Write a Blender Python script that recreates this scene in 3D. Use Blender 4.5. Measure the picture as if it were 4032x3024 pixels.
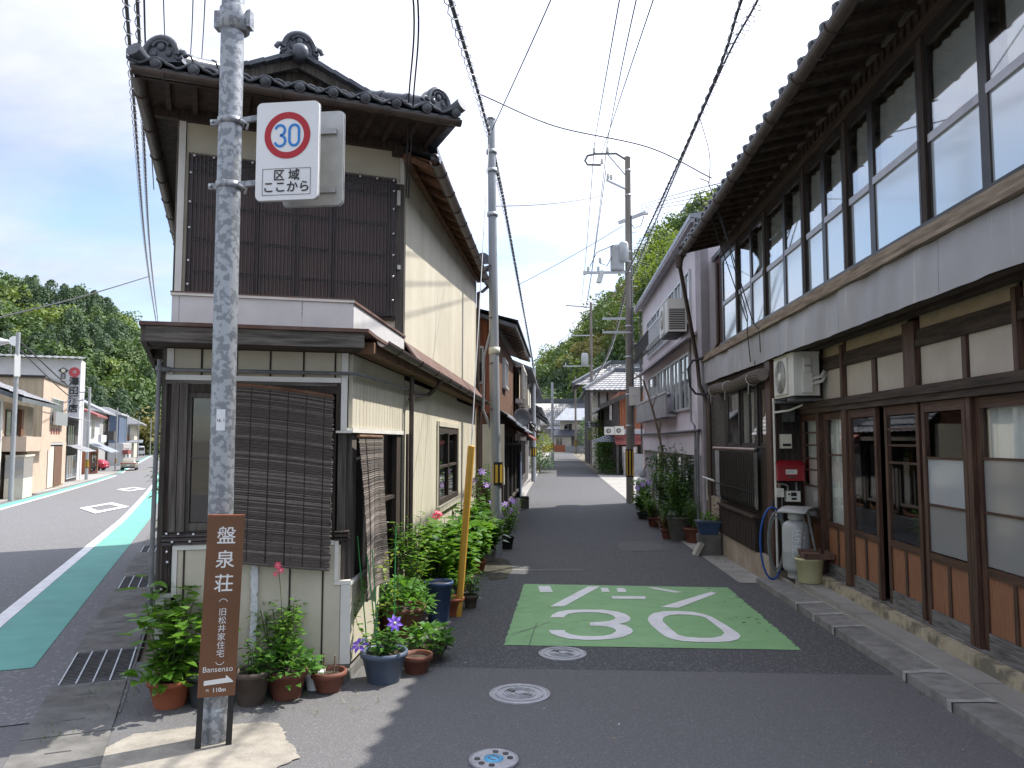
import bpy, math, random
from mathutils import Vector, Matrix
from mathutils.geometry import tessellate_polygon
R = math.radians
scene = bpy.context.scene
for o in list(bpy.data.objects): bpy.data.objects.remove(o)
# ---------------------------------------------------------------- camera, sky, sun, exposure
cd = bpy.data.cameras.new("camera"); cam = bpy.data.objects.new("camera", cd); scene.collection.objects.link(cam)
cam.location = (0, 0, 1.6); cam.rotation_euler = (R(90 + 4.21), 0, R(3.29))
cd.sensor_width = 36; cd.lens = 27.054; cd.clip_start = .05; cd.clip_end = 3000
scene.camera = cam
SUN_AZ, SUN_EL = 55.5, 52.5
world = bpy.data.worlds.new("World"); scene.world = world; world.use_nodes = True
def build_world():
    nt = world.node_tree; N = nt.nodes; L = nt.links
    for n in list(N): N.remove(n)
    out = N.new('ShaderNodeOutputWorld'); bg = N.new('ShaderNodeBackground'); bg.inputs[1].default_value = .1
    sky = N.new('ShaderNodeTexSky'); sky.sky_type = 'NISHITA'; sky.sun_disc = False
    sky.sun_elevation = R(SUN_EL); sky.sun_rotation = R(SUN_AZ); sky.air_density = 1.0; sky.dust_density = .8; sky.ozone_density = 2.0
    tc = N.new('ShaderNodeTexCoord'); sep = N.new('ShaderNodeSeparateXYZ'); L.new(tc.outputs['Generated'], sep.inputs[0])
    # clouds lie on a flat layer: direction divided by its height
    zz = N.new('ShaderNodeMath'); zz.operation = 'MAXIMUM'; L.new(sep.outputs[2], zz.inputs[0]); zz.inputs[1].default_value = 0.0
    za = N.new('ShaderNodeMath'); za.operation = 'ADD'; L.new(zz.outputs[0], za.inputs[0]); za.inputs[1].default_value = .22
    comb = N.new('ShaderNodeCombineXYZ')
    for i in (0, 1):
        dv = N.new('ShaderNodeMath'); dv.operation = 'DIVIDE'; L.new(sep.outputs[i], dv.inputs[0]); L.new(za.outputs[0], dv.inputs[1]); L.new(dv.outputs[0], comb.inputs[i])
    mp = N.new('ShaderNodeMapping'); mp.inputs['Location'].default_value = (1.3, 2.35, .4); mp.inputs['Rotation'].default_value = (0, 0, R(35)); mp.inputs['Scale'].default_value = (1.0, 1.5, 1)
    L.new(comb.outputs[0], mp.inputs[0])
    n1 = N.new('ShaderNodeTexNoise'); n1.inputs['Scale'].default_value = 1.15; n1.inputs['Detail'].default_value = 8; n1.inputs['Roughness'].default_value = .55; n1.inputs['Distortion'].default_value = .35
    L.new(mp.outputs[0], n1.inputs['Vector'])
    r1 = N.new('ShaderNodeValToRGB'); r1.color_ramp.elements[0].position = .22; r1.color_ramp.elements[1].position = .55
    el = N.new('ShaderNodeMath'); el.operation = 'SUBTRACT'; L.new(zz.outputs[0], el.inputs[0]); el.inputs[1].default_value = .33
    ea = N.new('ShaderNodeMath'); ea.operation = 'MULTIPLY_ADD'; L.new(el.outputs[0], ea.inputs[0]); ea.inputs[1].default_value = .6; L.new(n1.outputs[0], ea.inputs[2])
    L.new(ea.outputs[0], r1.inputs[0])
    n2 = N.new('ShaderNodeTexNoise'); n2.inputs['Scale'].default_value = 2.6; n2.inputs['Detail'].default_value = 6; n2.inputs['Roughness'].default_value = .6
    L.new(mp.outputs[0], n2.inputs['Vector'])
    cc = N.new('ShaderNodeValToRGB'); cc.color_ramp.elements[0].position = .32; cc.color_ramp.elements[0].color = (2.75, 2.95, 3.7, 1)
    cc.color_ramp.elements[1].position = .68; cc.color_ramp.elements[1].color = (3.8, 3.9, 4.4, 1); L.new(n2.outputs[0], cc.inputs[0])
    # thin cloud scatters forward: brighter toward the sun
    sv = N.new('ShaderNodeVectorMath'); sv.operation = 'DOT_PRODUCT'; nv = N.new('ShaderNodeVectorMath'); nv.operation = 'NORMALIZE'; L.new(tc.outputs['Generated'], nv.inputs[0]); L.new(nv.outputs[0], sv.inputs[0])
    sv.inputs[1].default_value = (math.sin(R(SUN_AZ)) * math.cos(R(SUN_EL)), math.cos(R(SUN_AZ)) * math.cos(R(SUN_EL)), math.sin(R(SUN_EL)))
    mr = N.new('ShaderNodeMapRange'); mr.inputs['From Min'].default_value = .25; mr.inputs['From Max'].default_value = 1.0; mr.inputs['To Min'].default_value = .92; mr.inputs['To Max'].default_value = 2.5; L.new(sv.outputs['Value'], mr.inputs['Value'])
    sc_ = N.new('ShaderNodeVectorMath'); sc_.operation = 'SCALE'; L.new(cc.outputs[0], sc_.inputs[0]); L.new(mr.outputs[0], sc_.inputs['Scale'])
    mul = N.new('ShaderNodeMath'); mul.operation = 'MULTIPLY'; L.new(r1.outputs[0], mul.inputs[0]); mul.inputs[1].default_value = .93
    mix = N.new('ShaderNodeMixRGB'); L.new(mul.outputs[0], mix.inputs[0]); L.new(sky.outputs[0], mix.inputs[1]); L.new(sc_.outputs[0], mix.inputs[2])
    L.new(mix.outputs[0], bg.inputs[0]); L.new(bg.outputs[0], out.inputs[0])
build_world()
sl = bpy.data.lights.new("sun", 'SUN'); sun = bpy.data.objects.new("sun", sl); scene.collection.objects.link(sun)
sl.energy = 2.6; sl.angle = R(.53); sl.color = (1, .945, .86)
sdir = Vector((math.sin(R(SUN_AZ)) * math.cos(R(SUN_EL)), math.cos(R(SUN_AZ)) * math.cos(R(SUN_EL)), math.sin(R(SUN_EL))))
sun.rotation_euler = sdir.to_track_quat('Z', 'Y').to_euler(); sun.location = (0, 0, 30)
vs = scene.view_settings; vs.view_transform = 'Standard'; vs.look = 'None'; vs.exposure = 1.4; vs.gamma = 1; vs.use_curve_mapping = False
scene.cycles.max_bounces = 8; scene.cycles.transparent_max_bounces = 16; scene.cycles.caustics_reflective = False; scene.cycles.caustics_refractive = False
scene.cycles.use_denoising = True; scene.cycles.sample_clamp_indirect = 6
# ---------------------------------------------------------------- helpers
rnd = random.Random(7)
COL = scene.collection
UX, UY = math.sin(R(-25.2)), math.cos(R(-25.2)); VX, VY = math.cos(R(-25.2)), -math.sin(R(-25.2))
def uv2xy(u, v): return (u * UX + v * VX, u * UY + v * VY)
def bend(u): t = max(0, min(u, 115) - 20); return -.025 * max(0, u - 20) - .0002 * t * t
def road(u, v): return uv2xy(u, v + bend(u))
def th(x, y):
    u = x * UX + y * UY
    hl = -(.016 * min(max(0, u - 5), 15) + .024 * min(max(0, u - 20), 90)); hs = -.016 * min(max(y - 4, 0), 12)
    a = math.degrees(math.atan2(x, max(y, .01))); w = min(max((a + 18) / 9, 0), 1); w = w * w * (3 - 2 * w)
    return hl * (1 - w) + hs * w
class MB:
    """collects shapes; build() links them as one mesh object"""
    def __init__(s, M=None): s.v = []; s.f = []; s.sm = []; s.M = M
    def add(s, vs, fs, smooth=False):
        b = len(s.v); M = s.M
        s.v += [tuple(M @ Vector(p)) for p in vs] if M else [tuple(p) for p in vs]
        for f in fs: s.f.append([b + i for i in f]); s.sm.append(smooth)
        return s
    def bx(s, x0, x1, y0, y1, z0, z1):
        return s.add([(x0, y0, z0), (x1, y0, z0), (x1, y1, z0), (x0, y1, z0), (x0, y0, z1), (x1, y0, z1), (x1, y1, z1), (x0, y1, z1)],
                     [(0, 3, 2, 1), (4, 5, 6, 7), (0, 1, 5, 4), (1, 2, 6, 5), (2, 3, 7, 6), (3, 0, 4, 7)])
    def beam(s, a, b, w, h, up=(0, 0, 1)):
        a = Vector(a); b = Vector(b); d = (b - a).normalized(); u = Vector(up); r = d.cross(u)
        if r.length < 1e-4: r = d.cross(Vector((1, 0, 0)))
        r.normalize(); u = r.cross(d); r *= w / 2; u *= h / 2
        return s.add([a - r - u, a + r - u, a + r + u, a - r + u, b - r - u, b + r - u, b + r + u, b - r + u],
                     [(0, 1, 2, 3), (4, 7, 6, 5), (0, 4, 5, 1), (1, 5, 6, 2), (2, 6, 7, 3), (3, 7, 4, 0)])
    def tube(s, pts, r, n=8, r1=None, cap=True, smooth=True):
        pts = [Vector(p) for p in pts]; m = len(pts); vs = []; fs = []; prev = None
        for i, p in enumerate(pts):
            d = (pts[min(i + 1, m - 1)] - pts[max(i - 1, 0)]).normalized()
            if prev is None:
                a = d.cross(Vector((0, 0, 1)))
                if a.length < .05: a = d.cross(Vector((1, 0, 0)))
            else: a = prev - d * prev.dot(d)
            a.normalize(); prev = a; b = d.cross(a)
            rr = r if r1 is None else r + (r1 - r) * i / (m - 1)
            for k in range(n):
                t = 2 * math.pi * k / n; vs.append(p + a * math.cos(t) * rr + b * math.sin(t) * rr)
        for i in range(m - 1):
            for k in range(n): fs.append((i * n + k, i * n + (k + 1) % n, (i + 1) * n + (k + 1) % n, (i + 1) * n + k))
        s.add(vs, fs, smooth)
        if cap:
            s.add([vs[k] for k in range(n)], [tuple(range(n))[::-1]]); s.add([vs[(m - 1) * n + k] for k in range(n)], [tuple(range(n))])
        return s
    def lathe(s, prof, n=20, c=(0, 0, 0), smooth=True, sx=1, sy=1, ribs=0, rib=0):
        vs = []; fs = []; m = len(prof)
        for i, (r, z) in enumerate(prof):
            for k in range(n):
                t = 2 * math.pi * k / n; q = r * (1 + (rib * (k % 2) if ribs and i in ribs else 0))
                vs.append((c[0] + q * math.cos(t) * sx, c[1] + q * math.sin(t) * sy, c[2] + z))
        for i in range(m - 1):
            for k in range(n): fs.append((i * n + k, i * n + (k + 1) % n, (i + 1) * n + (k + 1) % n, (i + 1) * n + k))
        s.add(vs, fs, smooth)
        if prof[0][0] > 1e-4: s.add(vs[:n], [tuple(range(n))[::-1]])
        if prof[-1][0] > 1e-4: s.add(vs[-n:], [tuple(range(n))])
        return s
    def prism(s, poly, z0, z1):
        n = len(poly); vs = [(x, y, z0) for x, y in poly] + [(x, y, z1) for x, y in poly]
        fs = [(i, (i + 1) % n, n + (i + 1) % n, n + i) for i in range(n)]
        t = tessellate_polygon([[Vector((x, y, 0)) for x, y in poly]])
        fs += [tuple(q) for q in t] + [tuple(n + i for i in q[::-1]) for q in t]
        return s.add(vs, fs)
    def ball(s, c, r, n=8, m=6, sx=1, sy=1, sz=1):
        return s.lathe([(max(r * math.sin(math.pi * i / m), 1e-5), -r * sz * math.cos(math.pi * i / m)) for i in range(m + 1)], n, c, True, sx, sy)
    def mesh(s, name, mat):
        me = bpy.data.meshes.new(name); me.from_pydata(s.v, [], s.f); me.update()
        me.polygons.foreach_set('use_smooth', s.sm); me.materials.append(mat); return me
    def build(s, name, mat, parent=None, world=False, **kw):
        return link(name, s.mesh(name, mat), parent, world, **kw)
def link(name, me, parent=None, world=False, loc=None, rot=None, scl=None, label=None, cat=None, group=None, kind=None):
    o = bpy.data.objects.new(name, me); COL.objects.link(o)
    if parent is not None:
        o.parent = parent
        if world: o.matrix_parent_inverse = (Matrix.Translation(parent.location) @ parent.rotation_euler.to_matrix().to_4x4()).inverted()
    if loc is not None: o.location = loc
    if rot is not None: o.rotation_euler = rot
    if scl is not None: o.scale = scl
    if label: o['label'] = label
    if cat: o['category'] = cat
    if group: o['group'] = group
    if kind: o['kind'] = kind
    return o
def thing(name, label, cat, loc=(0, 0, 0), rz=0, group=None):
    o = link(name, None, None, False, loc, (0, 0, rz), None, label, cat, group); return o
def inv(p): return (Matrix.Translation(p.location) @ p.rotation_euler.to_matrix().to_4x4()).inverted()
def copy_tree(o, parent=None):
    c = o.copy(); COL.objects.link(c); c.parent = parent
    for ch in list(o.children): copy_tree(ch, c)
    return c
def textmesh(body, size, M, mat, name, parent=None, world=False, extr=.0008, bold=0, align='CENTER', space=1, **kw):
    cu = bpy.data.curves.new("t", 'FONT'); cu.body = body; cu.size = size; cu.extrude = extr; cu.offset = bold; cu.align_x = align; cu.align_y = 'CENTER'; cu.space_character = space; cu.resolution_u = 3
    o = bpy.data.objects.new("t", cu); COL.objects.link(o)
    dg = bpy.context.evaluated_depsgraph_get(); me = bpy.data.meshes.new_from_object(o.evaluated_get(dg))
    bpy.data.objects.remove(o); me.transform(M); me.materials.clear(); me.materials.append(mat)
    return link(name, me, parent, world, **kw)
# ---------------------------------------------------------------- materials
MT = {}
def mat(name, c1, c2=None, scale=6, stretch=(1, 1, 1), rough=.7, metal=0, bump=0, bscale=None, detail=5, lo=.35, hi=.65, spec=.4, dirt=None, dscale=1.2, damt=.5, dlo=.5, dhi=.75, dstretch=(1, 1, 1), obj=False, sub=0, bdist=.01):
    m = bpy.data.materials.new(name); m.use_nodes = True; nt = m.node_tree; N = nt.nodes; L = nt.links
    b = N['Principled BSDF']; b.inputs['Roughness'].default_value = rough; b.inputs['Metallic'].default_value = metal; b.inputs['Specular IOR Level'].default_value = spec
    if sub: b.inputs['Subsurface Weight'].default_value = sub
    src = N.new('ShaderNodeTexCoord').outputs['Object'] if obj else N.new('ShaderNodeNewGeometry').outputs['Position']
    def noise(sc, st, det=5, rg=.6):
        mp = N.new('ShaderNodeMapping'); mp.inputs['Scale'].default_value = st; L.new(src, mp.inputs[0])
        n = N.new('ShaderNodeTexNoise'); n.inputs['Scale'].default_value = sc; n.inputs['Detail'].default_value = det; n.inputs['Roughness'].default_value = rg; L.new(mp.outputs[0], n.inputs['Vector']); return n.outputs[0]
    col = None
    if c2 is None: b.inputs['Base Color'].default_value = (*c1, 1)
    else:
        r = N.new('ShaderNodeValToRGB'); r.color_ramp.elements[0].position = lo; r.color_ramp.elements[1].position = hi
        r.color_ramp.elements[0].color = (*c1, 1); r.color_ramp.elements[1].color = (*c2, 1); L.new(noise(scale, stretch, detail), r.inputs[0]); col = r.outputs[0]
        if dirt:
            r2 = N.new('ShaderNodeValToRGB'); r2.color_ramp.elements[0].position = dlo; r2.color_ramp.elements[1].position = dhi
            L.new(noise(dscale, dstretch, 6, .65), r2.inputs[0]); mu = N.new('ShaderNodeMath'); mu.operation = 'MULTIPLY'; mu.inputs[1].default_value = damt; L.new(r2.outputs[0], mu.inputs[0])
            mx = N.new('ShaderNodeMixRGB'); L.new(mu.outputs[0], mx.inputs[0]); L.new(col, mx.inputs[1]); mx.inputs[2].default_value = (*dirt, 1); col = mx.outputs[0]
        L.new(col, b.inputs['Base Color'])
    if bump:
        bp = N.new('ShaderNodeBump'); bp.inputs['Strength'].default_value = bump; bp.inputs['Distance'].default_value = bdist
        L.new(noise(bscale or scale * 3, stretch, 6), bp.inputs['Height']); L.new(bp.outputs[0], b.inputs['Normal'])
    MT[name] = m; return m
def glass(name, tint=(.95, .965, .955), ior=1.5, boost=.06, rough=.02, body=0, bodycol=(.7, .78, .8)):
    m = bpy.data.materials.new(name); m.use_nodes = True; nt = m.node_tree; N = nt.nodes; L = nt.links
    for n in list(N): N.remove(n)
    out = N.new('ShaderNodeOutputMaterial'); tr = N.new('ShaderNodeBsdfTransparent'); tr.inputs[0].default_value = (*tint, 1)
    g = N.new('ShaderNodeBsdfGlossy'); g.inputs['Roughness'].default_value = rough; g.inputs[0].default_value = (1, 1, 1, 1)
    fr = N.new('ShaderNodeLayerWeight'); fr.inputs[0].default_value = .5
    pw = N.new('ShaderNodeMath'); pw.operation = 'POWER'; pw.inputs[1].default_value = 4.5; L.new(fr.outputs['Facing'], pw.inputs[0])
    ad = N.new('ShaderNodeMath'); ad.operation = 'MULTIPLY_ADD'; ad.use_clamp = True; ad.inputs[1].default_value = .75; ad.inputs[2].default_value = .03 + boost; L.new(pw.outputs[0], ad.inputs[0])
    base = tr.outputs[0]
    if body:
        df = N.new('ShaderNodeBsdfDiffuse'); df.inputs[0].default_value = (*bodycol, 1); ms = N.new('ShaderNodeMixShader'); ms.inputs[0].default_value = body; L.new(tr.outputs[0], ms.inputs[1]); L.new(df.outputs[0], ms.inputs[2]); base = ms.outputs[0]
    mx = N.new('ShaderNodeMixShader'); L.new(ad.outputs[0], mx.inputs[0]); L.new(base, mx.inputs[1]); L.new(g.outputs[0], mx.inputs[2]); L.new(mx.outputs[0], out.inputs[0])
    MT[name] = m; return m
def leafmat(name, c1, c2, rough=.45, scale=9, trans=.35):
    m = mat(name, c1, c2, scale=scale, rough=rough, spec=.5, lo=.3, hi=.7); nt = m.node_tree; N = nt.nodes; L = nt.links
    b = N['Principled BSDF']; out = N['Material Output']; t = N.new('ShaderNodeBsdfTranslucent')
    col = b.inputs['Base Color'].links[0].from_socket; br = N.new('ShaderNodeMixRGB'); br.blend_type = 'MULTIPLY'; br.inputs[0].default_value = 1; br.inputs[2].default_value = (1.5, 1.5, .6, 1); L.new(col, br.inputs[1]); L.new(br.outputs[0], t.inputs[0])
    mx = N.new('ShaderNodeMixShader'); mx.inputs[0].default_value = trans; L.new(b.outputs[0], mx.inputs[1]); L.new(t.outputs[0], mx.inputs[2]); L.new(mx.outputs[0], out.inputs[0]); return m
def asphalt(name, c1, c2, speck, coarse, bump, patch=(.06, .06, .064)):
    m = mat(name, c1, c2, scale=coarse, rough=.85, bump=bump, bscale=coarse * .8, lo=.38, hi=.68, dirt=patch, dscale=.35, damt=.35, dlo=.4, dhi=.7, bdist=.008); nt = m.node_tree; N = nt.nodes; L = nt.links
    b = N['Principled BSDF']; col = b.inputs['Base Color'].links[0].from_socket
    g = N.new('ShaderNodeNewGeometry'); v = N.new('ShaderNodeTexVoronoi'); v.inputs['Scale'].default_value = coarse * .8; L.new(g.outputs['Position'], v.inputs['Vector'])
    wn = N.new('ShaderNodeSeparateColor'); L.new(v.outputs['Color'], wn.inputs[0]); gt = N.new('ShaderNodeMath'); gt.operation = 'GREATER_THAN'; gt.inputs[1].default_value = .92; L.new(wn.outputs[0], gt.inputs[0])
    mu = N.new('ShaderNodeMath'); mu.operation = 'MULTIPLY'; mu.inputs[1].default_value = .55; L.new(gt.outputs[0], mu.inputs[0])
    mx = N.new('ShaderNodeMixRGB'); L.new(mu.outputs[0], mx.inputs[0]); L.new(col, mx.inputs[1]); mx.inputs[2].default_value = (*speck, 1); L.new(mx.outputs[0], b.inputs['Base Color']); return m
asphalt('asph_coarse', (.045, .046, .05), (.15, .151, .155), (.30, .30, .30), 130, .8, patch=(.075, .076, .08))
asphalt('asph_near', (.105, .104, .108), (.185, .183, .185), (.26, .26, .26), 190, .45, patch=(.12, .117, .114))
asphalt('asph_road', (.135, .135, .14), (.19, .19, .192), (.3, .3, .3), 60, .3, patch=(.15, .15, .15))
asphalt('asph_old', (.085, .085, .088), (.145, .143, .14), (.3, .3, .3), 110, .6, patch=(.11, .105, .10))
mat('earth', (.16, .14, .11), (.24, .22, .17), scale=1.2, rough=.95, bump=.3)
mat('earth_dark', (.035, .034, .025), (.10, .095, .07), scale=9, rough=1, bump=.5); mat('concrete', (.26, .25, .23), (.38, .365, .34), scale=3, rough=.9, bump=.25, bscale=40, dirt=(.15, .145, .13), dscale=1.5, damt=.6)
mat('concrete_pale', (.40, .38, .34), (.52, .49, .44), scale=4, rough=.9, bump=.3, bscale=60, dirt=(.27, .25, .21), dscale=2.2, damt=.6)
mat('concrete_dark', (.115, .112, .105), (.20, .195, .185), scale=5, rough=.9, bump=.35, bscale=50, dirt=(.07, .068, .06), dscale=2, damt=.6)
mat('patch_sand', (.27, .25, .215), (.40, .37, .315), scale=9, rough=.95, bump=.6, bscale=90, dirt=(.15, .14, .125), dscale=4, damt=.75, lo=.3, hi=.7)
mat('stone_step', (.19, .186, .175), (.29, .283, .27), scale=8, rough=.9, bump=.4, bscale=70, dirt=(.10, .098, .09), dscale=1.6, damt=.6)
mat('mortar', (.30, .295, .28), (.46, .45, .43), scale=14, rough=.95, bump=.5, bscale=60)
mat('sill_stain', (.40, .34, .23), (.50, .44, .33), scale=6, rough=.9, bump=.4, bscale=40, dirt=(.13, .12, .09), dscale=5, damt=.85, dlo=.45, dhi=.6)
mat('teal', (.12, .35, .30), (.15, .395, .34), scale=3, rough=.75, dirt=(.14, .27, .24), dscale=2, damt=.6)
mat('road_white', (.76, .76, .76), (.86, .86, .86), scale=6, rough=.7, dirt=(.45, .45, .44), dscale=4, damt=.4)
mat('zone_green', (.22, .42, .185), (.26, .47, .215), scale=3, rough=.7, bump=.15, bscale=60, dirt=(.15, .30, .13), dscale=7, damt=.6, dlo=.54, dhi=.7)
mat('iron_lid', (.34, .34, .36), (.46, .46, .48), scale=25, rough=.5, metal=.25, bump=.2)
mat('iron_dark', (.07, .07, .07), (.13, .125, .12), scale=15, rough=.6, metal=.6)
mat('galv', (.21, .225, .245), (.36, .38, .405), scale=26, rough=.45, metal=.45, detail=2, lo=.46, hi=.54, spec=.5)
mat('steel', (.42, .43, .44), (.52, .53, .54), scale=12, rough=.4, metal=.8)
mat('lidblue', (.10, .38, .62), (.14, .45, .7), scale=9, rough=.4)
# ---------------------------------------------------------------- ground, roads, markings
def sheet(name, P, nu, nv, m, dz=0, parent=None, **kw):
    """grid sheet following the terrain; P(a,b) gives x,y for a,b in 0..1"""
    vs = []; fs = []
    for i in range(nu + 1):
        for j in range(nv + 1):
            x, y = P(i / nu, j / nv)[:2]; vs.append((x, y, th(x, y) + dz))
    for i in range(nu):
        for j in range(nv): a = i * (nv + 1) + j; fs.append((a, a + 1, a + nv + 2, a + nv + 1))
    me = bpy.data.meshes.new(name); me.from_pydata(vs, [], fs)
    if me.polygons and me.polygons[0].normal.z < 0: me.flip_normals()
    me.materials.append(m); return link(name, me, parent, **kw)
def ground_P(a, b):
    t = (a * 2 - 1) * math.pi; r = 1.2 * (1 - b) * .0 + .5 + 1800 * b ** 3
    return (math.sin(t) * r, math.cos(t) * r)
sheet('ground', ground_P, 160, 60, MT['earth'], -.05, kind='structure')
sheet('street_junction', lambda a, b: (-30 + 42 * a, -14 + 19.63 * b), 42, 20, MT['asph_near'], 0, kind='structure')
sheet('street', lambda a, b: (-1.7 + 4.15 * b if 5.63 + 115 * a ** 1.5 < 13.6 else -1.45 + 3.65 * b, 5.63 + 115 * a ** 1.5), 90, 4, MT['asph_coarse'], 0, kind='structure')
sheet('street_side_road', lambda a, b: (-14 + 30 * a, 117.5 + 7 * b), 20, 2, MT['asph_coarse'], .004, kind='structure')
def u_of(a): return 5.2 + 260 * a ** 1.6
sheet('road', lambda a, b: road(u_of(a), -8.6 + 8.2 * b), 90, 6, MT['asph_road'], .004, kind='structure')
def strip(name, u0, u1, v0, v1, m, dz, n=40, v0b=None, v1b=None):
    v0b = v0 if v0b is None else v0b; v1b = v1 if v1b is None else v1b
    return sheet(name, lambda a, b: road(u0 + (u1 - u0) * a, (v0 + (v0b - v0) * a) * (1 - b) + (v1 + (v1b - v1) * a) * b), n, 1, m, dz, kind='structure')
strip('road_marking_teal', 6.5, 95, -1.60, -1.07, MT['teal'], .008, 90, -1.5, -1.1)
strip('road_marking_line', 5.6, 95, -1.74, -1.60, MT['road_white'], .012, 90, -1.66, -1.5)
strip('road_marking_teal', 14, 84, -5.70, -5.27, MT['teal'], .008, 70)
strip('road_marking_line', 14, 84, -5.27, -5.12, MT['road_white'], .012, 70)
strip('road_marking_teal', 100, 230, -5.9, -5.30, MT['teal'], .008, 60)
strip('road_marking_line', 100, 230, -5.30, -5.12, MT['road_white'], .012, 60)
strip('road_marking_line', 5.75, 6.0, -4.9, -1.9, MT['road_white'], .008, 2)
strip('pavement', 10, 112, -8.7, -5.95, MT['concrete'], .012, 60)
for uc in (25.7, 41.8):   # diamonds warning of a crossing
    O = [road(uc - 2.9, -2.45), road(uc, -1.8), road(uc + 2.9, -2.45), road(uc, -3.1)]; c = (sum(p[0] for p in O) / 4, sum(p[1] for p in O) / 4)
    I = [(c[0] + (p[0] - c[0]) * .62, c[1] + (p[1] - c[1]) * .62) for p in O]
    mb = MB().add([(x, y, th(x, y) + .02) for x, y in O + I], [(i, (i + 1) % 4, 4 + (i + 1) % 4, 4 + i) for i in range(4)]); mb.build('road_marking_diamond', MT['road_white'], kind='structure')
# green "zone 30" panel with its lettering
GREEN = [(-.425, 6.29), (1.905, 6.275), (1.95, 9.085), (-.385, 9.19)]
rg = random.Random(3)
edge = []
for i in range(41):
    t = i / 40
for i in range(111):
    t = i / 110; edge.append((1.905 + .045 * t + rg.uniform(-.013, .016), 6.275 + 2.81 * t))
ledge = [(-.385 - .04 * i / 40 + rg.uniform(-.008, .008), 9.19 - 2.9 * i / 40) for i in range(41)]
poly = edge + ledge
mb = MB(); tri = tessellate_polygon([[Vector((x, y, 0)) for x, y in poly]])
# a fine grid clipped to the outline keeps the sheet on the sloping street
vs = [(x, y, th(x, y) + .004) for x, y in poly]; mb.add(vs, [tuple(t) for t in tri])
me = mb.mesh('road_marking_green', MT['zone_green'])
for p in me.polygons:
    pass
me.update()
if me.polygons[0].normal.z < 0: me.flip_normals()
link('road_marking_green', me, kind='structure')
def flatpoly(name, loops, dz, m):
    mb = MB(); L3 = [[Vector((x, y, 0)) for x, y in lp] for lp in loops]; tri = tessellate_polygon(L3); pts = [p for lp in loops for p in lp]
    mb.add([(x, y, th(x, y) + dz) for x, y in pts], [tuple(t) for t in tri]); me = mb.mesh(name, m)
    for p in me.polygons:
        if p.normal.z < 0: p.flip()
    return link(name, me, kind='structure')
Z3 = [(-0.061, 7.338), (-0.047, 7.455), (0.012, 7.602), (0.113, 7.69), (0.282, 7.723), (0.45, 7.717), (0.579, 7.646), (0.654, 7.53), (0.682, 7.378), (0.672, 7.273), (0.628, 7.169), (0.554, 7.094), (0.611, 7.043), (0.648, 6.924), (0.653, 6.82), (0.623, 6.717), (0.549, 6.602), (0.464, 6.537), (0.348, 6.495), (0.235, 6.481), (0.095, 6.515), (0.009, 6.593), (-0.049, 6.688), (-0.068, 6.775), (-0.068, 6.819), (0.065, 6.827), (0.069, 6.758), (0.114, 6.673), (0.194, 6.621), (0.298, 6.616), (0.385, 6.633), (0.458, 6.694), (0.504, 6.798), (0.509, 6.863), (0.482, 6.94), (0.425, 6.99), (0.347, 7.013), (0.291, 7.015), (0.296, 7.143), (0.386, 7.169), (0.47, 7.211), (0.525, 7.285), (0.543, 7.354), (0.531, 7.444), (0.484, 7.525), (0.396, 7.583), (0.277, 7.592), (0.164, 7.556), (0.103, 7.496), (0.073, 7.401), (0.071, 7.34)]
ZO = [(0.831, 7.269), (0.864, 7.451), (0.928, 7.599), (1.033, 7.686), (1.178, 7.707), (1.312, 7.669), (1.399, 7.572), (1.447, 7.465), (1.51, 7.08), (1.543, 6.803), (1.536, 6.688), (1.492, 6.584), (1.405, 6.504), (1.3, 6.473), (1.161, 6.465), (1.027, 6.489), (0.947, 6.55), (0.901, 6.649), (0.866, 6.852), (0.839, 7.058)]
ZI = [(0.962, 7.246), (0.995, 7.405), (1.066, 7.507), (1.153, 7.546), (1.265, 7.531), (1.348, 7.481), (1.384, 7.408), (1.407, 7.152), (1.426, 6.932), (1.424, 6.795), (1.374, 6.687), (1.29, 6.622), (1.168, 6.614), (1.072, 6.643), (1.022, 6.709), (0.996, 6.878), (0.978, 7.047)]
flatpoly('road_lettering', [Z3], .008, MT['road_white']); flatpoly('road_lettering', [ZO, ZI[::-1]], .008, MT['road_white'])
for q in ([(-0.219, 9.036), (-0.084, 9.044), (-0.042, 8.65), (-0.187, 8.641)], [(0.36, 9.049), (0.494, 9.044), (0.071, 7.863), (-0.07, 7.854)], [(0.493, 8.953), (0.578, 8.949), (0.581, 8.698), (0.498, 8.701)],
          [(0.676, 8.947), (0.766, 8.952), (0.768, 8.701), (0.672, 8.703)], [(0.582, 8.451), (0.945, 8.467), (0.931, 8.313), (0.584, 8.305)], [(1.026, 9.005), (1.127, 9.012), (1.386, 8.734), (1.287, 8.698)], [(1.702, 8.784), (1.752, 8.698), (1.202, 7.862), (1.03, 7.888)]):
    flatpoly('road_lettering', [q], .008, MT['road_white'])
rk = random.Random(11)
def crack(a, b, w=.005):
    n = 9; P_ = [(a[0] + (b[0] - a[0]) * i / n + rk.uniform(-.006, .006), a[1] + (b[1] - a[1]) * i / n + rk.uniform(-.006, .006)) for i in range(n + 1)]; dx, dy = b[0] - a[0], b[1] - a[1]; L_ = math.hypot(dx, dy); nx, ny = -dy / L_ * w / 2, dx / L_ * w / 2
    MB().add([q_ for x, y in P_ for q_ in ((x + nx, y + ny, th(x, y) + .0095), (x - nx, y - ny, th(x, y) + .0095))], [(2 * i, 2 * i + 1, 2 * i + 3, 2 * i + 2) for i in range(n)]).build('crack', MT['asph_coarse'], None, kind='structure')
crack((-.39, 6.60), (-.06, 7.15)); crack((-.22, 6.30), (-.19, 7.08)); crack((-.41, 7.42), (-.06, 7.78), .003); crack((-.41, 6.68), (.42, 7.35), .0025); crack((-.39, 6.66), (-.16, 6.95), .003)
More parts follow.
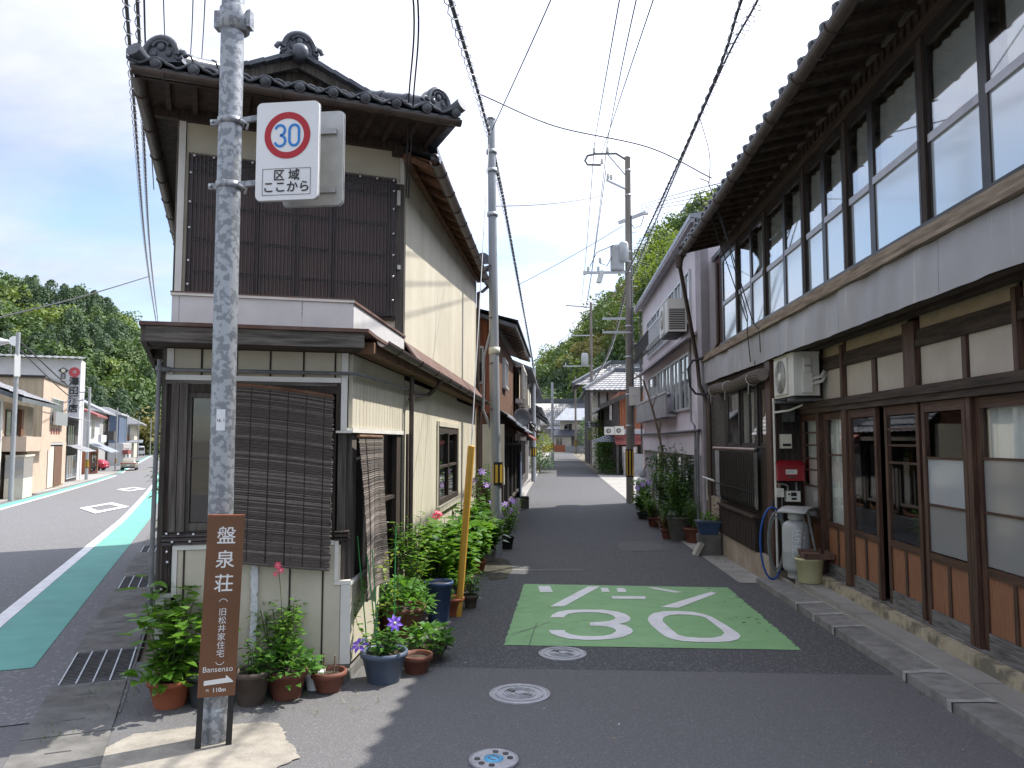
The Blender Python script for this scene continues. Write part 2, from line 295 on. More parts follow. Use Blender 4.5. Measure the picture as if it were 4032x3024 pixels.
for i in range(26):   # worn-through flecks at the right edge
    cx, cy = 1.93 - abs(rk.gauss(0, .14)), rk.uniform(6.4, 9.0); n = 7; r0 = rk.uniform(.006, .02); flatpoly('worn_spot', [[(cx + r0 * rk.uniform(.6, 1.6) * math.cos(6.283 * k / n), cy + r0 * rk.uniform(.4, .9) * math.sin(6.283 * k / n)) for k in range(n)]], .0088, MT['asph_coarse'])
flatpoly('asphalt_patch', [[(1.02, 12.35), (1.4, 12.3), (1.72, 12.5), (1.78, 13.3), (1.5, 13.75), (1.1, 13.6), (1.0, 13.0)]], .004, MT['asph_old']); flatpoly('pale_line', [[(-.82, 10.22), (.35, 10.30), (.35, 10.34), (-.2, 10.31), (-.82, 10.27)]], .004, MT['concrete'])  # old asphalt patch, and a thin pale strip across the street
flatpoly('moss_stain', [[(-1.05, 10.6), (-.8, 9.4), (-.62, 9.6), (-.58, 10.4), (-.7, 11.2), (-.85, 11.5)]], .0045, MT['earth_dark'])
# sand-coloured patch round the sign post, gutter cover slabs and gratings along the road
PATCH = [(-2.304, 4.206), (-2.19, 4.25), (-2.076, 4.323), (-1.85, 4.36), (-1.665, 4.418), (-1.576, 4.399), (-1.50, 4.29), (-1.452, 4.177), (-1.36, 4.06), (-1.303, 3.941), (-1.348, 3.863), (-1.42, 3.70), (-1.665, 3.55), (-1.896, 3.42), (-2.2, 3.45), (-2.44, 3.60), (-2.38, 3.9)]
PP = []
for i in range(len(PATCH)):
    a, b = PATCH[i], PATCH[(i + 1) % len(PATCH)]; n = max(2, int(math.hypot(b[0] - a[0], b[1] - a[1]) / .018))
    for k in range(n): PP.append((a[0] + (b[0] - a[0]) * k / n + rg.uniform(-.009, .009), a[1] + (b[1] - a[1]) * k / n + rg.uniform(-.009, .009)))
flatpoly('concrete_patch', [PP], .005, MT['patch_sand'])
gut = link('gutter', None, kind='structure', loc=(0, 0, 0))
sm = None
rz = R(25.2)
i = 0; u = 3.4
slab = MB().bx(-.22, .22, 0, .485, -.05, .0).mesh('cover_slab', MT['concrete_dark'])
slot = MB().bx(-.06, .06, .235, .25, -.02, .0015).mesh('slot', MT['iron_dark'])
def grating(u0, n=14):
    x, y = uv2xy(u0, -.63); g = link('grating', None, gut, loc=(x, y, th(x, y) + .006), rot=(0, 0, rz))
    MB().bx(-.21, .21, .02, .9, -.03, -.02).build('pit', MT['iron_dark'], g)
    for k in range(5): MB().bx(-.205 + .1 * k, -.195 + .1 * k, .03, .88, -.015, .004).build('bar', MT['steel'], g)
    for k in range(22): link('crossbar', CB, g, loc=(0, .05 + .038 * k, 0))
CB = MB().bx(-.21, .21, 0, .012, -.015, .001).mesh('crossbar', MT['iron_dark'])
G_AT = (5.93, 9.9, 13.2, 17.0)
while u < 34:
    hit = [g for g in G_AT if abs(g - u) < .26]
    if hit: grating(u, 14); u += .95; continue
    x, y = uv2xy(u, -.63 - .002 * u); o = link('cover_slab', slab, gut, loc=(x, y, th(x, y) + .008), rot=(0, 0, rz + rnd.uniform(-.006, .006)))
    link('slot', slot, gut, loc=(x, y, th(x, y) + .008), rot=(0, 0, rz)); u += .5
strip('gutter_channel', 4, 34, -.86, -.40, MT['concrete_dark'], -.02, 30)
# edge strips of the narrow street
def ystrip(name, x0, x1, y0, y1, m, dz, n=20): return sheet(name, lambda a, b: (x0 + (x1 - x0) * b, y0 + (y1 - y0) * a), n, 1, m, dz, kind='structure')
ystrip('kerb_strip', 2.16, 2.56, 9.42, 23, MT['concrete'], .006)
ystrip('kerb_strip', -1.6, -1.0, 13.4, 118, MT['concrete'], .006, 40)
ystrip('forecourt', 2.13, 14, 22.9, 41, MT['concrete'], .010)
# granite step in front of the wooden house
stp = link('doorstep', None, kind='structure', loc=(2.35, 6, 0))
y = 9.40; i = 0
ZT = lambda y: -.016 + (9.4 - y) * .0125
while y > 2.6:
    L_ = (1.55, .52, .50, 1.35, .6, 1.1)[i % 6]; y1 = y - L_; rr = rnd.uniform(-.004, .004)
    MB().add([(2.345, y1 + .014, -.3), (2.60, y1 + .014, -.3), (2.60, y - .014, -.3), (2.345, y - .014, -.3), (2.352, y1 + .014, ZT(y1) + rr), (2.60, y1 + .014, ZT(y1) + rr + .01), (2.60, y - .014, ZT(y) + rr + .01), (2.352, y - .014, ZT(y) + rr)],
             [(0, 3, 2, 1), (4, 5, 6, 7), (0, 1, 5, 4), (1, 2, 6, 5), (2, 3, 7, 6), (3, 0, 4, 7)]).build('kerb_stone', MT['stone_step'], stp, True)
    MB().add([(2.342 + rnd.uniform(-.004, .004), y1 - .03, ZT(y1) + .006), (2.48, y1 - .022 + rnd.uniform(-.02, .02), ZT(y1) + .010), (2.61, y1 - .03 + rnd.uniform(-.06, .0), ZT(y1) + .018), (2.61, y1 + .05, ZT(y1) + .018), (2.48, y1 + .025 + rnd.uniform(-.01, .02), ZT(y1) + .010), (2.342, y1 + .03, ZT(y1) + .006)] + [(2.343, y1 - .03, -.2), (2.343, y1 + .03, -.2)], [(0, 1, 2, 3, 4, 5), (0, 5, 7, 6)]).build('mortar_joint', MT['mortar'], stp, True)
    y = y1; i += 1
MB().add([(2.598, 9.38, -.3), (2.625, 9.38, -.3), (2.625, 2.5, -.3), (2.598, 2.5, -.3), (2.598, 9.38, .012), (2.625, 9.38, .02), (2.625, 2.5, .095), (2.598, 2.5, .09)], [(4, 5, 6, 7), (0, 1, 5, 4), (3, 0, 4, 7)]).build('mortar_joint', MT['concrete'], stp, True)
for (y0, y1) in ((2.6, 5.1), (5.1, 7.05), (7.05, 8.75)):
    MB().bx(2.61, 2.80, y0 + .006, y1 - .006, -.3, .085 + rnd.uniform(-.003, .003)).build('step_slab', MT['concrete'], stp, True)
MB().bx(2.79, 3.0, 2.6, 9.32, -.3, .172).build('sill_course', MT['sill_stain'], stp, True)
# manhole lids
def lid(x, y, r, label, blue=False):
    t = thing('manhole_lid', label, 'manhole cover', (x, y, th(x, y)), rnd.uniform(0, 3))
    MB().lathe([(r, 0), (r, .012), (r * .93, .016), (r * .9, .012), (1e-4, .012)], 40, smooth=False).build('rim', MT['iron_lid'], t)
    if not blue:
        for q in (.80, .55, .44, .33): MB().lathe([(r * q, .008), (r * q, .017), (r * q * .93, .017), (r * q * .93, .008)], 36, smooth=False).build('ring', MT['iron_lid'], t)
        for a in (0, math.pi): MB().bx(r * .2, r * .5, -r * .05, r * .05, .012, .0185).build('lifting_slot', MT['concrete_dark'], t, rot=(0, 0, a))
        MB().lathe([(r * .16, .006), (r * .16, .019), (1e-4, .019)], 20, smooth=False).build('boss', MT['iron_lid'], t)
    else:
        MB().lathe([(r * .4, .006), (r * .4, .015), (1e-4, .015)], 24).build('blue_disc', MT['lidblue'], t)
        for k in (-40, 0, 40, 140, 180, 220): MB().lathe([(r * .12, .005), (r * .12, .0165), (1e-4, .0165)], 14, (r * .66 * math.cos(R(k)), r * .66 * math.sin(R(k)), 0)).build('hole', MT['iron_dark'], t)
        for sx in (-1, 1): MB().tube([(sx * r * (.05 + .12 * math.cos(R(a))), r * .2 * math.sin(R(a)), .016) for a in range(-80, 81, 20)], r * .02, 5).build('emblem', MT['concrete_dark'], t)
    return t
lid(.04, 6.04, .185, 'pale round iron manhole cover just in front of the green panel')
lid(-.24, 5.03, .195, 'round iron manhole cover with rings, middle one in the asphalt')
lid(-.32, 3.97, .125, 'small iron cover with blue centre and six holes at the bottom edge', True)
# ---------------------------------------------------------------- corner house (wedge between the two roads)
mat('cream', (.50, .46, .36), (.585, .545, .435), scale=3, rough=.75, bump=.12, bscale=60, dirt=(.40, .36, .27), dscale=1.6, damt=.4)
mat('cream_siding', (.53, .49, .39), (.62, .58, .47), scale=2, stretch=(1, 1, .25), rough=.7, bump=.08, bscale=50, dirt=(.42, .37, .28), dscale=2, damt=.35)
mat('trim_white', (.66, .645, .60), (.74, .725, .68), scale=4, rough=.6, dirt=(.5, .47, .40), dscale=5, damt=.4)
mat('wood_dark', (.022, .016, .013), (.060, .043, .033), scale=5, stretch=(9, 9, .7), rough=.75, bump=.5, bscale=9)
mat('wood_grey', (.05, .043, .038), (.17, .15, .13), scale=4, stretch=(10, 10, .6), rough=.9, bump=.8, bscale=8, lo=.3, hi=.7)
mat('wood_greyh', (.06, .052, .045), (.22, .20, .175), scale=3, stretch=(1.2, 1.2, 16), rough=.9, bump=.8, bscale=6, lo=.35, hi=.7)
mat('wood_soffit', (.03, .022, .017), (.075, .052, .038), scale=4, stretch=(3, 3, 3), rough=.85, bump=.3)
mat('wood_brown', (.11, .055, .032), (.20, .11, .065), scale=4, stretch=(2, 2, 2), rough=.8, bump=.4)
mat('rust_sheet', (.095, .05, .04), (.17, .10, .08), scale=5, rough=.8, dirt=(.20, .18, .17), dscale=3, damt=.6)
mat('parapet', (.54, .54, .55), (.64, .64, .64), scale=3, rough=.55, metal=0, dirt=(.40, .25, .22), dscale=2.2, damt=.6, dlo=.64, dhi=.70, dstretch=(1, 1, 6))
mat('tile', (.050, .056, .068), (.105, .115, .135), scale=7, rough=.32, spec=.55, bump=.1, bscale=30, dirt=(.15, .155, .16), dscale=6, damt=.4)
mat('tile_pale', (.19, .195, .21), (.32, .325, .34), scale=3, rough=.5, spec=.5)
mat('gutter_brown', (.050, .036, .030), (.085, .062, .052), scale=6, rough=.45, spec=.5)
mat('pipe_grey', (.12, .125, .13), (.20, .205, .21), scale=8, rough=.5)
mat('reed', (.058, .048, .042), (.165, .142, .128), scale=30, stretch=(1, 1, 14), rough=.85, lo=.3, hi=.72)
mat('reed_pale', (.125, .105, .092), (.31, .27, .24), scale=30, stretch=(1, 1, 14), rough=.85, lo=.3, hi=.72)
mat('corr_dark', (.026, .018, .017), (.05, .036, .033), scale=6, rough=.3, spec=.6)
mat('dark_room', (.012, .012, .013)); mat('paper_pane', (.50, .43, .41), (.62, .54, .52), scale=3, rough=.9)  # dark_room: near-black colour put in for the darkness of the rooms
mat('screw', (.75, .76, .78), rough=.3, metal=.5)
mat('tape', (.55, .56, .58), (.68, .69, .71), scale=30, rough=.4, bump=.5)
mat('black', (.015, .015, .016), rough=.5); mat('wire', (.028, .028, .032), rough=.6); mat('wire_grey', (.30, .31, .33), rough=.5)
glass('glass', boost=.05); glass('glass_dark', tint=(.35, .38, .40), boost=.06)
def corr_mat():
    m = glass('corr_clear', tint=(.50, .41, .39), boost=.01, rough=.3, body=.42, bodycol=(.085, .066, .062)); return m
corr_mat()
def frame3(P0, al):
    a = R(al); c, s_ = math.cos(a), math.sin(a)
    return Matrix(((-c, s_, 0, P0[0]), (-s_, -c, 0, P0[1]), (0, 0, 1, 0), (0, 0, 0, 1)))
ML = frame3((-1.40, 5.20), 18); MU = frame3((-1.40, 7.0), 25)
def LW(s, d, z): return tuple(ML @ Vector((s, d, z)))
def UW(s, d, z): return tuple(MU @ Vector((s, d, z)))
L0 = LW(1.19, 0, 0); L1 = UW(1.96, 0, 0); BL = (-6.3, 13.35)
lh = thing('corner_house', 'narrow two-storey cream corner house with blue-black tiled roof and reed blinds', 'house', (-1.9, 6.0, 0))
def LB(name, m, *bxs, M=ML, **kw):
    mb = MB(M)
    for b in bxs: mb.bx(*b)
    return mb.build(name, MT[m], lh, True, **kw)
# cores
in_ = lambda p: p
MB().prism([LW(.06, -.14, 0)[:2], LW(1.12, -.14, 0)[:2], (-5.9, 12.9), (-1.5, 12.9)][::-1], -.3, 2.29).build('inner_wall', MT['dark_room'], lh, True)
MB().prism([UW(.05, -.22, 0)[:2], UW(1.9, -.22, 0)[:2], (-6.2, 13.2), (-1.46, 13.2)][::-1], 2.3, 4.3).build('inner_wall', MT['wood_soffit'], lh, True)
# --- ground floor front
LB('foundation', 'concrete_dark', (-.0, 1.19, -.12, -.012, -.3, .085))
LB('ground_sill', 'wood_greyh', (-.015, 1.2, -.1, .012, .087, .112))
for a, b, t in ((.058, .166, .9), (.178, .378, .9), (.39, .594, .9), (.606, .812, .9), (.824, 1.033, .9), (1.045, 1.078, .9), (1.112, 1.148, .605)):
    LB('cladding_panel', 'cream', (a, b, -.03, .004, .114, t - .002))
for b in (.172, .384, .818, 1.039): LB('batten', 'wood_dark', (b - .005, b + .005, -.02, .010, .114, .9))
LB('corner_trim', 'trim_white', (-.012, .055, -.035, .012, .114, .634)); LB('corner_trim', 'trim_white', (1.15, 1.2, -.035, .012, .114, .603))
LB('trim', 'trim_white', (.1, 1.110, -.03, .014, .901, .931)); LB('trim', 'trim_white', (1.08, 1.11, -.03, .014, .606, .90)); LB('trim', 'trim_white', (1.112, 1.2, -.03, .014, .606, .632)); LB('trim', 'trim_white', (-.012, .098, -.03, .014, .636, .662)); LB('trim', 'trim_white', (.072, .098, -.03, .014, .664, .93))
tp = MB(ML); zc = .14
while zc < .78: tp.bx(.585 + rnd.uniform(-.004, .004), .625 + rnd.uniform(-.004, .004), .004, .035 + rnd.uniform(0, .006), zc, zc + .03); zc += .028
tp.ball((.605, .02, .795), .03); tp.build('taped_pipe', MT['tape'], lh, True)
# dark corrugated strips with white screw caps
def corr(M, s0, s1, z0, z1, d, per, amp, m, name, vertical=True, taper=0, n=6):
    mb = MB(M); vs = []; fs = []; L_ = (s1 - s0) if vertical else (z1 - z0); k = int(L_ / per * n)
    for i in range(k + 1):
        t = L_ * i / k; w = d + amp * math.cos(2 * math.pi * t / per)
        if vertical: vs += [(s0 + t, w, z0), (s0 + t, w, z1)]
        else: vs += [(s0, w, z0 + t), (s1, w, z0 + t)]
    for i in range(k): fs.append((2 * i, 2 * i + 1, 2 * i + 3, 2 * i + 2))
    mb.add(vs, fs, True); return mb.build(name, MT[m], lh, True)
corr(ML, .66, 1.175, .934, 1.018, .016, .027, .006, 'corr_dark', 'corrugated_strip', False)
corr(ML, 1.114, 1.186, .636, .93, .016, .027, .006, 'corr_dark', 'corrugated_strip')
for s, z in ((1.145, 1.008), (1.075, 1.005), (.985, 1.0), (1.11, .955), (1.005, .955), (1.14, .895), (1.135, .83), (1.165, .66)): MB(ML).ball((s, .026, z), .009, 8, 5).build('screw_cap', MT['screw'], lh, True)
LB('pillar', 'wood_grey', (1.043, 1.092, -.06, .03, 1.02, 1.975), (1.097, 1.142, -.06, .026, 1.02, 1.975))
LB('pillar', 'wood_dark', (1.146, 1.19, -.12, -.01, 1.02, 1.975))
LB('window_frame', 'wood_grey', (1.019, 1.041, -.05, .005, 1.02, 1.915), (.86, 1.019, -.05, .0, 1.02, 1.068), (.86, 1.019, -.05, 0, 1.88, 1.915), (.875, .895, -.05, 0, 1.068, 1.88), (.895, 1.019, -.045, -.012, 1.475, 1.492))
LB('pane', 'glass_dark', (.895, 1.019, -.035, -.031, 1.068, 1.88))
LB('lintel', 'wood_dark', (.10, 1.145, -.06, .012, 1.917, 1.966)); LB('lintel', 'wood_greyh', (.10, 1.178, -.05, .018, 1.968, 1.991))
LB('trim', 'trim_white', (.075, 1.18, -.03, .024, 1.993, 2.026))
for a, b in ((.075, .107), (.119, .316), (.328, .531), (.543, .745), (.757, .961), (.973, 1.134)): LB('frieze_panel', 'cream', (a, b, -.03, .002, 2.028, 2.198))
for b in (.113, .322, .537, .751, .967): LB('batten', 'wood_dark', (b - .006, b + .006, -.02, .008, 2.028, 2.198))
LB('corner_trim', 'trim_white', (.026, .073, -.03, .012, 2.028, 2.198)); LB('corner_trim', 'trim_white', (1.137, 1.178, -.03, .012, 2.028, 2.198))
LB('jamb', 'trim_white', (.030, .072, -.03, .02, 1.668, 2.026), (.0, .104, -.03, .022, 1.652, 1.667)); LB('jamb', 'wood_dark', (.074, .104, -.04, .01, 1.668, 1.99))
LB('pillar', 'wood_grey', (.03, .085, -.10, -.03, .66, 1.65)); LB('pillar', 'wood_dark', (.10, .125, -.08, -.02, .94, 1.65))
LB('ledge', 'wood_dark', (.0, .10, -.1, .02, .93, .945), (.0, .10, -.1, .03, .955, .97), (.0, .10, -.1, .02, .98, .99))
# eaves of the ground floor
LB('eave_board', 'wood_greyh', (-.06, 1.256, .27, .30, 2.205, 2.302))
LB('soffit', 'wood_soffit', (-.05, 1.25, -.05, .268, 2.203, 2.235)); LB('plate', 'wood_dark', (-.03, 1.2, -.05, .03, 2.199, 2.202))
roofpoly = [LW(-.085, .325, 0)[:2], LW(1.29, .325, 0)[:2], LW(1.34, -.1, 0)[:2], (-3.45, 6.4), (-1.28, 7.0), (-1.24, 5.25)]
MB().prism(roofpoly[::-1], 2.304, 2.327).build('tin_roof', MT['rust_sheet'], lh, True)
MB().beam((*LW(1.27, .29, 0)[:2], 2.26), (-5.2, 10.0, 2.26), .03, .10).build('eave_board', MT['wood_grey'], lh, True)
for k in range(7):
    p = LW(1.27, .29, 0); t = .05 + k * .13; MB().beam((p[0] + (-5.2 - p[0]) * t, p[1] + (10.0 - p[1]) * t, 2.22), (p[0] + (-5.2 - p[0]) * t + .35, p[1] + (10 - p[1]) * t + .2, 2.25), .05, .05).build('rafter', MT['wood_grey'], lh, True)
# white sheet parapet above it
LB('parapet_sheet', 'parapet', (-.0, .338, -.02, .0, 2.329, 2.545)); LB('parapet_sheet', 'parapet', (.342, 1.115, -.02, .0, 2.329, 2.547)); LB('parapet_sheet', 'parapet', (1.119, 1.16, -.02, .0, 2.329, 2.549))
MB().bx(-1.412, -1.398, 5.21, 6.0, 2.329, 2.545).build('parapet_sheet', MT['parapet'], lh, True); MB().bx(-1.412, -1.398, 6.004, 6.98, 2.329, 2.543).build('parapet_sheet', MT['parapet'], lh, True)
LB('parapet_cap', 'trim_white', (-.01, 1.17, -.04, .012, 2.55, 2.568)); LB('parapet_cap', 'rust_sheet', (-.012, 1.172, -.05, .016, 2.569, 2.576))
MB().bx(-1.43, -1.385, 5.2, 6.99, 2.548, 2.566).build('parapet_cap', MT['rust_sheet'], lh, True)
# grey conduit
p = [LW(1.215, .05, 2.10), LW(1.215, .05, 2.056), LW(1.17, .05, 2.056), LW(-.02, .045, 2.056), (-1.36, 5.23, 2.056), (-1.36, 7.4, 2.07)]
MB().tube(p[2:], .012, 8).tube([LW(1.215, .05, 2.12), LW(1.222, .06, .60)], .015, 8).ball(LW(1.215, .05, 2.06), .026, 8, 6).tube([LW(1.222, .06, .63), LW(1.222, .06, .575)], .019, 8).tube([LW(1.215, .05, 2.06), LW(1.15, .05, 2.056)], .018).build('conduit', MT['pipe_grey'], lh, True)
# --- ground floor, street side
def WY(name, m, *b): 
    mb = MB()
    for q in b: mb.bx(*q)
    return mb.build(name, MT[m], lh, True)
y = 5.225
sid1 = MB().bx(-.03, .0, 0, .092, 0, .505).mesh('siding_board', MT['cream_siding'])
while y < 7.0: link('siding_board', sid1, lh, loc=(-1.4 - lh.location[0], y - lh.location[1], 1.69)); y += .1
WY('trim', 'trim_white', (-1.43, -1.388, 5.2, 7.0, 1.655, 1.688)); WY('siding_board', 'cream', (-1.43, -1.40, 5.215, 6.12, .1, .62)); WY('trim', 'trim_white', (-1.43, -1.392, 5.2, 6.12, .622, .645))
WY('pillar', 'wood_grey', (-1.5, -1.42, 5.3, 5.42, .65, 1.65)); WY('pillar', 'wood_grey', (-1.5, -1.405, 6.12, 6.22, -.1, 1.65)); WY('pillar', 'wood_dark', (-1.5, -1.405, 6.74, 6.92, -.1, 1.65))
WY('door_frame', 'wood_dark', (-1.46, -1.42, 6.22, 6.27, -.1, 1.65), (-1.46, -1.42, 6.27, 6.74, .62, .68), (-1.46, -1.42, 6.27, 6.74, 1.1, 1.13), (-1.46, -1.42, 6.27, 6.74, .0, .12)); WY('pane', 'glass_dark', (-1.45, -1.446, 6.27, 6.74, .68, 1.65)); WY('door_panel', 'wood_dark', (-1.46, -1.44, 6.27, 6.74, .12, .62))
WY('foundation', 'concrete_dark', (-1.47, -1.407, 5.15, 13.3, -.4, .05))
sid2 = MB().bx(-.03, .0, 0, .118, 0, 2.10).mesh('siding_board', MT['cream_siding']); y = 7.08; sidA = MB().bx(-.03, 0, 0, .118, 0, .76).mesh('siding_board', MT['cream_siding']); sidB = MB().bx(-.03, 0, 0, .118, 0, .42).mesh('siding_board', MT['cream_siding'])
lx, ly = -1.4 - lh.location[0], lh.location[1]
while y < 13.3:
    if 9.0 < y + .06 < 10.85:
        link('siding_board', sidA, lh, loc=(lx, y - ly, .06)); link('siding_board', sidB, lh, loc=(lx, y - ly, 1.78))
    else: link('siding_board', sid2, lh, loc=(lx, y - ly, .06 if y > 0 else 0))
    y += .124
WY('window_frame', 'cream', (-1.43, -1.385, 8.97, 9.03, .76, 1.83), (-1.43, -1.375, 10.82, 10.88, .76, 1.83), (-1.43, -1.375, 9.03, 10.82, 1.77, 1.83), (-1.43, -1.35, 8.95, 10.9, .76, .83))
WY('window_frame', 'wood_dark', (-1.43, -1.385, 9.03, 9.13, .83, 1.77), (-1.43, -1.385, 10.72, 10.82, .83, 1.77), (-1.43, -1.385, 9.13, 10.72, 1.69, 1.77), (-1.43, -1.385, 9.13, 10.72, .83, .9), (-1.43, -1.39, 9.9, 9.96, .9, 1.69), (-1.43, -1.39, 9.13, 10.72, 1.27, 1.3))
WY('pane', 'glass_dark', (-1.42, -1.416, 9.13, 10.72, .9, 1.69))
MB().tube([(-1.33, 7.02, 2.2), (-1.33, 7.02, 0)], .022, 8).tube([(-1.355, 6.96, 1.66), (-1.355, 6.96, 0)], .014, 8).build('downpipe', MT['gutter_brown'], lh, True)
# side eave of the ground floor with gutter
MB().add([(-1.40, 6.99, 2.52), (-1.24, 6.99, 2.31), (-1.24, 13.4, 2.31), (-1.40, 13.4, 2.52), (-1.40, 6.99, 2.49), (-1.24, 6.99, 2.28), (-1.24, 13.4, 2.28), (-1.40, 13.4, 2.49)], [(0, 1, 2, 3), (4, 7, 6, 5), (0, 4, 5, 1), (1, 5, 6, 2), (2, 6, 7, 3)]).build('tin_roof', MT['rust_sheet'], lh, True)
WY('eave_board', 'wood_brown', (-1.39, -1.25, 5.2, 13.4, 2.2, 2.275))
def halfpipe(a, b, r, m, name, parent, hooks=0, n=8):
    a = Vector(a); b = Vector(b); d = (b - a).normalized(); r_ = d.cross(Vector((0, 0, 1))).normalized(); vs = []; fs = []
    for p in (a, b):
        for k in range(n + 1):
            t = math.pi * k / n; vs.append(p + r_ * math.cos(t) * r - Vector((0, 0, 1)) * math.sin(t) * r)
        for k in range(n + 1):
            t = math.pi * (n - k) / n; vs.append(p + r_ * math.cos(t) * r * .88 - Vector((0, 0, 1)) * math.sin(t) * r * .88)
    q = 2 * (n + 1)
    for k in range(q): fs.append((k, (k + 1) % q, q + (k + 1) % q, q + k))
    fs.append(tuple(range(q))[::-1]); fs.append(tuple(range(q, 2 * q)))
    g = MB().add(vs, fs, False).build(name, MT[m], parent, True)
    for i in range(hooks):
        c = a + (b - a) * ((i + .5) / hooks)
        MB().tube([c + r_ * math.cos(t) * r * 1.08 - Vector((0, 0, 1)) * math.sin(t) * r * 1.08 for t in [math.pi * k / 10 for k in range(11)]], .006, 5).build('gutter_hook', MT[m], parent, True)
    return g
halfpipe((-1.2, 5.25, 2.29), (-1.2, 13.4, 2.27), .045, 'gutter_brown', 'rain_gutter', lh, 9)
MB().tube([(-1.2, 8.1, 2.25), (-1.27, 8.1, 2.16), (-1.36, 8.1, 2.08), (-1.36, 7.3, 2.02), (-1.34, 7.02, 1.98)], .022, 8).build('downpipe', MT['gutter_brown'], lh, True)
# --- upper floor
def UB(name, m, *bxs): return LB(name, m, *bxs, M=MU)
UB('wall_panel', 'cream', (.062, .95, -.05, -.0, 4.02, 4.42)); UB('wall_panel', 'cream', (.953, 1.9, -.05, -.0, 4.02, 4.42)); UB('wall_panel', 'cream', (1.87, 1.905, -.05, .0, 2.55, 4.018)); UB('wall_panel', 'cream', (.0, 1.95, -.05, -.0, 2.32, 2.72))
UB('trim', 'trim_white', (.022, .058, -.05, .025, 4.0, 4.42)); UB('trim', 'trim_white', (.022, .40, -.05, .02, 3.99, 4.012)); UB('trim', 'trim_white', (1.907, 1.96, -.05, .02, 2.32, 4.42))
UB('corner_post', 'wood_grey', (.015, .09, -.08, .01, 2.58, 3.985))
UB('backing', 'paper_pane', (.1, 1.87, -.20, -.19, 2.72, 4.02))
UB('lattice', 'wood_dark', *[(s - .02, s + .02, -.16, -.12, 2.72, 4.0) for s in (.12, .64, .97, 1.31, 1.62, 1.85)], *[(.1, 1.87, -.15, -.125, z - .013, z + .013) for z in (3.055, 3.336, 3.634, 3.93, 2.78)])
a, w = .112, .59
for k in range(3): corr(MU, a + k * w - .012, a + (k + 1) * w, 2.735, 4.028, .05 + .004 * (k % 2), .0315, .0075, 'corr_clear', 'corrugated_sheet')
UB('sheet_rail', 'wood_dark', (.1, 1.88, .0, .03, 2.70, 2.73), (.1, 1.88, .0, .03, 3.98, 4.02), (.1, .125, 0, .03, 2.73, 3.98), (1.85, 1.88, 0, .03, 2.73, 3.98))
for s, z in [(.13 + .155 * k, 4.0) for k in range(12)] + [(1.858, z) for z in (3.85, 3.6, 3.38, 3.1, 2.9)] + [(.128, z) for z in (3.9, 3.73, 3.5, 3.3, 3.1, 2.88)]: MB(MU).ball((s, .064, z), .011, 8, 5).build('screw_cap', MT['screw'], lh, True)
UB('meter', 'trim_white', (.06, .092, .01, .04, 3.78, 3.92)); UB('switch', 'trim_white', (.05, .08, .01, .03, 3.18, 3.22))
y = 7.02
while y < 13.3:
    y1 = min(y + .9, 13.35); WY('wall_panel', 'cream_siding', (-1.44, -1.40, y + .002, y1 - .002, 2.5, 4.4)); y = y1
# left side: mostly edge-on
for (A, B, z0, z1) in ((L0[:2], (-3.2, 6.2), -.3, 2.3), (L1[:2], BL, 2.3, 4.4)):
    MB().beam((*A, (z0 + z1) / 2), (*B, (z0 + z1) / 2), .03, z1 - z0).build('side_wall', MT['wood_grey'], lh, True)
MB().beam((-3.2, 6.2, 1.0), (-6.2, 13.2, 1.0), .03, 2.6).build('side_wall', MT['wood_grey'], lh, True)
MB().prism([(-1.44, 13.3), (-6.3, 13.3), (-6.3, 13.38), (-1.4, 13.38)][::-1], -.4, 4.4).build('rear_wall', MT['cream'], lh, True)
# soffit and roof
EV = .70
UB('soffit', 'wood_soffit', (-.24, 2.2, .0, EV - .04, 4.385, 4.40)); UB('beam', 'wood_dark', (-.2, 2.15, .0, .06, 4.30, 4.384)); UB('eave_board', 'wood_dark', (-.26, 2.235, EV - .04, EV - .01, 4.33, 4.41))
for k in range(12): UB('rafter', 'wood_soffit', (-.18 + k * .2, -.14 + k * .2, .0, EV - .05, 4.345, 4.384))
UB('bracket', 'wood_dark', (1.55, 1.75, .02, .1, 4.33, 4.40)); UB('bracket', 'wood_dark', (.02, .14, .02, .16, 4.24, 4.30))
halfpipe(UW(-.3, EV + .035, 4.36), UW(2.27, EV + .035, 4.375), .045, 'gutter_brown', 'rain_gutter', lh, 6)
# left eave, running along the road
la = Vector(UW(2.24, EV, 4.36)); lb = Vector((-6.6, 13.3, 4.36))
halfpipe(la, lb, .05, 'gutter_brown', 'rain_gutter', lh, 12)
MB().add([UW(2.2, EV, 4.40), UW(1.9, 0, 4.40), (-6.1, 13.2, 4.40), tuple(lb + Vector((.05, 0, .04)))], [(0, 1, 2, 3)]).build('soffit', MT['wood_soffit'], lh, True)
MB().tube([lb + Vector((.05, -.05, -.03)), lb + Vector((.1, -.1, -.3)), lb + Vector((.25, -.1, -.4))], .03).build('downpipe', MT['gutter_brown'], lh, True)
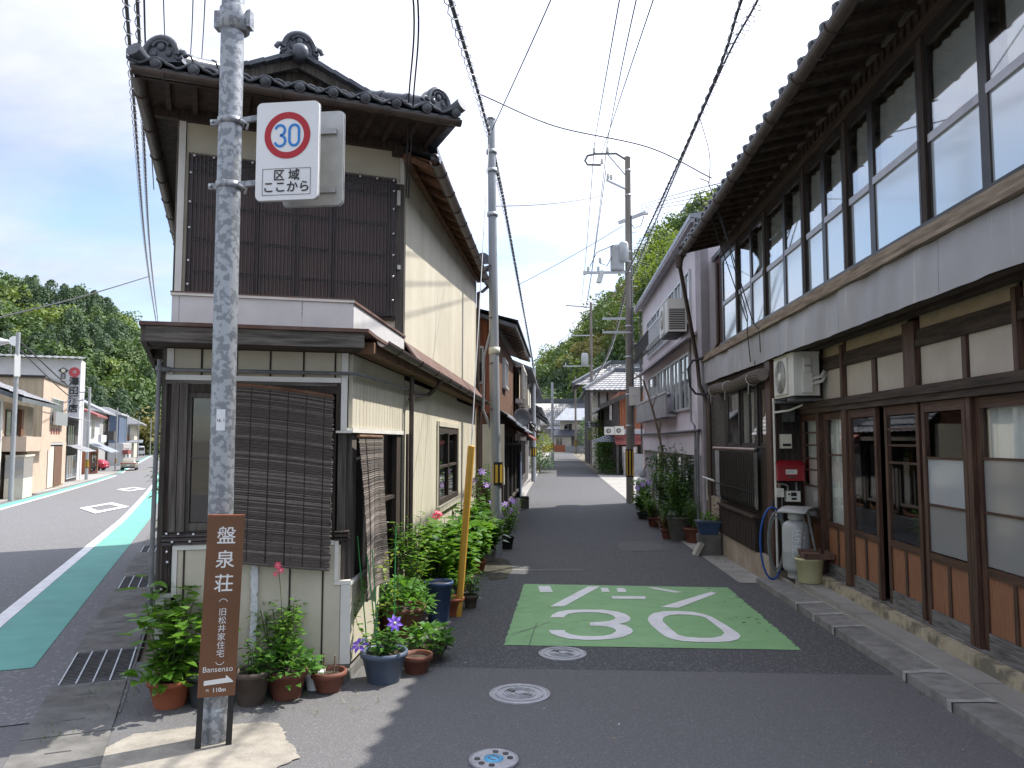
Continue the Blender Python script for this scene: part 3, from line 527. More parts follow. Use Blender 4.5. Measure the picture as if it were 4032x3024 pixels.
# roof surfaces: front hip, two long slopes, gable
GD, GZ0, GZ1 = -.08, 4.74, 4.99
fl, fr_, gl, gr, ap = UW(2.27, EV + .03, 4.41), UW(-.30, EV + .03, 4.40), UW(1.55, GD, 4.72), UW(.42, GD, 4.72), UW(1.0, GD, 5.02)
rb = (-3.9, 13.5, 5.6); reR = (-1.22, 13.7, 4.45); reL = (-6.75, 13.5, 4.42); rfR = (-1.02, 6.55, 4.08)
def slab(pts, t, name, m):
    n = len(pts); vs = list(pts) + [(x, y, z - t) for x, y, z in pts]
    return MB().add(vs, [tuple(range(n)), tuple(range(2 * n - 1, n - 1, -1))] + [(i, n + i, n + (i + 1) % n, (i + 1) % n) for i in range(n)]).build(name, MT[m], lh, True)
slab([fr_, gr, gl, fl], .03, 'roof_slope', 'tile'); slab([fl, gl, ap, rb, reL], .03, 'roof_slope', 'tile'); slab([ap, gr, fr_, UW(-.27, .1, 4.38), (-1.1, 7.2, 4.2), reR, rb], .03, 'roof_slope', 'tile')
UB('gable_board', 'wood_grey', (.5, 1.5, GD - .05, GD - .02, 4.7, 4.80), (.62, 1.38, GD - .05, GD - .021, 4.80, 4.87), (.8, 1.2, GD - .05, GD - .022, 4.87, 4.95))
for s0, s1 in ((.30, 1.0), (1.68, 1.0)): MB(MU).beam((s0, GD + .08, 4.70), (s1, GD + .08, 4.985), .035, .075).build('barge_board', MT['wood_grey'], lh, True)
# tiles: front slope, one object per tile
def wave_tile(w=.262, l=.27, disc=True):
    mb = MB(); n = 10; vs = []; fs = []
    for j in (0, 1):
        for i in range(n + 1):
            t = i / n; z = .028 * math.cos(2 * math.pi * (t - .22)) * (1 if t < .72 else .55); vs.append((-w / 2 + w * t, -l * j, z + .02 + (.012 if j == 0 else 0)))
    k = n + 1
    for j in (0, 1):
        for i in range(k): vs.append((vs[j * k + i][0], vs[j * k + i][1], vs[j * k + i][2] - .022))
    for i in range(n):
        fs += [(i, k + i, k + i + 1, i + 1), (2 * k + i, 2 * k + i + 1, 3 * k + i + 1, 3 * k + i), (i, i + 1, 2 * k + i + 1, 2 * k + i)]
    mb.add(vs, fs, True)
    if disc:
        mb.add([(-w * .27 + .043 * math.cos(a), .012, .012 + .043 * math.sin(a)) for a in [2 * math.pi * q / 16 for q in range(16)]] + [(-w * .27 + .043 * math.cos(a), -.03, .012 + .043 * math.sin(a)) for a in [2 * math.pi * q / 16 for q in range(16)]], [tuple(range(16))[::-1]] + [(q, (q + 1) % 16, 16 + (q + 1) % 16, 16 + q) for q in range(16)], False)
        mb.ball((-w * .27, .008, .012), .036, 10, 6, sy=.45)
    return mb
TE = wave_tile().mesh('eave_tile', MT['tile']); TP = wave_tile(disc=False).mesh('tile', MT['tile'])
pitch = math.atan2(4.72 - 4.40, EV + .03 - GD)
roofM = MU @ Matrix.Translation((0, EV + .06, 4.415)) 
li = inv(lh)
for r_ in range(4):
    s = -.18 + r_ * .16
    while s < 2.26 - r_ * .16:
        M_ = li @ roofM @ Matrix.Translation((s, -r_ * .22 * math.cos(pitch), r_ * .22 * math.sin(pitch))) @ Matrix.Rotation(-pitch, 4, 'X')
        o = link('eave_tile' if r_ == 0 else 'tile', TE if r_ == 0 else TP, lh); o.matrix_basis = M_; s += .262
# hip and main ridges built of stacked courses
def ridge(a, b, parent, M, w=.15, steps=4, cap=.075, courses=3):
    a = Vector(a); b = Vector(b); d = (b - a); n = max(2, int(d.length / .28))
    for i in range(n):
        p, q = a + d * (i / n) + d.normalized() * .004, a + d * ((i + 1) / n) - d.normalized() * .004
        for c in range(courses):
            MB(M).beam(p + Vector((0, 0, .03 + .034 * c)), q + Vector((0, 0, .03 + .034 * c)), w - .018 * c, .028).build('ridge_course', MT['tile'], parent, True)
        mb = MB(M); mb.tube([p + Vector((0, 0, .03 + .034 * courses)), q + Vector((0, 0, .03 + .034 * courses))], cap * .75, 10); mb.tube([q - d.normalized() * .04 + Vector((0, 0, .03 + .034 * courses)), q + Vector((0, 0, .03 + .034 * courses))], cap * .88, 10); mb.build('ridge_tile', MT['tile'], parent, True)
ridge((2.06, .52, 4.46), (1.5, -.06, 4.70), lh, MU); ridge((-.10, .52, 4.45), (.48, -.06, 4.68), lh, MU)
ridge((1.0, GD + .05, 5.0), tuple(MU.inverted() @ Vector(rb)), lh, MU)
for s0, s1 in ((.28, .98), (1.70, 1.02)):
    n = 5
    for i in range(n):
        f = i / n; g = (i + 1) / n; zz = lambda t: 4.755 + .285 * t
        MB(MU).beam((s0 + (s1 - s0) * f, GD + .07, zz(f)), (s0 + (s1 - s0) * g * .995, GD + .07, zz(g) + .008), .2, .035).build('verge_tile', MT['tile'], lh, True)
# ornaments: scroll-shaped end tiles
def onigawara(M, s, d, z, k=1.0, rot=0, disc=False):
    m = M @ Matrix.Translation((s, d, z)) @ Matrix.Rotation(rot, 4, 'Z') @ Matrix.Scale(k, 4)
    mb = MB(m); pts = [(math.cos(t), math.sin(t)) for t in [math.pi * q / 14 for q in range(15)]]
    prof = [(.15 * x, .16 * y) for x, y in pts]; prof = [(-.17, -.05)] + prof[::-1] + [(.17, -.05)]
    n = len(prof); mb.add([(x, .05, y) for x, y in prof] + [(x, -.05, y) for x, y in prof], [tuple(range(n)), tuple(range(2 * n - 1, n - 1, -1))] + [(i, n + i, n + (i + 1) % n, (i + 1) % n) for i in range(n)])
    mb.tube([(.135 * math.cos(t), .055, .145 * math.sin(t)) for t in [math.pi * q / 12 for q in range(13)]], .026, 6)
    for sx in (-1, 1):
        mb.tube([(sx * (.15 + .05 * (1 - q / 9) * math.cos(q * .8)), .05, -.01 + .05 * (1 - q / 9) * math.sin(q * .8)) for q in range(10)], .024, 6, .012); mb.ball((sx * .06, .05, .02), .03, 8, 6, sy=.6)
    mb.ball((0, .055, .075), .036, 8, 6, sy=.5); mb.tube([(.07 * math.cos(t), .06, .06 + .06 * math.sin(t)) for t in [.3 + 2.5 * q_ / 8 for q_ in range(9)]], .014, 5)
    o = mb.build('end_tile_ornament', MT['tile'], lh, True)
    if disc: MB(m).ball((0, .13, -.05), .072, 14, 8, sy=.6).tube([(0, .13, -.05), (0, 0, -.05)], .06, 12).build('ridge_end_disc', MT['tile'], lh, True)
onigawara(MU, 1.0, GD + .12, 5.07, 1.0, 0, True)
onigawara(MU, 2.06, .58, 4.55, .98, R(-25)); onigawara(MU, -.11, .58, 4.53, .92, R(25))
MB(MU).tube([(2.10, .60, 4.45), (2.2, .70, 4.46), (2.26, .78, 4.50)], .05, 10, .062).build('corner_tile', MT['tile'], lh, True)
MB(MU).tube([(-.14, .60, 4.45), (-.24, .70, 4.46), (-.30, .78, 4.50)], .05, 10, .062).build('corner_tile', MT['tile'], lh, True)
# street-side eave: soffit boards and gutter
MB().add([(-1.42, 6.9, 4.27), (-1.06, 6.6, 4.06), (-1.24, 13.7, 4.44), (-1.42, 13.7, 4.53)], [(0, 1, 2, 3)]).build('soffit', MT['wood_brown'], lh, True)
MB().add([(-1.42, 6.9, 4.32), (-1.04, 6.55, 4.11), (-1.22, 13.7, 4.49), (-1.42, 13.7, 4.58), (-1.5, 7.3, 4.6)], [(0, 1, 2, 3), (0, 3, 4)]).build('roof_slope', MT['tile'], lh, True)
for k in range(15):
    t = k / 14; MB().beam((-1.40, 6.9 + 6.6 * t, 4.23 + .26 * t), (-1.08 - .16 * t, 6.75 + 6.75 * t, 4.04 + .38 * t), .045, .05).build('rafter', MT['wood_brown'], lh, True)
MB().beam((-1.36, 6.85, 4.20), (-1.38, 13.6, 4.48), .06, .1).build('eave_board', MT['wood_brown'], lh, True)
halfpipe((-1.04, 6.5, 4.03), (-1.21, 13.75, 4.42), .055, 'gutter_brown', 'rain_gutter', lh, 11)
for k in range(18):
    t = k / 17; MB().ball((-1.08 - .16 * t, 6.7 + 6.9 * t, 4.13 + .36 * t), .045, 10, 6).build('eave_tile', MT['tile'], lh, True)
MB().tube([(-1.22, 13.7, 4.38), (-1.3, 13.5, 4.25), (-1.36, 13.35, 4.2), (-1.36, 13.35, 2.6), (-1.33, 13.35, 2.4), (-1.33, 13.35, .1)], .03, 8).build('downpipe', MT['gutter_brown'], lh, True)
onigawara(Matrix(), -1.28, 13.3, 4.75, .9, 0); MB().tube([(-1.3, 13.4, 4.62), (-1.15, 13.2, 4.6), (-1.05, 13.1, 4.66)], .05, 10, .062).build('corner_tile', MT['tile'], lh, True)
# --- reed blinds
def blind(name, P, n, label, mname, m2, sag=0, cols=6, r=.0042):
    """P(a,b): a 0..1 across, b 0..1 down"""
    c0 = P(.5, 0); t = thing(name, label, 'blind', c0)
    mb = MB(); mb2 = MB()
    for i in range(n):
        b = (i + .5) / n; e0, e1 = rnd.uniform(-.012, .006), rnd.uniform(-.006, .014); j = rnd.uniform(-.3, .3) / n
        (mb if rnd.random() < .72 else mb2).tube([P(min(max(a + (e0 if a == 0 else e1 if a == 1 else 0), -.02), 1.02), b + j) for a in (0, .25, .5, .75, 1)], r * rnd.uniform(.75, 1.15), 4, cap=False, smooth=False)
    mb.build('reeds', MT[mname], t, True, kind='stuff'); mb2.build('reeds', MT[m2], t, True, kind='stuff')
    for k in range(cols):
        a = (k + .5) / cols; MB().tube([Vector(P(a, q / 10)) for q in range(11)], .0052, 4).build('cord', MT['black'], t, True)
    MB().tube([P(a, 0) for a in (0, .25, .5, .75, 1)], .014, 6).build('top_bar', MT['wood_brown'], t, True); MB().tube([P(a, 1) for a in (0, .25, .5, .75, 1)], .010, 6).build('bottom_bar', MT['reed'], t, True)
    return t
def PB1(a, b):
    s = .125 + .70 * (1 - a) + .006 * b; zt = 1.972 - .075 * max(a, 0) ** 1.6; zb = .835 - .09 * a; return LW(s, .045 + .03 * math.sin(math.pi * a) * b + .012 * b, zt + (zb - zt) * b)
blind('reed_blind', PB1, 150, 'large dark brown reed blind over the front window of the cream corner house', 'reed', 'reed_pale')
def PB2(a, b):
    y = 5.26 + .80 * a + .05 * (1 - a) * math.sin(b * 3.0) + .06 * b * (1 - a); zt = 1.63; zb = .50 + .03 * math.sin(a * 3); return (-1.365 + .02 * math.sin(a * 5 + b * 2) + .04 * b, y, zt + (zb - zt) * b)
blind('reed_blind', PB2, 140, 'narrow frayed reed blind hanging on the sunny side of the corner house', 'reed', 'reed_pale', cols=3)
# ---------------------------------------------------------------- wooden house on the right
mat('door_wood', (.040, .020, .014), (.115, .060, .040), scale=4, stretch=(9, 9, .8), rough=.5, bump=.3, bscale=8, spec=.45)
mat('door_woodh', (.040, .018, .012), (.105, .050, .030), scale=4, stretch=(9, .8, 9), rough=.5, bump=.3, bscale=8, spec=.45)
mat('panel_wood', (.22, .095, .050), (.33, .155, .085), scale=5, stretch=(16, 16, 1), rough=.55, bump=.25, bscale=10, dirt=(.15, .065, .04), dscale=14, damt=.5, dstretch=(12, 12, .6))
mat('skirt_wood', (.06, .055, .05), (.27, .26, .25), scale=4, stretch=(3, 1.2, 14), rough=.95, bump=.5, bscale=7, lo=.3, hi=.75)
mat('beam_wood', (.020, .013, .010), (.075, .050, .036), scale=3, stretch=(10, .8, 10), rough=.7, bump=.5, bscale=7)
mat('fascia', (.31, .302, .312), (.38, .37, .38), scale=1.2, rough=.5, metal=0, spec=.5, dirt=(.56, .53, .46), dscale=2.6, damt=.75, dlo=.60, dhi=.70, dstretch=(1, 3.2, .3))
mat('ledge_wood', (.16, .115, .08), (.36, .29, .22), scale=3, stretch=(10, .9, 10), rough=.85, bump=.5, bscale=8)
mat('bronze', (.030, .026, .025), (.05, .043, .04), scale=5, rough=.35, metal=.3)
mat('alu_rail', (.40, .39, .42), (.5, .49, .52), scale=5, rough=.4, metal=.3)
mat('plaster_tan', (.40, .32, .20), (.50, .41, .28), scale=4, rough=.9, bump=.2, dirt=(.2, .15, .10), dscale=4, damt=.6)
mat('shoji', (.50, .44, .375), (.58, .52, .45), scale=2.5, rough=.6, spec=.4, dirt=(.42, .36, .31), dscale=3, damt=.5)
mat('stucco', (.050, .043, .038), (.13, .11, .10), scale=14, stretch=(1, 1, 3), rough=.95, bump=1, bscale=30)
mat('base_conc', (.33, .27, .21), (.46, .40, .33), scale=2.5, rough=.9, bump=.3, bscale=40, dirt=(.20, .17, .13), dscale=2, damt=.7, dstretch=(1, 1, .4))
mat('redcorr', (.065, .020, .017), (.10, .034, .027), scale=3, rough=.45)
mat('curtain', (.80, .80, .78), (.88, .88, .86), scale=2, rough=.9); mat('curtain_tan', (.55, .38, .24), (.62, .45, .3), scale=2, rough=.9)
mat('copper_bar', (.30, .20, .16), (.42, .30, .25), scale=6, rough=.4, metal=.5)
glass('frost', tint=(.8, .86, .9), boost=.32, rough=.10, body=.65, bodycol=(.74, .83, .89)); glass('glass_up', boost=.24); glass('frost2', tint=(.7, .7, .68), boost=.03, rough=.08, body=.55, bodycol=(.44, .44, .43))
rh = thing('wooden_house', 'old two-storey wooden house with sliding glass doors and a grey metal fascia', 'house', (2.9, 7, 0))
def RB(name, m, *b, parent=None):
    mb = MB()
    for q in b: mb.bx(*q)
    return mb.build(name, MT[m], parent or rh, True)
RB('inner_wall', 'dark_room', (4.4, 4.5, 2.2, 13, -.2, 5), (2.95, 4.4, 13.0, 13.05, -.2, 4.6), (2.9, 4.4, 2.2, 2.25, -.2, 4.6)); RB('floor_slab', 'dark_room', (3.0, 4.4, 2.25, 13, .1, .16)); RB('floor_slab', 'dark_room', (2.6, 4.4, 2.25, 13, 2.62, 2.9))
# sliding doors
def curtain_mesh(x, y0, y1, z0, z1, amp=.025, per=.11, m='curtain', parent=None, name='curtain'):
    mb = MB(); n = max(8, int((y1 - y0) / per * 8)); vs = []; fs = []; ph = rnd.random() * 6
    for i in range(n + 1):
        y = y0 + (y1 - y0) * i / n; t = 2 * math.pi * (y - y0) / per + 1.3 * math.sin(y * 5 + ph)
        vs += [(x + amp * math.sin(t), y, z0), (x + amp * .8 * math.sin(t + .2), y, z1 - .12), (x + amp * .45 * math.sin(t * 1.02), y, z1)]
    for i in range(n): a = 3 * i; fs += [(a, a + 1, a + 4, a + 3), (a + 1, a + 2, a + 5, a + 4)]
    mb.add(vs, fs, True); return mb.build(name, MT[m], parent or rh, True)
DOORS = [(8.69, 9.29, 'lattice'), (7.94, 8.60, 'bar1'), (7.14, 7.80, 'clear'), (6.38, 7.03, 'bars3'), (5.61, 6.27, 'frost'), (4.80, 5.53, 'curt'), (4.02, 4.72, 'curt'), (3.25, 3.95, 'clear')]
def door(y0, y1, kind, k):
    x = 2.90 + (.028 if k % 2 else 0); w = .052
    d = link('sliding_door', None, rh); d.location = (0, 0, 0)
    d.matrix_parent_inverse = inv(rh)
    def DB(name, m, *b): 
        mb = MB()
        for q in b: mb.bx(*q)
        o = mb.build(name, MT[m], d); return o
    DB('stile', 'door_wood', (x - .018, x + .018, y0, y0 + w, .182, 1.90)); DB('stile', 'door_wood', (x - .018, x + .018, y1 - w, y1, .182, 1.90))
    a, b = y0 + w + .001, y1 - w - .001
    DB('rail', 'door_woodh', (x - .016, x + .016, a, b, 1.822, 1.90)); DB('rail', 'door_woodh', (x - .017, x + .017, a, b, .678, .738)); DB('bottom_rail', 'skirt_wood', (x - .019, x + .016, a, b, .182, .302))
    c = (a + b) / 2; DB('muntin', 'door_wood', (x - .014, x + .014, c - .02, c + .02, .303, .677))
    for p, q in ((a, c - .021), (c + .021, b)): DB('panel', 'panel_wood', (x - .004, x + .006, p, q, .303, .677))
    bars = {'lattice': (1.69, 1.55, 1.40, 1.27, 1.09), 'bar1': (1.45,), 'clear': (), 'bars3': (1.70, 1.56, 1.41), 'frost': (1.466, 1.107), 'curt': (1.477, 1.111)}[kind]
    zs = [.739] + sorted(bars) + [1.821]
    for z in bars: DB('glazing_bar', 'door_woodh', (x - .013, x + .013, a, b, z - .009, z + .009))
    for i in range(len(zs) - 1):
        g = 'glass'
        if kind == 'frost' and i < 2: g = 'frost' if i == 1 else 'frost2'
        if kind == 'lattice' and i == 0: g = 'frost2'
        if kind == 'curt' and i < 2: g = 'frost2'
        DB('pane', g, (x - .002, x + .001, a, b, zs[i] + .009, zs[i + 1] - .009))
for k, (a, b, kd) in enumerate(DOORS): door(a, b, kd, k)
curtain_mesh(2.965, 8.7, 9.29, .7, 1.84, amp=.015); curtain_mesh(2.995, 7.96, 8.8, .5, 1.84, per=.09, amp=.018); curtain_mesh(3.0, 4.72, 5.62, .5, 1.86, per=.14, amp=.022); curtain_mesh(3.0, 4.0, 4.7, .5, 1.86)
RB('post', 'door_wood', (2.86, 2.99, 8.61, 8.685, .172, 1.905), (2.86, 2.99, 7.81, 7.93, .172, 1.905)); RB('post', 'door_wood', (2.9, 2.99, 4.73, 4.79, .172, 1.905)); RB('post', 'door_wood', (2.88, 2.99, 5.54, 5.60, .172, 1.905))
RB('sill_rail', 'skirt_wood', (2.86, 2.99, 3.2, 9.3, .172, .182))
RB('lintel', 'beam_wood', (2.845, 2.99, 3.0, 9.3, 1.905, 1.958)); RB('lintel', 'beam_wood', (2.825, 2.99, 3.0, 9.3, 1.96, 2.032))
# transom
for a, b in ((7.92, 8.55), (7.20, 7.84), (6.50, 7.10), (5.63, 6.27), (4.97, 5.55), (4.2, 4.9)): RB('transom_pane', 'shoji', (2.90, 2.91, a, b, 2.034, 2.345))
for a, b in ((8.56, 8.62), (7.85, 7.91), (6.28, 6.49), (4.91, 4.96)): RB('post', 'door_wood', (2.855, 2.99, a, b, 2.034, 2.56))
for a, b in ((7.11, 7.19), (5.56, 5.62)): RB('muntin', 'door_wood', (2.88, 2.95, a, b, 2.034, 2.345))
RB('transom_board', 'wood_brown', (2.92, 2.96, 8.63, 9.3, 2.034, 2.5))
RB('beam', 'beam_wood', (2.86, 2.99, 3.0, 9.3, 2.346, 2.405), (2.875, 2.99, 3.0, 9.3, 2.407, 2.484)); 
for a, b in ((6.5, 7.84), (4.97, 6.27), (3.2, 4.9), (7.92, 8.55)): RB('plaster_strip', 'plaster_tan', (2.90, 2.92, a, b, 2.485, 2.6))
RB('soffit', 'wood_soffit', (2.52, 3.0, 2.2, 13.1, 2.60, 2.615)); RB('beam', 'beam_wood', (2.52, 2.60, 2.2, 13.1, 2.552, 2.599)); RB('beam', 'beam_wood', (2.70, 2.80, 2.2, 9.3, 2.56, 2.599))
# return wall and projecting bay
RB('board_wall', 'wood_dark', *[(2.58 + .083 * k, 2.66 + .083 * k - .004, 9.30, 9.33, .09, 2.55) for k in range(4)])
RB('corner_post', 'door_wood', (2.53, 2.60, 9.27, 9.48, .1, 2.55))
RB('base_wall', 'base_conc', (2.50, 2.7, 9.35, 12.03, -.4, .21)); RB('base_wall', 'base_conc', (2.50, 2.7, 12.032, 13.1, -.4, .71)); RB('base_wall', 'base_conc', (2.60, 2.95, 9.325, 9.345, -.2, .5))
RB('stucco_wall', 'stucco', (2.56, 2.6, 11.86, 13.08, .712, 2.55)); RB('wall_panel', 'wood_dark', (2.57, 2.6, 9.48, 11.86, .21, 1.5))
WIN = [(11.0, 11.78), (10.5, 10.98), (10.02, 10.48), (9.52, 10.0)]
for i, (a, b) in enumerate(WIN):
    w = link('window', None, rh); w.matrix_parent_inverse = inv(rh); x = 2.57 + .02 * (i % 2)
    for nm, q in (('frame', (x, x + .03, a, a + .06, 1.53, 2.31)), ('frame', (x, x + .03, b - .05, b, 1.53, 2.31)), ('frame', (x, x + .03, a + .06, b - .05, 1.53, 1.57)), ('frame', (x, x + .03, a + .06, b - .05, 2.27, 2.31))): MB().bx(*q).build(nm, MT['bronze'], w)
    MB().bx(x + .012, x + .016, a + .06, b - .05, 1.57, 2.27).build('pane', MT['glass'], w)
    curtain_mesh(2.70, a + .02 + (.14 if i % 2 else .0), b - (.0 if i % 2 else .2), 1.5, 2.4, per=.1, m='curtain' if i != 2 else 'curtain_tan', parent=rh)
    if i in (0, 1): RB('curtain', 'curtain_tan', (2.76, 2.765, a, b, 1.5, 2.4))
RB('window_surround', 'bronze', (2.565, 2.62, 11.79, 11.86, 1.5, 2.36), (2.565, 2.62, 9.48, 11.86, 2.312, 2.36), (2.565, 2.62, 9.48, 11.86, 1.5, 1.528)); RB('wall_panel', 'wood_dark', (2.57, 2.6, 9.48, 11.86, 2.36, 2.55))
MB().tube([(2.46, 12.26, 1.488), (2.46, 9.70, 1.488)], .022, 8).build('awning_bar', MT['copper_bar'], rh, True); MB().tube([(2.46, 9.70, 1.488), (2.46, 9.60, 1.488)], .027, 8).build('bar_cap', MT['black'], rh, True)
gr_ = link('window_grille', None, rh); gr_.matrix_parent_inverse = inv(rh)
for k in range(24):
    y = 9.84 + .096 * k; MB().tube([(2.45, y, 1.45), (2.45, y, .80), (2.47, y, .74), (2.52, y, .72)], .011, 6).build('bar', MT['alu_rail' if k > 20 else 'bronze'], gr_)
for z in (1.36, 1.27, 1.18, 1.09, 1.0, .91): MB().bx(2.462, 2.472, 9.82, 12.1, z - .006, z + .006).build('crossbar', MT['bronze'], gr_)
MB().bx(2.43, 2.44, 9.80, 12.12, .955, .967).build('crossbar', MT['black'], gr_)
RB('grille_backing', 'frost2', (2.52, 2.525, 9.9, 12.06, .72, 1.45))
for k in range(26): RB('slat', 'wood_dark', (2.47, 2.50, 9.90 + .082 * k, 9.945 + .082 * k, .215, .625))
RB('slat_cap', 'beam_wood', (2.44, 2.56, 9.86, 12.0, .63, .66)); RB('slat_backing', 'black', (2.502, 2.56, 9.86, 12.03, .213, .63))
MB().tube([(2.48, 12.95, .62), (2.48, 12.95, 1.0)], .01).tube([(2.42, 12.97, 1.0), (2.42, 12.1, .985)], .016, 8).build('vent_pipe', MT['trim_white'], rh, True)
# fascia: dented sheets
def dent_sheet(y0, y1):
    mb = MB(); ny, nz = max(6, int((y1 - y0) / .06)), 6; vs = []; fs = []
    from mathutils import noise as NZ
    for i in range(ny + 1):
        for j in range(nz + 1):
            y = y0 + (y1 - y0) * i / ny; z = 2.553 + .367 * j / nz; e = min(i, ny - i) / ny
            vs.append((2.5 + .03 * NZ.noise((y * 2.3, z * 1.4, 3)) + .014 * NZ.noise((y * 6, z * 2.2, 9)), y, z))
    for i in range(ny):
        for j in range(nz): a = i * (nz + 1) + j; fs.append((a, a + 1, a + nz + 2, a + nz + 1))
    mb.add(vs, fs, True); return mb.build('fascia_sheet', MT['fascia'], rh, True)
for a, b in ((2.2, 5.12), (5.125, 6.9), (6.905, 8.7), (8.705, 10.5), (10.505, 12.2), (12.205, 13.13)): dent_sheet(a, b)
RB('fascia_end', 'fascia', (2.5, 2.9, 13.132, 13.14, 2.553, 2.92)); RB('fascia_backing', 'wood_dark', (2.53, 2.56, 2.2, 13.1, 2.62, 2.9))
RB('ledge', 'ledge_wood', (2.455, 2.60, 2.2, 13.2, 2.925, 2.955)); RB('ledge', 'ledge_wood', (2.475, 2.60, 2.2, 13.2, 2.957, 2.985)); RB('ledge', 'ledge_wood', (2.49, 2.60, 2.2, 13.15, 2.987, 3.048)); RB('window_sill', 'bronze', (2.52, 2.66, 2.2, 11.95, 3.05, 3.088))
# upper windows
EDG = [11.88, 10.96, 10.16, 9.50, 8.68, 8.0, 7.40, 6.84, 6.28, 5.40, 4.64, 3.85, 3.05]
for i in range(len(EDG) - 1):
    b, a = EDG[i] - .035, EDG[i + 1] + .035; x = 2.57 + .022 * (i % 2)
    w = link('window', None, rh); w.matrix_parent_inverse = inv(rh)
    def WBX(n, m, *q): return MB().bx(*q).build(n, MT[m], w)
    WBX('stile', 'bronze', x - .012, x + .015, a, a + .028, 3.09, 4.43); WBX('stile', 'bronze', x - .012, x + .015, b - .028, b, 3.09, 4.43)
    WBX('rail', 'bronze', x - .012, x + .015, a + .028, b - .028, 4.345, 4.43); WBX('rail', 'bronze', x - .012, x + .015, a + .028, b - .028, 3.09, 3.108); WBX('mid_rail', 'alu_rail', x - .018, x + .015, a + .02, b - .02, 3.656, 3.714)
    WBX('pane', 'glass_up', x, x + .004, a + .028, b - .028, 3.714, 4.345); WBX('pane', 'frost', x, x + .004, a + .028, b - .028, 3.108, 3.656)
    MB().bx(2.56, 2.66, b, b + .07, 3.09, 4.43).build('mullion', MT['wood_dark' if i % 2 else 'bronze'], w)
    curtain_mesh(2.645, a + (.08 if i % 3 == 0 else .02), b - (.1 if i % 3 == 1 else .02), 3.06, 4.31, amp=.02, per=.13, parent=rh)
RB('inner_wall', 'plaster_tan', (2.95, 2.96, 2.3, 11.9, 3.0, 4.7))  # unseen wall, made pale to bounce light onto the curtains
RB('head_beam', 'beam_wood', (2.54, 2.66, 2.2, 11.95, 4.432, 4.515), (2.555, 2.66, 2.2, 11.95, 4.517, 4.64)); RB('head_strip', 'wood_greyh', (2.53, 2.66, 2.2, 11.97, 4.642, 4.70))
for k in range(60): RB('vent_slat', 'wood_dark', (2.535, 2.542, 4.3 + k * .115, 4.33 + k * .115, 4.53, 4.62)) if k < 62 else None
RB('end_wall', 'wood_dark', (2.56, 2.8, 11.9, 11.98, 3.05, 4.7))
for k in range(11): MB().tube([(2.72, 12.02 + k * .1, 2.95), (2.72, 12.02 + k * .1, 4.62)], .03, 6).build('wall_rib', MT['redcorr'], rh, True)
RB('corrugated_wall', 'redcorr', (2.72, 2.78, 11.98, 13.12, 2.95, 4.62)); RB('sun_block_roof', 'tile', (2.66, 6, 11.99, 13.15, 4.64, 4.72)); RB('corrugated_wall', 'redcorr', (2.6, 2.64, 13.06, 13.11, .7, 2.55))  # tile roof slab added over the gap to stop a sliver of sun
MB().tube([(2.64, 12.6, 4.5), (2.64, 12.6, 3.2), (2.60, 12.8, 3.05), (2.44, 13.25, 2.99)], .028, 8).build('downpipe', MT['gutter_brown'], rh, True)
# eaves and roof
SL = .42
def rz_(x): return 4.56 + (x - 2.0) * SL
MB().add([(2.02, 1.9, 4.575), (2.62, 1.9, 4.70), (2.62, 12.0, 4.70), (2.02, 12.0, 4.575)], [(0, 1, 2, 3)]).build('soffit', MT['wood_soffit'], rh, True)
for k in range(34): MB().beam((2.05, 2.05 + .3 * k, 4.55), (2.58, 2.05 + .3 * k, 4.665), .05, .055).build('rafter', MT['wood_soffit'], rh, True)
MB().add([(2.0, 1.8, 4.61), (6.2, 1.8, 4.57 + 4.27 * SL), (6.2, 12.05, 4.57 + 4.27 * SL), (2.0, 12.05, 4.61), (2.0, 1.8, 4.58), (6.2, 1.8, 4.4 + 4.27 * SL), (6.2, 12.05, 4.4 + 4.27 * SL), (2.0, 12.05, 4.58)], [(0, 1, 2, 3), (4, 7, 6, 5), (0, 3, 7, 4), (3, 2, 6, 7), (0, 4, 5, 1)]).build('roof_slope', MT['tile'], rh, True)
MB().add([(6.2, 1.8, 4.57 + 4.27 * SL), (10.4, 1.8, 4.57), (10.4, 12.05, 4.57), (6.2, 12.05, 4.57 + 4.27 * SL)], [(0, 1, 2, 3)]).build('roof_slope', MT['tile'], rh, True)
MB().add([(2.9, 12.0, -.4), (10, 12.0, -.4), (10, 12.0, 4.6), (6.2, 12.0, 6.25), (2.66, 12.0, 4.7)], [(0, 1, 2, 3, 4)]).build('gable_wall', MT['wood_dark'], rh, True)
MB().beam((1.95, 12.02, 4.56), (6.2, 12.02, 4.52 + 4.25 * SL), .04, .14).build('barge_board', MT['wood_dark'], rh, True)
ti = inv(rh)
for r_ in range(3):
    y = 2.0
    while y < 12.0:
        o = link('eave_tile' if r_ == 0 else 'tile', TE if r_ == 0 else TP, rh)
        o.matrix_basis = ti @ Matrix.Translation((1.985 + r_ * .22, y, 4.62 + r_ * .22 * SL)) @ Matrix.Rotation(R(90), 4, 'Z') @ Matrix.Rotation(-math.atan(SL), 4, 'X'); y += .262
halfpipe((1.985, 1.9, 4.57), (1.985, 12.05, 4.53), .06, 'gutter_brown', 'rain_gutter', rh, 13)
for k in range(13):
    y = 2.6 + .78 * k; MB().tube([(1.96, y, 4.47), (2.0, y, 4.455), (2.03, y, 4.475), (2.03, y, 4.51), (2.08, y, 4.535)], .007, 5).build('gutter_bracket', MT['gutter_brown'], rh, True)
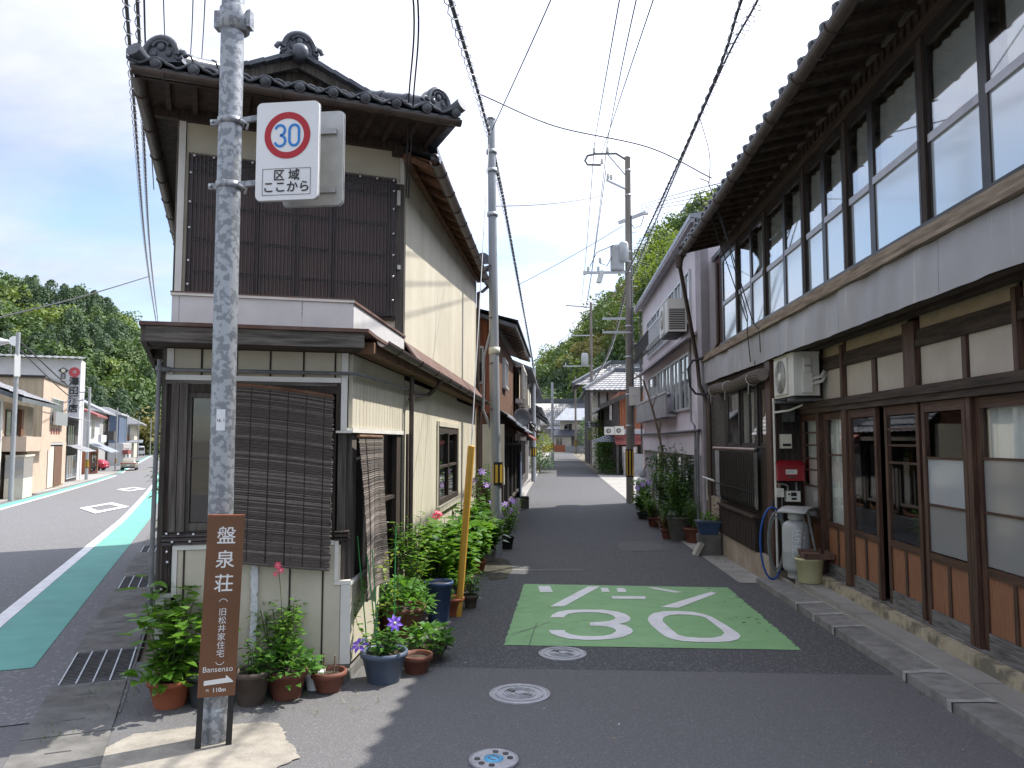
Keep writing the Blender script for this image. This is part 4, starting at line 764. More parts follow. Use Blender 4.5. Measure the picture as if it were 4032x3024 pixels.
MB().lathe([(.05, -.1), (.06, .0), (.085, .06), (.085, .09)], 10, (1.93, 12.0, 4.40)).tube([(1.93, 12.0, 4.36), (1.99, 12.15, 4.2), (2.40, 13.2, 2.95), (2.43, 13.2, 2.55), (2.52, 13.0, 2.2), (2.52, 13.0, -.2)], .034, 8).build('downpipe', MT['gutter_brown'], rh, True)
MB().tube([(2.50, 12.75, 2.3), (2.50, 12.75, -.15)], .032, 8).build('downpipe', MT['gutter_brown'], rh, True)
pts = [(2.48, 13.05, 2.98), (2.30, 13.1, 2.95), (2.22, 13.05, 2.8), (2.24, 13.0, 2.5), (2.32, 12.95, 2.38), (2.46, 12.9, 2.36), (2.55, 12.6, 2.42)]
MB().tube(pts, .02, 8).build('cable_loop', MT['wire'], rh, True)
for y in (12.05, 11.8): onig = None
mbo = MB(Matrix.Translation((2.35, 12.0, 4.85)) @ Matrix.Rotation(R(90), 4, 'Z')); mbo.ball((0, 0, 0), .1, 10, 6, sy=.6); mbo.ball((.1, 0, -.07), .06, 8, 6); mbo.ball((-.1, 0, -.07), .06, 8, 6); mbo.ball((0, .03, .06), .06, 8, 6); mbo.build('end_tile_ornament', MT['tile'], rh, True)
MB().tube([(2.25, 11.98, 4.78), (6.2, 11.98, 6.45)], .09, 8).build('verge_ridge', MT['tile'], rh, True)
# service wires at the eave
for pts in ([(1.80, 9.5, 4.86), (1.90, 9.5, 4.82), (1.95, 9.45, 4.62), (2.05, 9.4, 4.6)], [(1.85, 9.8, 4.8), (1.9, 9.9, 4.65), (2.0, 10, 4.6), (2.5, 10.15, 3.15)], [(2.02, 9.7, 4.6), (2.2, 9.9, 4.2), (2.47, 10.0, 3.2), (2.45, 9.95, 3.0), (2.47, 9.9, 2.6)], [(2.03, 9.65, 4.6), (2.47, 9.8, 3.15), (2.45, 9.5, 2.98), (2.46, 9.4, 2.95), (2.46, 9.38, 2.66)]):
    MB().tube(pts, .007, 5).build('service_wire', MT['wire'], rh, True)
# --- things on and beside the house
t = thing('rolled_blind', 'reed blind rolled up under the grey fascia beside the air conditioner', 'blind', (2.47, 10.8, 2.36))
pts = [(2.45, 9.28 + .295 * k, 2.385 + .012 * math.sin(k * .9) - .02 * math.sin(math.pi * k / 10)) for k in range(11)]
MB().tube(pts, .072, 10).build('reed_roll', MT['reed_pale'], t, True)
for k in range(26):
    a = 2 * math.pi * k / 26; MB().tube([(p[0] + .073 * math.cos(a), p[1], p[2] + .073 * math.sin(a)) for p in pts], .006, 4).build('reed', MT['reed' if k % 2 else 'reed_pale'], t, True)
for y in (9.75, 11.1, 12.1): MB().tube([(2.45 + .082 * math.cos(a), y + .02 * math.sin(a), 2.37 + .082 * math.sin(a)) for a in [2 * math.pi * q / 12 for q in range(13)]], .005, 4).tube([(2.40, y, 2.30), (2.40, y + .01, 2.18)], .004, 4).build('tie_cord', MT['trim_white'], t, True)
mat('ac_white', (.62, .61, .56), (.68, .67, .62), scale=3, rough=.45, spec=.4, dirt=(.45, .42, .36), dscale=3, damt=.35)
def aircon(name, label, M, w=.74, h=.46, d=.27, side_cover=True, group=None):
    """front faces local -x; y along the front; valve side at -y"""
    t = thing(name, label, 'air conditioner', (0, 0, 0), 0, group); t.matrix_basis = M
    MB().bx(0, d, 0, w, 0, h).build('casing', MT['ac_white'], t); MB().bx(-.012, d + .006, -.006, w + .006, h, h + .014).build('lid', MT['ac_white'], t); MB().bx(.02, d - .02, .03, w - .03, -.025, 0).build('base', MT['black'], t)
    c = w * .58; g = MB().bx(-.018, -.002, c - .23, c + .26, .03, h - .03).build('fan_panel', MT['ac_white'], t)
    MB().lathe([(.19, 0), (.19, .002), (1e-4, .002)], 28).build('fan_opening', MT['black'], t, loc=(-.019, c, h / 2), rot=(0, R(-90), 0))
    for q in range(9): MB().tube([(-.026, c + (.02 + .021 * q) * math.cos(a), h / 2 + (.02 + .021 * q) * math.sin(a)) for a in [2 * math.pi * k / 24 for k in range(25)]], .0028, 4).build('guard_ring', MT['ac_white'], t)
    MB().ball((-.026, c, h / 2), .05, 12, 6, sx=.3).build('fan_badge', MT['trim_white'], t)
    for q in range(8): MB().tube([(-.024, c + .03 * math.cos(q * .785), h / 2 + .03 * math.sin(q * .785)), (-.024, c + .19 * math.cos(q * .785), h / 2 + .19 * math.sin(q * .785))], .003, 4).build('guard_spoke', MT['ac_white'], t)
    if side_cover:
        MB().bx(.02, d - .02, -.005, 0, .02, h - .04).build('side_panel', MT['ac_white'], t)
        MB().bx(.085, .185, -.045, -.006, .03, .24).bx(.10, .17, -.038, -.006, .242, .40).build('valve_cover', MT['ac_white'], t); MB().bx(.105, .165, -.05, -.044, .31, .325).build('grip', MT['concrete'], t)
    else:
        for k in range(12): MB().bx(.03, d - .03, -.006, 0, .04 + k * .034, .06 + k * .034).build('louvre', MT['black'], t)
    return t
ac = aircon('air_conditioner', 'beige outdoor air conditioner on a bracket above the red mailbox', Matrix.Translation((2.555, 8.42, 2.085)))
MB().tube([(.19, -.02, .18), (.27, -.06, .2), (.33, -.02, .28), (.345, .1, .36), (.345, .3, .36)], .018, 8).tube([(.19, -.02, .12), (.28, -.05, .15), (.35, .0, .24), (.345, .2, .32)], .018, 8).build('hose', MT['trim_white'], ac)
MB().beam((-.03, .12, -.04), (.44, .12, -.04), .03, .03).beam((-.03, .62, -.04), (.44, .62, -.04), .03, .03).beam((.42, .12, -.06), (.42, .12, .34), .04, .03).beam((.42, .62, -.06), (.42, .62, .34), .04, .03).build('bracket', MT['pipe_grey'], ac)
mat('mail_red', (.26, .012, .020), (.32, .02, .028), scale=3, rough=.4, spec=.5)
t = thing('mailbox', 'dark red wall mailbox with a white name plate beside the wooden doors', 'mailbox', (2.725, 9.28, 1.135))
MB().add([(-.15, -.12, 0), (.15, -.12, 0), (.15, 0, 0), (-.15, 0, 0), (-.15, -.12, .165), (.15, -.12, .165), (.15, 0, .225), (-.15, 0, .225)], [(0, 3, 2, 1), (0, 1, 5, 4), (1, 2, 6, 5), (2, 3, 7, 6), (3, 0, 4, 7), (4, 5, 6, 7)]).build('box', MT['mail_red'], t)
MB().add([(-.16, -.13, .172), (.16, -.13, .172), (.16, .005, .235), (-.16, .005, .235), (-.16, -.13, .158), (.16, -.13, .158), (.16, .005, .221), (-.16, .005, .221)], [(0, 1, 2, 3), (4, 7, 6, 5), (0, 4, 5, 1), (1, 5, 6, 2), (3, 7, 4, 0)]).build('lid', MT['mail_red'], t)
MB().bx(-.065, .065, -.123, -.1205, .075, .13).build('name_plate', MT['trim_white'], t)
MB().bx(-.055, .035, -.1245, -.1232, .110, .114).bx(-.055, -.03, -.1245, -.1232, .095, .099).bx(.0, .02, -.1245, -.1232, .095, .099).build('print', MT['pipe_grey'], t)
MB().bx(-.04, .04, -.126, -.1205, .035, .056).build('slot', MT['iron_dark'], t)
mat('ivory', (.62, .59, .48), (.68, .65, .54), scale=4, rough=.5)
t = thing('meter_box', 'ivory meter box with black window above the red mailbox', 'meter box', (2.69, 9.29, 1.51)); MB().bx(-.06, .06, -.09, 0, 0, .165).build('case', MT['ivory'], t); MB().bx(-.045, .05, -.093, -.0905, .025, .055).build('window', MT['black'], t); MB().tube([(0, -.04, 0), (0, -.03, -.07), (-.04, -.01, -.1)], .008, 6).build('cable', MT['wire'], t)
t = thing('junction_box', 'black cable box under the beige air conditioner', 'junction box', (2.72, 9.29, 1.82)); MB().bx(-.065, .07, -.1, 0, 0, .2).build('case', MT['iron_dark'], t); MB().tube([(-.05, -.03, 0), (-.05, -.04, -.07), (0, -.04, -.09), (.02, -.02, -.02)], .009, 6).tube([(.05, -.03, 0), (.06, -.04, -.08), (.1, -.03, -.1), (.12, 0, 0)], .009, 6).build('cable', MT['wire'], t)
t = thing('gas_alarm', 'small white gas regulator box below the red mailbox, left of the gas meter', 'regulator', (2.60, 9.27, .945)); MB().bx(-.04, .04, -.09, 0, 0, .1).build('case', MT['trim_white'], t); MB().bx(-.03, .03, -.093, -.09, .055, .09).build('cover', MT['ac_white'], t); MB().lathe([(.018, 0), (.018, .04), (.025, .045), (.025, .06)], 10, (0, -.04, .1)).build('union', MT['copper_bar'], t)
t = thing('gas_meter', 'white gas meter with two small black displays below the mailbox', 'gas meter', (2.745, 9.27, .895)); MB().bx(-.078, .078, -.1, 0, 0, .12).build('case', MT['trim_white'], t); MB().bx(-.03, .035, -.103, -.1, .062, .105).bx(-.025, .035, -.103, -.1, .02, .045).build('display', MT['black'], t); MB().lathe([(.012, 0), (.012, .004)], 10).build('dial', MT['black'], t, loc=(-.05, -.101, .085), rot=(R(90), 0, 0)); MB().tube([(-.05, -.05, .12), (-.05, -.05, .18), (-.1, -.05, .2), (-.14, -.05, .2)], .014, 8).tube([(.05, -.05, .12), (.05, -.05, .22)], .014, 8).build('pipe', MT['pipe_grey'], t)
MB().tube([(2.565, 9.25, 2.1), (2.565, 9.25, .08)], .014, 8).tube([(2.57, 9.24, 1.93), (2.7, 9.1, 1.95), (2.85, 9.0, 2.02)], .013, 8).build('water_pipe', MT['trim_white'], rh, True); MB().tube([(2.64, 9.27, .94), (2.64, 9.27, .3)], .012, 8).build('gas_pipe', MT['pipe_grey'], rh, True)
mat('gas_grey', (.40, .41, .43), (.46, .47, .49), scale=4, rough=.35, spec=.5, dirt=(.3, .29, .27), dscale=4, damt=.4)
mat('gas_text', (.80, .81, .84)); mat('steel_sheet', (.36, .36, .35), (.46, .46, .45), scale=6, rough=.5, metal=.2); mat('rustpan', (.10, .055, .04), (.2, .12, .09), scale=9, rough=.8)
t = thing('gas_cylinder', 'pale grey gas cylinder under a bent grey sheet beside the wooden doors', 'gas cylinder', (2.66, 8.83, .09))
MB().lathe([(.10, 0), (.10, .07), (.13, .075), (.148, .10), (.15, .13), (.15, .28), (.1515, .285), (.1515, .295), (.15, .30), (.15, .52), (.14, .58), (.11, .61), (.05, .63), (.03, .65), (.03, .70)], 28).build('body', MT['gas_grey'], t)
MB().lathe([(.075, .63), (.085, .65), (.085, .73), (.078, .73), (.078, .65)], 18).build('collar', MT['gas_grey'], t); MB().tube([(0, 0, .69), (0, -.06, .71), (-.1, -.04, .72), (-.14, .1, .74)], .014, 8).lathe([(.02, .68), (.02, .72)], 8).build('valve', MT['iron_dark'], t)
def wrap_text(body, size, ang, z, parent, m, rad=.1505, sp=.085):
    for i, ch in enumerate(body):
        a = R(ang); M_ = Matrix.Translation((rad * math.cos(a), rad * math.sin(a), z - i * sp)) @ Matrix.Rotation(a + math.pi / 2, 4, 'Z') @ Matrix.Rotation(R(90), 4, 'X')
        textmesh(ch, size, M_, m, 'lettering', parent, extr=.001)
wrap_text('エネロ', .085, -100, .50, t, MT['gas_text']); wrap_text('TEL 0895', .032, -122, .50, t, MT['gas_text'], sp=.036); wrap_text('愛媛', .045, -78, .50, t, MT['gas_text'], sp=.05)
t = thing('metal_sheet', 'bent grey metal sheet lying over the gas cylinder', 'metal sheet', (2.68, 8.8, .83)); mb = MB(); vs = []; fs = []
for i in range(13):
    a = (i - 6) / 6 * 1.15; 
    for j in (0, 1): vs.append((.16 * math.sin(a) * 1.25 + .03, -.22 + .44 * j + .05 * a, .10 * math.cos(a) - .055 - .02 * j))
for i in range(12): fs.append((2 * i, 2 * i + 1, 2 * i + 3, 2 * i + 2))
mb.add(vs, fs, True); o = mb.build('sheet', MT['steel_sheet'], t, rot=(0, 0, R(25))); sd = o.modifiers.new('s', 'SOLIDIFY'); sd.thickness = .006
mat('bucket_yellow', (.55, .52, .30), (.62, .59, .36), scale=4, rough=.5)
t = thing('bucket', 'pale yellow plastic bucket standing on the step in front of the gas cylinder', 'bucket', (2.70, 8.52, .093))
MB().lathe([(.115, 0), (.12, .005), (.142, .235), (.150, .236), (.152, .26), (.146, .262), (.140, .24), (.115, .02), (1e-4, .02)], 32).build('pail', MT['bucket_yellow'], t); MB().tube([(.148 * math.cos(a), .148 * math.sin(a), .245) for a in [2 * math.pi * k / 30 for k in range(31)]], .006, 5).build('rim', MT['bucket_yellow'], t)
t = thing('dustpan', 'rusty black dustpan with upright handle lying on the yellow bucket', 'dustpan', (2.74, 8.50, .36))
MB().add([(-.14, -.14, 0), (.16, -.14, 0), (.14, .12, .01), (-.12, .12, .01), (-.15, -.15, .05), (.17, -.15, .05), (.15, .13, .07), (-.13, .13, .07)], [(0, 1, 2, 3), (0, 4, 5, 1), (1, 5, 6, 2), (2, 6, 7, 3)]).build('pan', MT['rustpan'], t); t.children[0].modifiers.new('s', 'SOLIDIFY').thickness = .006
MB().tube([(.05, .1, .05), (-.01, .13, .45), (-.02, .13, .50)], .014, 8).tube([(-.1, .1, .06), (-.05, .13, .4)], .008, 6).build('handle', MT['pipe_grey'], t); MB().bx(-.16, .02, -.16, -.05, .05, .058).build('lip', MT['rustpan'], t)
mat('hose_blue', (.015, .08, .36), (.02, .10, .42), scale=5, rough=.4); mat('hose_grey', (.17, .19, .19), (.23, .25, .24), scale=5, rough=.5)
def hose(name, label, m, cx, cy, cz, ry, rz_, turns, r=.011):
    t = thing(name, label, 'hose', (cx, cy, cz)); pts = []
    for i in range(turns * 20 + 1):
        a = 2 * math.pi * i / 20 + 1.2; k = 1 + .1 * math.sin(i * .13); pts.append((ry * k * math.sin(a), .03 * math.sin(i * .31), rz_ * k * math.cos(a) * (1 + .15 * (math.cos(a) < 0))))
    MB().tube(pts, r, 7).build('coil', MT[m], t); return t
h = hose('garden_hose', 'blue garden hose hanging in a long loop on the corner post', 'hose_blue', 2.50, 9.20, .44, .13, .36, 1, .012); MB().tube([(0, .0, .36), (.04, .08, .46)], .012).build('hook', MT['black'], h)
hose('garden_hose', 'coiled grey-green hose hanging beside the blue hose', 'hose_grey', 2.53, 9.14, .46, .09, .30, 3, .010)
# fern in a planter behind the glass
def leaf_cluster(mb, n, rx, ry, rz, ln, wd, droop=.4, seed=1, c=(0, 0, 0), up=.35, hollow=.35):
    r = random.Random(seed)
    for i in range(n):
        th_ = r.uniform(0, 2 * math.pi); ph = math.acos(r.uniform(-.35, 1)); q = (hollow + (1 - hollow) * r.random() ** .6)
        d = Vector((math.sin(ph) * math.cos(th_), math.sin(ph) * math.sin(th_), math.cos(ph)))
        p = Vector((c[0] + d.x * rx * q, c[1] + d.y * ry * q, c[2] + d.z * rz * q))
        dr = Vector((d.x + r.uniform(-.6, .6), d.y + r.uniform(-.6, .6), up + r.uniform(-.7, .5))).normalized()
        sd = dr.cross(Vector((r.uniform(-.4, .4), r.uniform(-.4, .4), 1))).normalized(); nn = sd.cross(dr); L_ = ln * r.uniform(.6, 1.25); W = wd * r.uniform(.7, 1.2)
        a, b, e = p, p + dr * L_ * .5 + nn * L_ * .08, p + dr * L_ - nn * L_ * droop * .5
        m1 = p + dr * L_ * .28 + nn * L_ * .05
        mb.add([a, m1 + sd * W * .42, b + sd * W * .45, e, b - sd * W * .45, m1 - sd * W * .42, b - nn * L_ * .06], [(0, 1, 6), (1, 2, 6), (2, 3, 6), (3, 4, 6), (4, 5, 6), (5, 0, 6)], True)
    return mb
leafmat('leaf_fern', (.03, .10, .015), (.08, .20, .03))
t = thing('fern', 'green fern in a dark planter behind the sliding glass door', 'plant', (3.15, 6.6, .66)); MB().bx(-.08, .08, -.28, .28, 0, .13).build('planter', MT['black'], t); leaf_cluster(MB(), 260, .14, .3, .34, .09, .03, .6, 5, (0, 0, .16)).build('foliage', MT['leaf_fern'], t)
# ---------------------------------------------------------------- other houses of the narrow street
mat('pink', (.70, .645, .69), (.77, .715, .76), scale=1.5, rough=.85, bump=.15, bscale=40, dirt=(.52, .46, .49), dscale=1.3, damt=.5, dstretch=(1, 1, .5))
mat('pink_trim', (.30, .28, .30), (.4, .37, .4), scale=3, rough=.8); mat('orange_corr', (.25, .075, .035), (.35, .13, .065), scale=4, stretch=(6, 6, .6), rough=.6, dirt=(.17, .06, .035), dscale=3, damt=.4)
mat('plank_brown', (.095, .048, .028), (.17, .09, .055), scale=5, stretch=(8, 8, .6), rough=.8, bump=.3); mat('wall_grey', (.30, .30, .30), (.38, .38, .37), scale=2, rough=.85, dirt=(.22, .22, .21), dscale=1.5, damt=.4)
mat('wall_white', (.47, .47, .48), (.55, .55, .56), scale=2, rough=.8, dirt=(.42, .42, .43), dscale=1.2, damt=.5); mat('wall_cream', (.52, .48, .40), (.60, .56, .47), scale=2, rough=.8, dirt=(.4, .36, .3), dscale=1.4, damt=.4)
mat('wall_beige', (.42, .34, .235), (.50, .41, .29), scale=2, stretch=(5, 5, .5), rough=.7, dirt=(.40, .31, .2), dscale=2, damt=.4); mat('wall_tan', (.26, .22, .16), (.36, .31, .23), scale=1.5, rough=.9, dirt=(.17, .15, .12), dscale=1, damt=.6)
mat('wall_dark', (.05, .045, .042), (.10, .09, .085), scale=4, stretch=(6, 6, .6), rough=.85); mat('redroof', (.20, .05, .045), (.28, .09, .08), scale=3, rough=.6); mat('brick_red', (.30, .10, .05), (.38, .14, .08), scale=6, rough=.85); mat('bluewall', (.07, .10, .16), (.09, .125, .19), scale=2, rough=.6)
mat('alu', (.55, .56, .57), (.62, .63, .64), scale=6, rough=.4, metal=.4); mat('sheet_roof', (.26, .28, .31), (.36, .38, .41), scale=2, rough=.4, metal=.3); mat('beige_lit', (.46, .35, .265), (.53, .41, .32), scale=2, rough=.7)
glass('glass_pale', tint=(.3, .33, .35), boost=.22, rough=.05, body=.35, bodycol=(.5, .52, .54))
class House:
    """local frame: x along the facade, y outward from it, z up"""
    def __init__(s, name, label, O, dirv, z0=0, cat='house', group=None):
        dx, dy = Vector(dirv).normalized()[:2]; s.M = Matrix(((dx, dy, 0, O[0]), (dy, -dx, 0, O[1]), (0, 0, 1, z0), (0, 0, 0, 1)))
        if s.M.to_3x3().determinant() < 0: pass
        s.t = thing(name, label, cat, (O[0], O[1], z0), 0, group); s.i = inv(s.t)
    def bx(s, name, m, *bs, kind=None):
        mb = MB(s.M)
        for b in bs: mb.bx(*b)
        o = mb.build(name, MT[m], s.t, True)
        if kind: o['kind'] = kind
        return o
    def win(s, x0, x1, z0, z1, y=0, n=2, m='glass_pale', fm='alu', side=None, fr=.05):
        w = link('window', None, s.t); w.matrix_parent_inverse = s.i
        def B(nm, mt, x0, x1, y0, y1, z0, z1):
            mb = MB(s.M); mb.bx(x0, x1, y0, y1, z0, z1) if side is None else mb.bx(side + y0, side + y1, x0, x1, z0, z1); mb.build(nm, MT[mt], w)
        B('frame', fm, x0, x0 + fr, y - .02, y + .04, z0, z1); B('frame', fm, x1 - fr, x1, y - .02, y + .04, z0, z1); B('frame', fm, x0 + fr, x1 - fr, y - .02, y + .04, z1 - fr, z1); B('sill', fm, x0 + fr, x1 - fr, y - .02, y + .06, z0, z0 + fr)
        L_ = (x1 - x0 - 2 * fr) / n
        for k in range(n):
            B('pane', m, x0 + fr + k * L_ + .012, x0 + fr + (k + 1) * L_ - .012, y - .004, y + .004, z0 + fr, z1 - fr)
            if k: B('mullion', fm, x0 + fr + k * L_ - .02, x0 + fr + k * L_ + .02, y - .02, y + .03, z0 + fr, z1 - fr)
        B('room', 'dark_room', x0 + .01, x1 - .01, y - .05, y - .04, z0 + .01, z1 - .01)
        return w
    def tiles(s, a, b, c, d, cols, rows, m='tile', amp=.035):
        """tiled slope: a,b lower edge, d,c upper edge (local coordinates)"""
        a, b, c, d = map(Vector, (a, b, c, d)); n = (b - a).cross(d - a).normalized()
        if n.z < 0: n = -n
        mb = MB(s.M); vs = []; fs = []; nc = cols * 4
        for r_ in range(rows):
            for e in (0, 1):
                f = (r_ + e) / rows
                for i in range(nc + 1):
                    t = i / nc; p = (a.lerp(b, t)).lerp(d.lerp(c, t), f); vs.append(p + n * (amp * (.5 + .5 * math.cos(2 * math.pi * t * cols)) + (.03 if e == 0 else .0)))
        k = nc + 1
        for r_ in range(2 * rows - 1):
            for i in range(nc): q = r_ * k + i; fs.append((q, q + 1, q + k + 1, q + k))
        mb.add(vs, fs, False); return mb.build('tile_field', MT[m], s.t, True, kind='stuff')
    def slab(s, pts, t, name, m):
        n = len(pts); vs = list(pts) + [(x, y, z - t) for x, y, z in pts]
        return MB(s.M).add(vs, [tuple(range(n)), tuple(range(2 * n - 1, n - 1, -1))] + [(i, n + i, n + (i + 1) % n, (i + 1) % n) for i in range(n)]).build(name, MT[m], s.t, True)
    def corr(s, x0, x1, z0, z1, y, m, per=.12, name='corrugated_sheet', side=None):
        mb = MB(s.M); n = int((x1 - x0) / per) * 4; vs = []; fs = []
        for i in range(n + 1):
            x = x0 + (x1 - x0) * i / n; w = y + .012 * math.cos(math.pi * i / 2)
            vs += [(x, w, z0), (x, w, z1)] if side is None else [(side + w, x, z0), (side + w, x, z1)]
        for i in range(n): fs.append((2 * i, 2 * i + 1, 2 * i + 3, 2 * i + 2))
        mb.add(vs, fs); return mb.build(name, MT[m], s.t, True)
# ---- pink building: local x = distance along the street from its near corner, y toward the street
h = House('pink_building', 'three-storey pale pink building with metal railings beside the wooden house', (2.52, 13.2), (0, 1), -.2)
# (0,1) gives outward (1,0); flip so that y points to the street
h.M = Matrix(((0, -.868, 0, 2.52), (.868, 0, 0, 13.19), (0, 0, .868, .0376), (0, 0, 0, 1)))
Z = .2
h.bx('wall', 'pink', (0, 10.8, -7, -.02, 1.5, 6.22)); h.bx('wall', 'pink', (0, 10.8, -7, -.10, -.6, 1.498)); h.bx('wall_apron', 'pink', (.2, 10.5, -.1, .06, 1.50, 2.0)); h.bx('column', 'pink_trim', (-.02, .55, -.1, .05, -.6, 6.2)); h.bx('column', 'pink', (10.3, 10.8, -.1, .02, -.6, 1.5))
h.slab([(-.1, .25, 6.28), (10.95, .25, 6.28), (10.95, -7.1, 6.9), (-.1, -7.1, 6.9)], .1, 'roof', 'sheet_roof'); h.bx('eave_board', 'pink_trim', (-.1, 10.9, .16, .24, 6.1, 6.2))
xs = [1.4, 2.5, 3.5, 4.5, 5.6, 6.8, 8.0, 9.2]
for k in range(7): h.win(xs[k], xs[k + 1] - .06, 4.35, 5.5, 0, 2, 'glass_pale' if k != 3 else 'frost')
for a, b, z0 in ((1.6, 2.9, 2.48), (2.95, 4.2, 2.48), (4.3, 5.5, 2.98), (5.55, 6.8, 2.98), (6.85, 9.0, 2.98)): h.win(a, b, z0, 3.73, 0, 2, 'glass_pale' if a > 2 else 'glass_dark')
h.slab([(.4, .3, 3.90), (10.7, .3, 3.90), (10.7, -.02, 4.05), (.4, -.02, 4.05)], .06, 'canopy', 'pink_trim')
h.bx('balcony_panel', 'wall_grey', (3.6, 10.6, .22, .26, 2.44, 2.95)); h.bx('balcony_rail', 'alu', (3.6, 10.6, .2, .28, 2.95, 3.0)); h.bx('balcony_floor', 'pink_trim', (3.6, 10.6, -.02, .27, 2.38, 2.44))
for (a, b) in ((4.0, 6.6), (6.8, 10.6)):
    r_ = link('railing', None, h.t); r_.matrix_parent_inverse = h.i
    MB(h.M).bx(a, b, .26, .30, 4.90, 4.94).build('top_rail', MT['black'] if a > 5 else MT['alu'], r_); MB(h.M).bx(a, b, .26, .29, 4.33, 4.36).build('bottom_rail', MT['iron_dark'], r_)
    for k in range(int((b - a) / .17)): x = a + .08 + .17 * k; MB(h.M).tube([(x, .28, 4.9), (x, .28, 4.5), (x, .36, 4.42), (x, .28, 4.35)], .014, 5, smooth=False).build('baluster', MT['alu'] if a < 5 else MT['iron_dark'], r_)
MB(h.M).tube([(.1, .1, 2.0), (5, .13, 1.98), (10.9, .12, 2.0)], .035, 6).build('rain_gutter', MT['iron_dark'], h.t, True); MB(h.M).tube([(.3, .1, 2.0), (.3, .12, 0)], .03, 6).build('downpipe', MT['pipe_grey'], h.t, True); MB(h.M).tube([(1.3, .04, 4.2), (1.35, .05, 2.5), (1.0, .1, 2.2), (.62, .1, 2.1), (.62, .1, .2)], .022, 6).build('downpipe', MT['pipe_grey'], h.t, True); MB(h.M).tube([(10.75, .06, 6.1), (10.75, .06, 1.4)], .03, 6).build('downpipe', MT['pipe_grey'], h.t, True)
h.win(.8, 3.1, .35, 1.48, -.08, 3, 'glass_pale', 'alu'); h.win(3.3, 4.6, .2, 1.48, -.08, 1, 'glass_dark', 'pink_trim'); h.bx('shutter', 'pink_trim', (8.4, 10.2, -.12, -.06, -.4, 1.48)); h.win(6.9, 8.2, .1, 1.48, -.08, 1, 'glass_dark', 'alu')
aircon('air_conditioner', 'white air conditioner on the pink wall beside the downpipe', Matrix.Translation((2.12, 14.65, 3.67)), w=1.1, h=.62, d=.36, side_cover=False)
aircon('air_conditioner', 'white air conditioner at the far lower corner of the pink building', Matrix.Translation((2.1, 22.3, 2.6)) @ Matrix.Scale(.87, 4), w=.8, h=.62, d=.36)
# ---- far right: house with orange wall, tiled roofs behind
h = House('orange_house', 'low house with orange corrugated gable and white lower wall past the pink building', (3.35, 41), (1, 0), -.2)
h.M = Matrix(((1, 0, 0, 3.35), (0, -1, 0, 41), (0, 0, 1, -.2), (0, 0, 0, 1)))
h.bx('wall', 'wall_dark', (0, 6, -9, -.03, 0, 2.2)); h.corr(0, 4, 2.4, 4.1, .0, 'orange_corr', .14); h.bx('upper_wall', 'orange_corr', (0, 6, -9, -.02, 2.2, 4.4)); h.bx('corner_board', 'wall_dark', (-.35, -.02, -8, .02, 2.2, 4.0)); h.win(.0 - .5, -.2, 2.9, 3.9, -.5, 1, 'glass_pale')
h.slab([(-1.1, .6, 3.55), (-1.1, -9.5, 3.55), (3.2, -9.5, 5.4), (3.2, .6, 5.4)], .12, 'roof', 'tile'); h.slab([(3.2, .6, 5.4), (3.2, -9.5, 5.4), (7.2, -9.5, 3.6), (7.2, .6, 3.6)], .12, 'roof', 'tile')
MB(h.M).beam((-1.1, .62, 3.55), (3.2, .62, 5.42), .08, .22).build('barge_board', MT['wall_dark'], h.t, True); h.bx('white_band', 'wall_white', (-.5, 5, .0, .06, 2.15, 2.42))
h.slab([(-.3, .95, 1.65), (2.2, .95, 1.65), (2.2, 0, 2.15), (-.3, 0, 2.15)], .06, 'canopy', 'redroof'); h.bx('white_panel', 'wall_white', (1.2, 4, .02, .9, 1.5, 2.14)); h.bx('post', 'wall_dark', (-.25, -.15, .8, .9, 0, 1.62)); h.bx('low_wall', 'wall_grey', (.1, 4.5, .8, .95, 0, 1.12)); h.win(.1, .9, .3, 1.5, .05, 1, 'glass_pale')
h.tiles((-1.4, .6, 1.7), (-.2, .6, 1.7), (-.2, -4, 2.2), (-1.4, -4, 1.75), 8, 4)
aircon('air_conditioner', 'left one of two white air conditioners under the orange gable', Matrix.Translation((3.0, 40.2, 1.9)) @ Matrix.Rotation(R(90), 4, 'Z') @ Matrix.Scale(.68, 4), w=.75, h=.6, d=.3, group=None); aircon('air_conditioner', 'right one of two white air conditioners under the orange gable', Matrix.Translation((3.5, 40.2, 1.9)) @ Matrix.Rotation(R(90), 4, 'Z') @ Matrix.Scale(.68, 4), w=.7, h=.65, d=.3)
h = House('tiled_house', 'cream house with silvery tiled hip roof behind the orange gable', (2.7, 50), (1, 0), -.2)
h.M = Matrix(((1, 0, 0, 2.7), (0, -1, 0, 50), (0, 0, 1, -.2), (0, 0, 0, 1)))
h.bx('wall', 'wall_cream', (0, 7, -9, 0, 0, 5.0)); 
for k in (0, .55, 1.2, 1.9): h.bx('post', 'wall_dark', (k, k + .12, .0, .04, 0, 5.0))
h.win(.2, .5, 2.6, 4.2, .02, 1, 'glass_pale', 'wall_dark'); h.win(-.0, .6, 1.0, 2.0, .02, 1, 'glass_dark', 'wall_dark')
h.tiles((-.9, .9, 5.0), (7.5, .9, 5.0), (5.5, -3, 6.5), (1.3, -3, 6.5), 26, 9, 'tile_pale'); h.tiles((-.9, -9, 5.0), (-.9, .9, 5.0), (1.3, -3, 6.5), (1.3, -6, 6.5), 26, 9, 'tile_pale'); h.bx('ridge', 'tile', (1.3, 5.5, -3.1, -2.9, 6.5, 6.75))
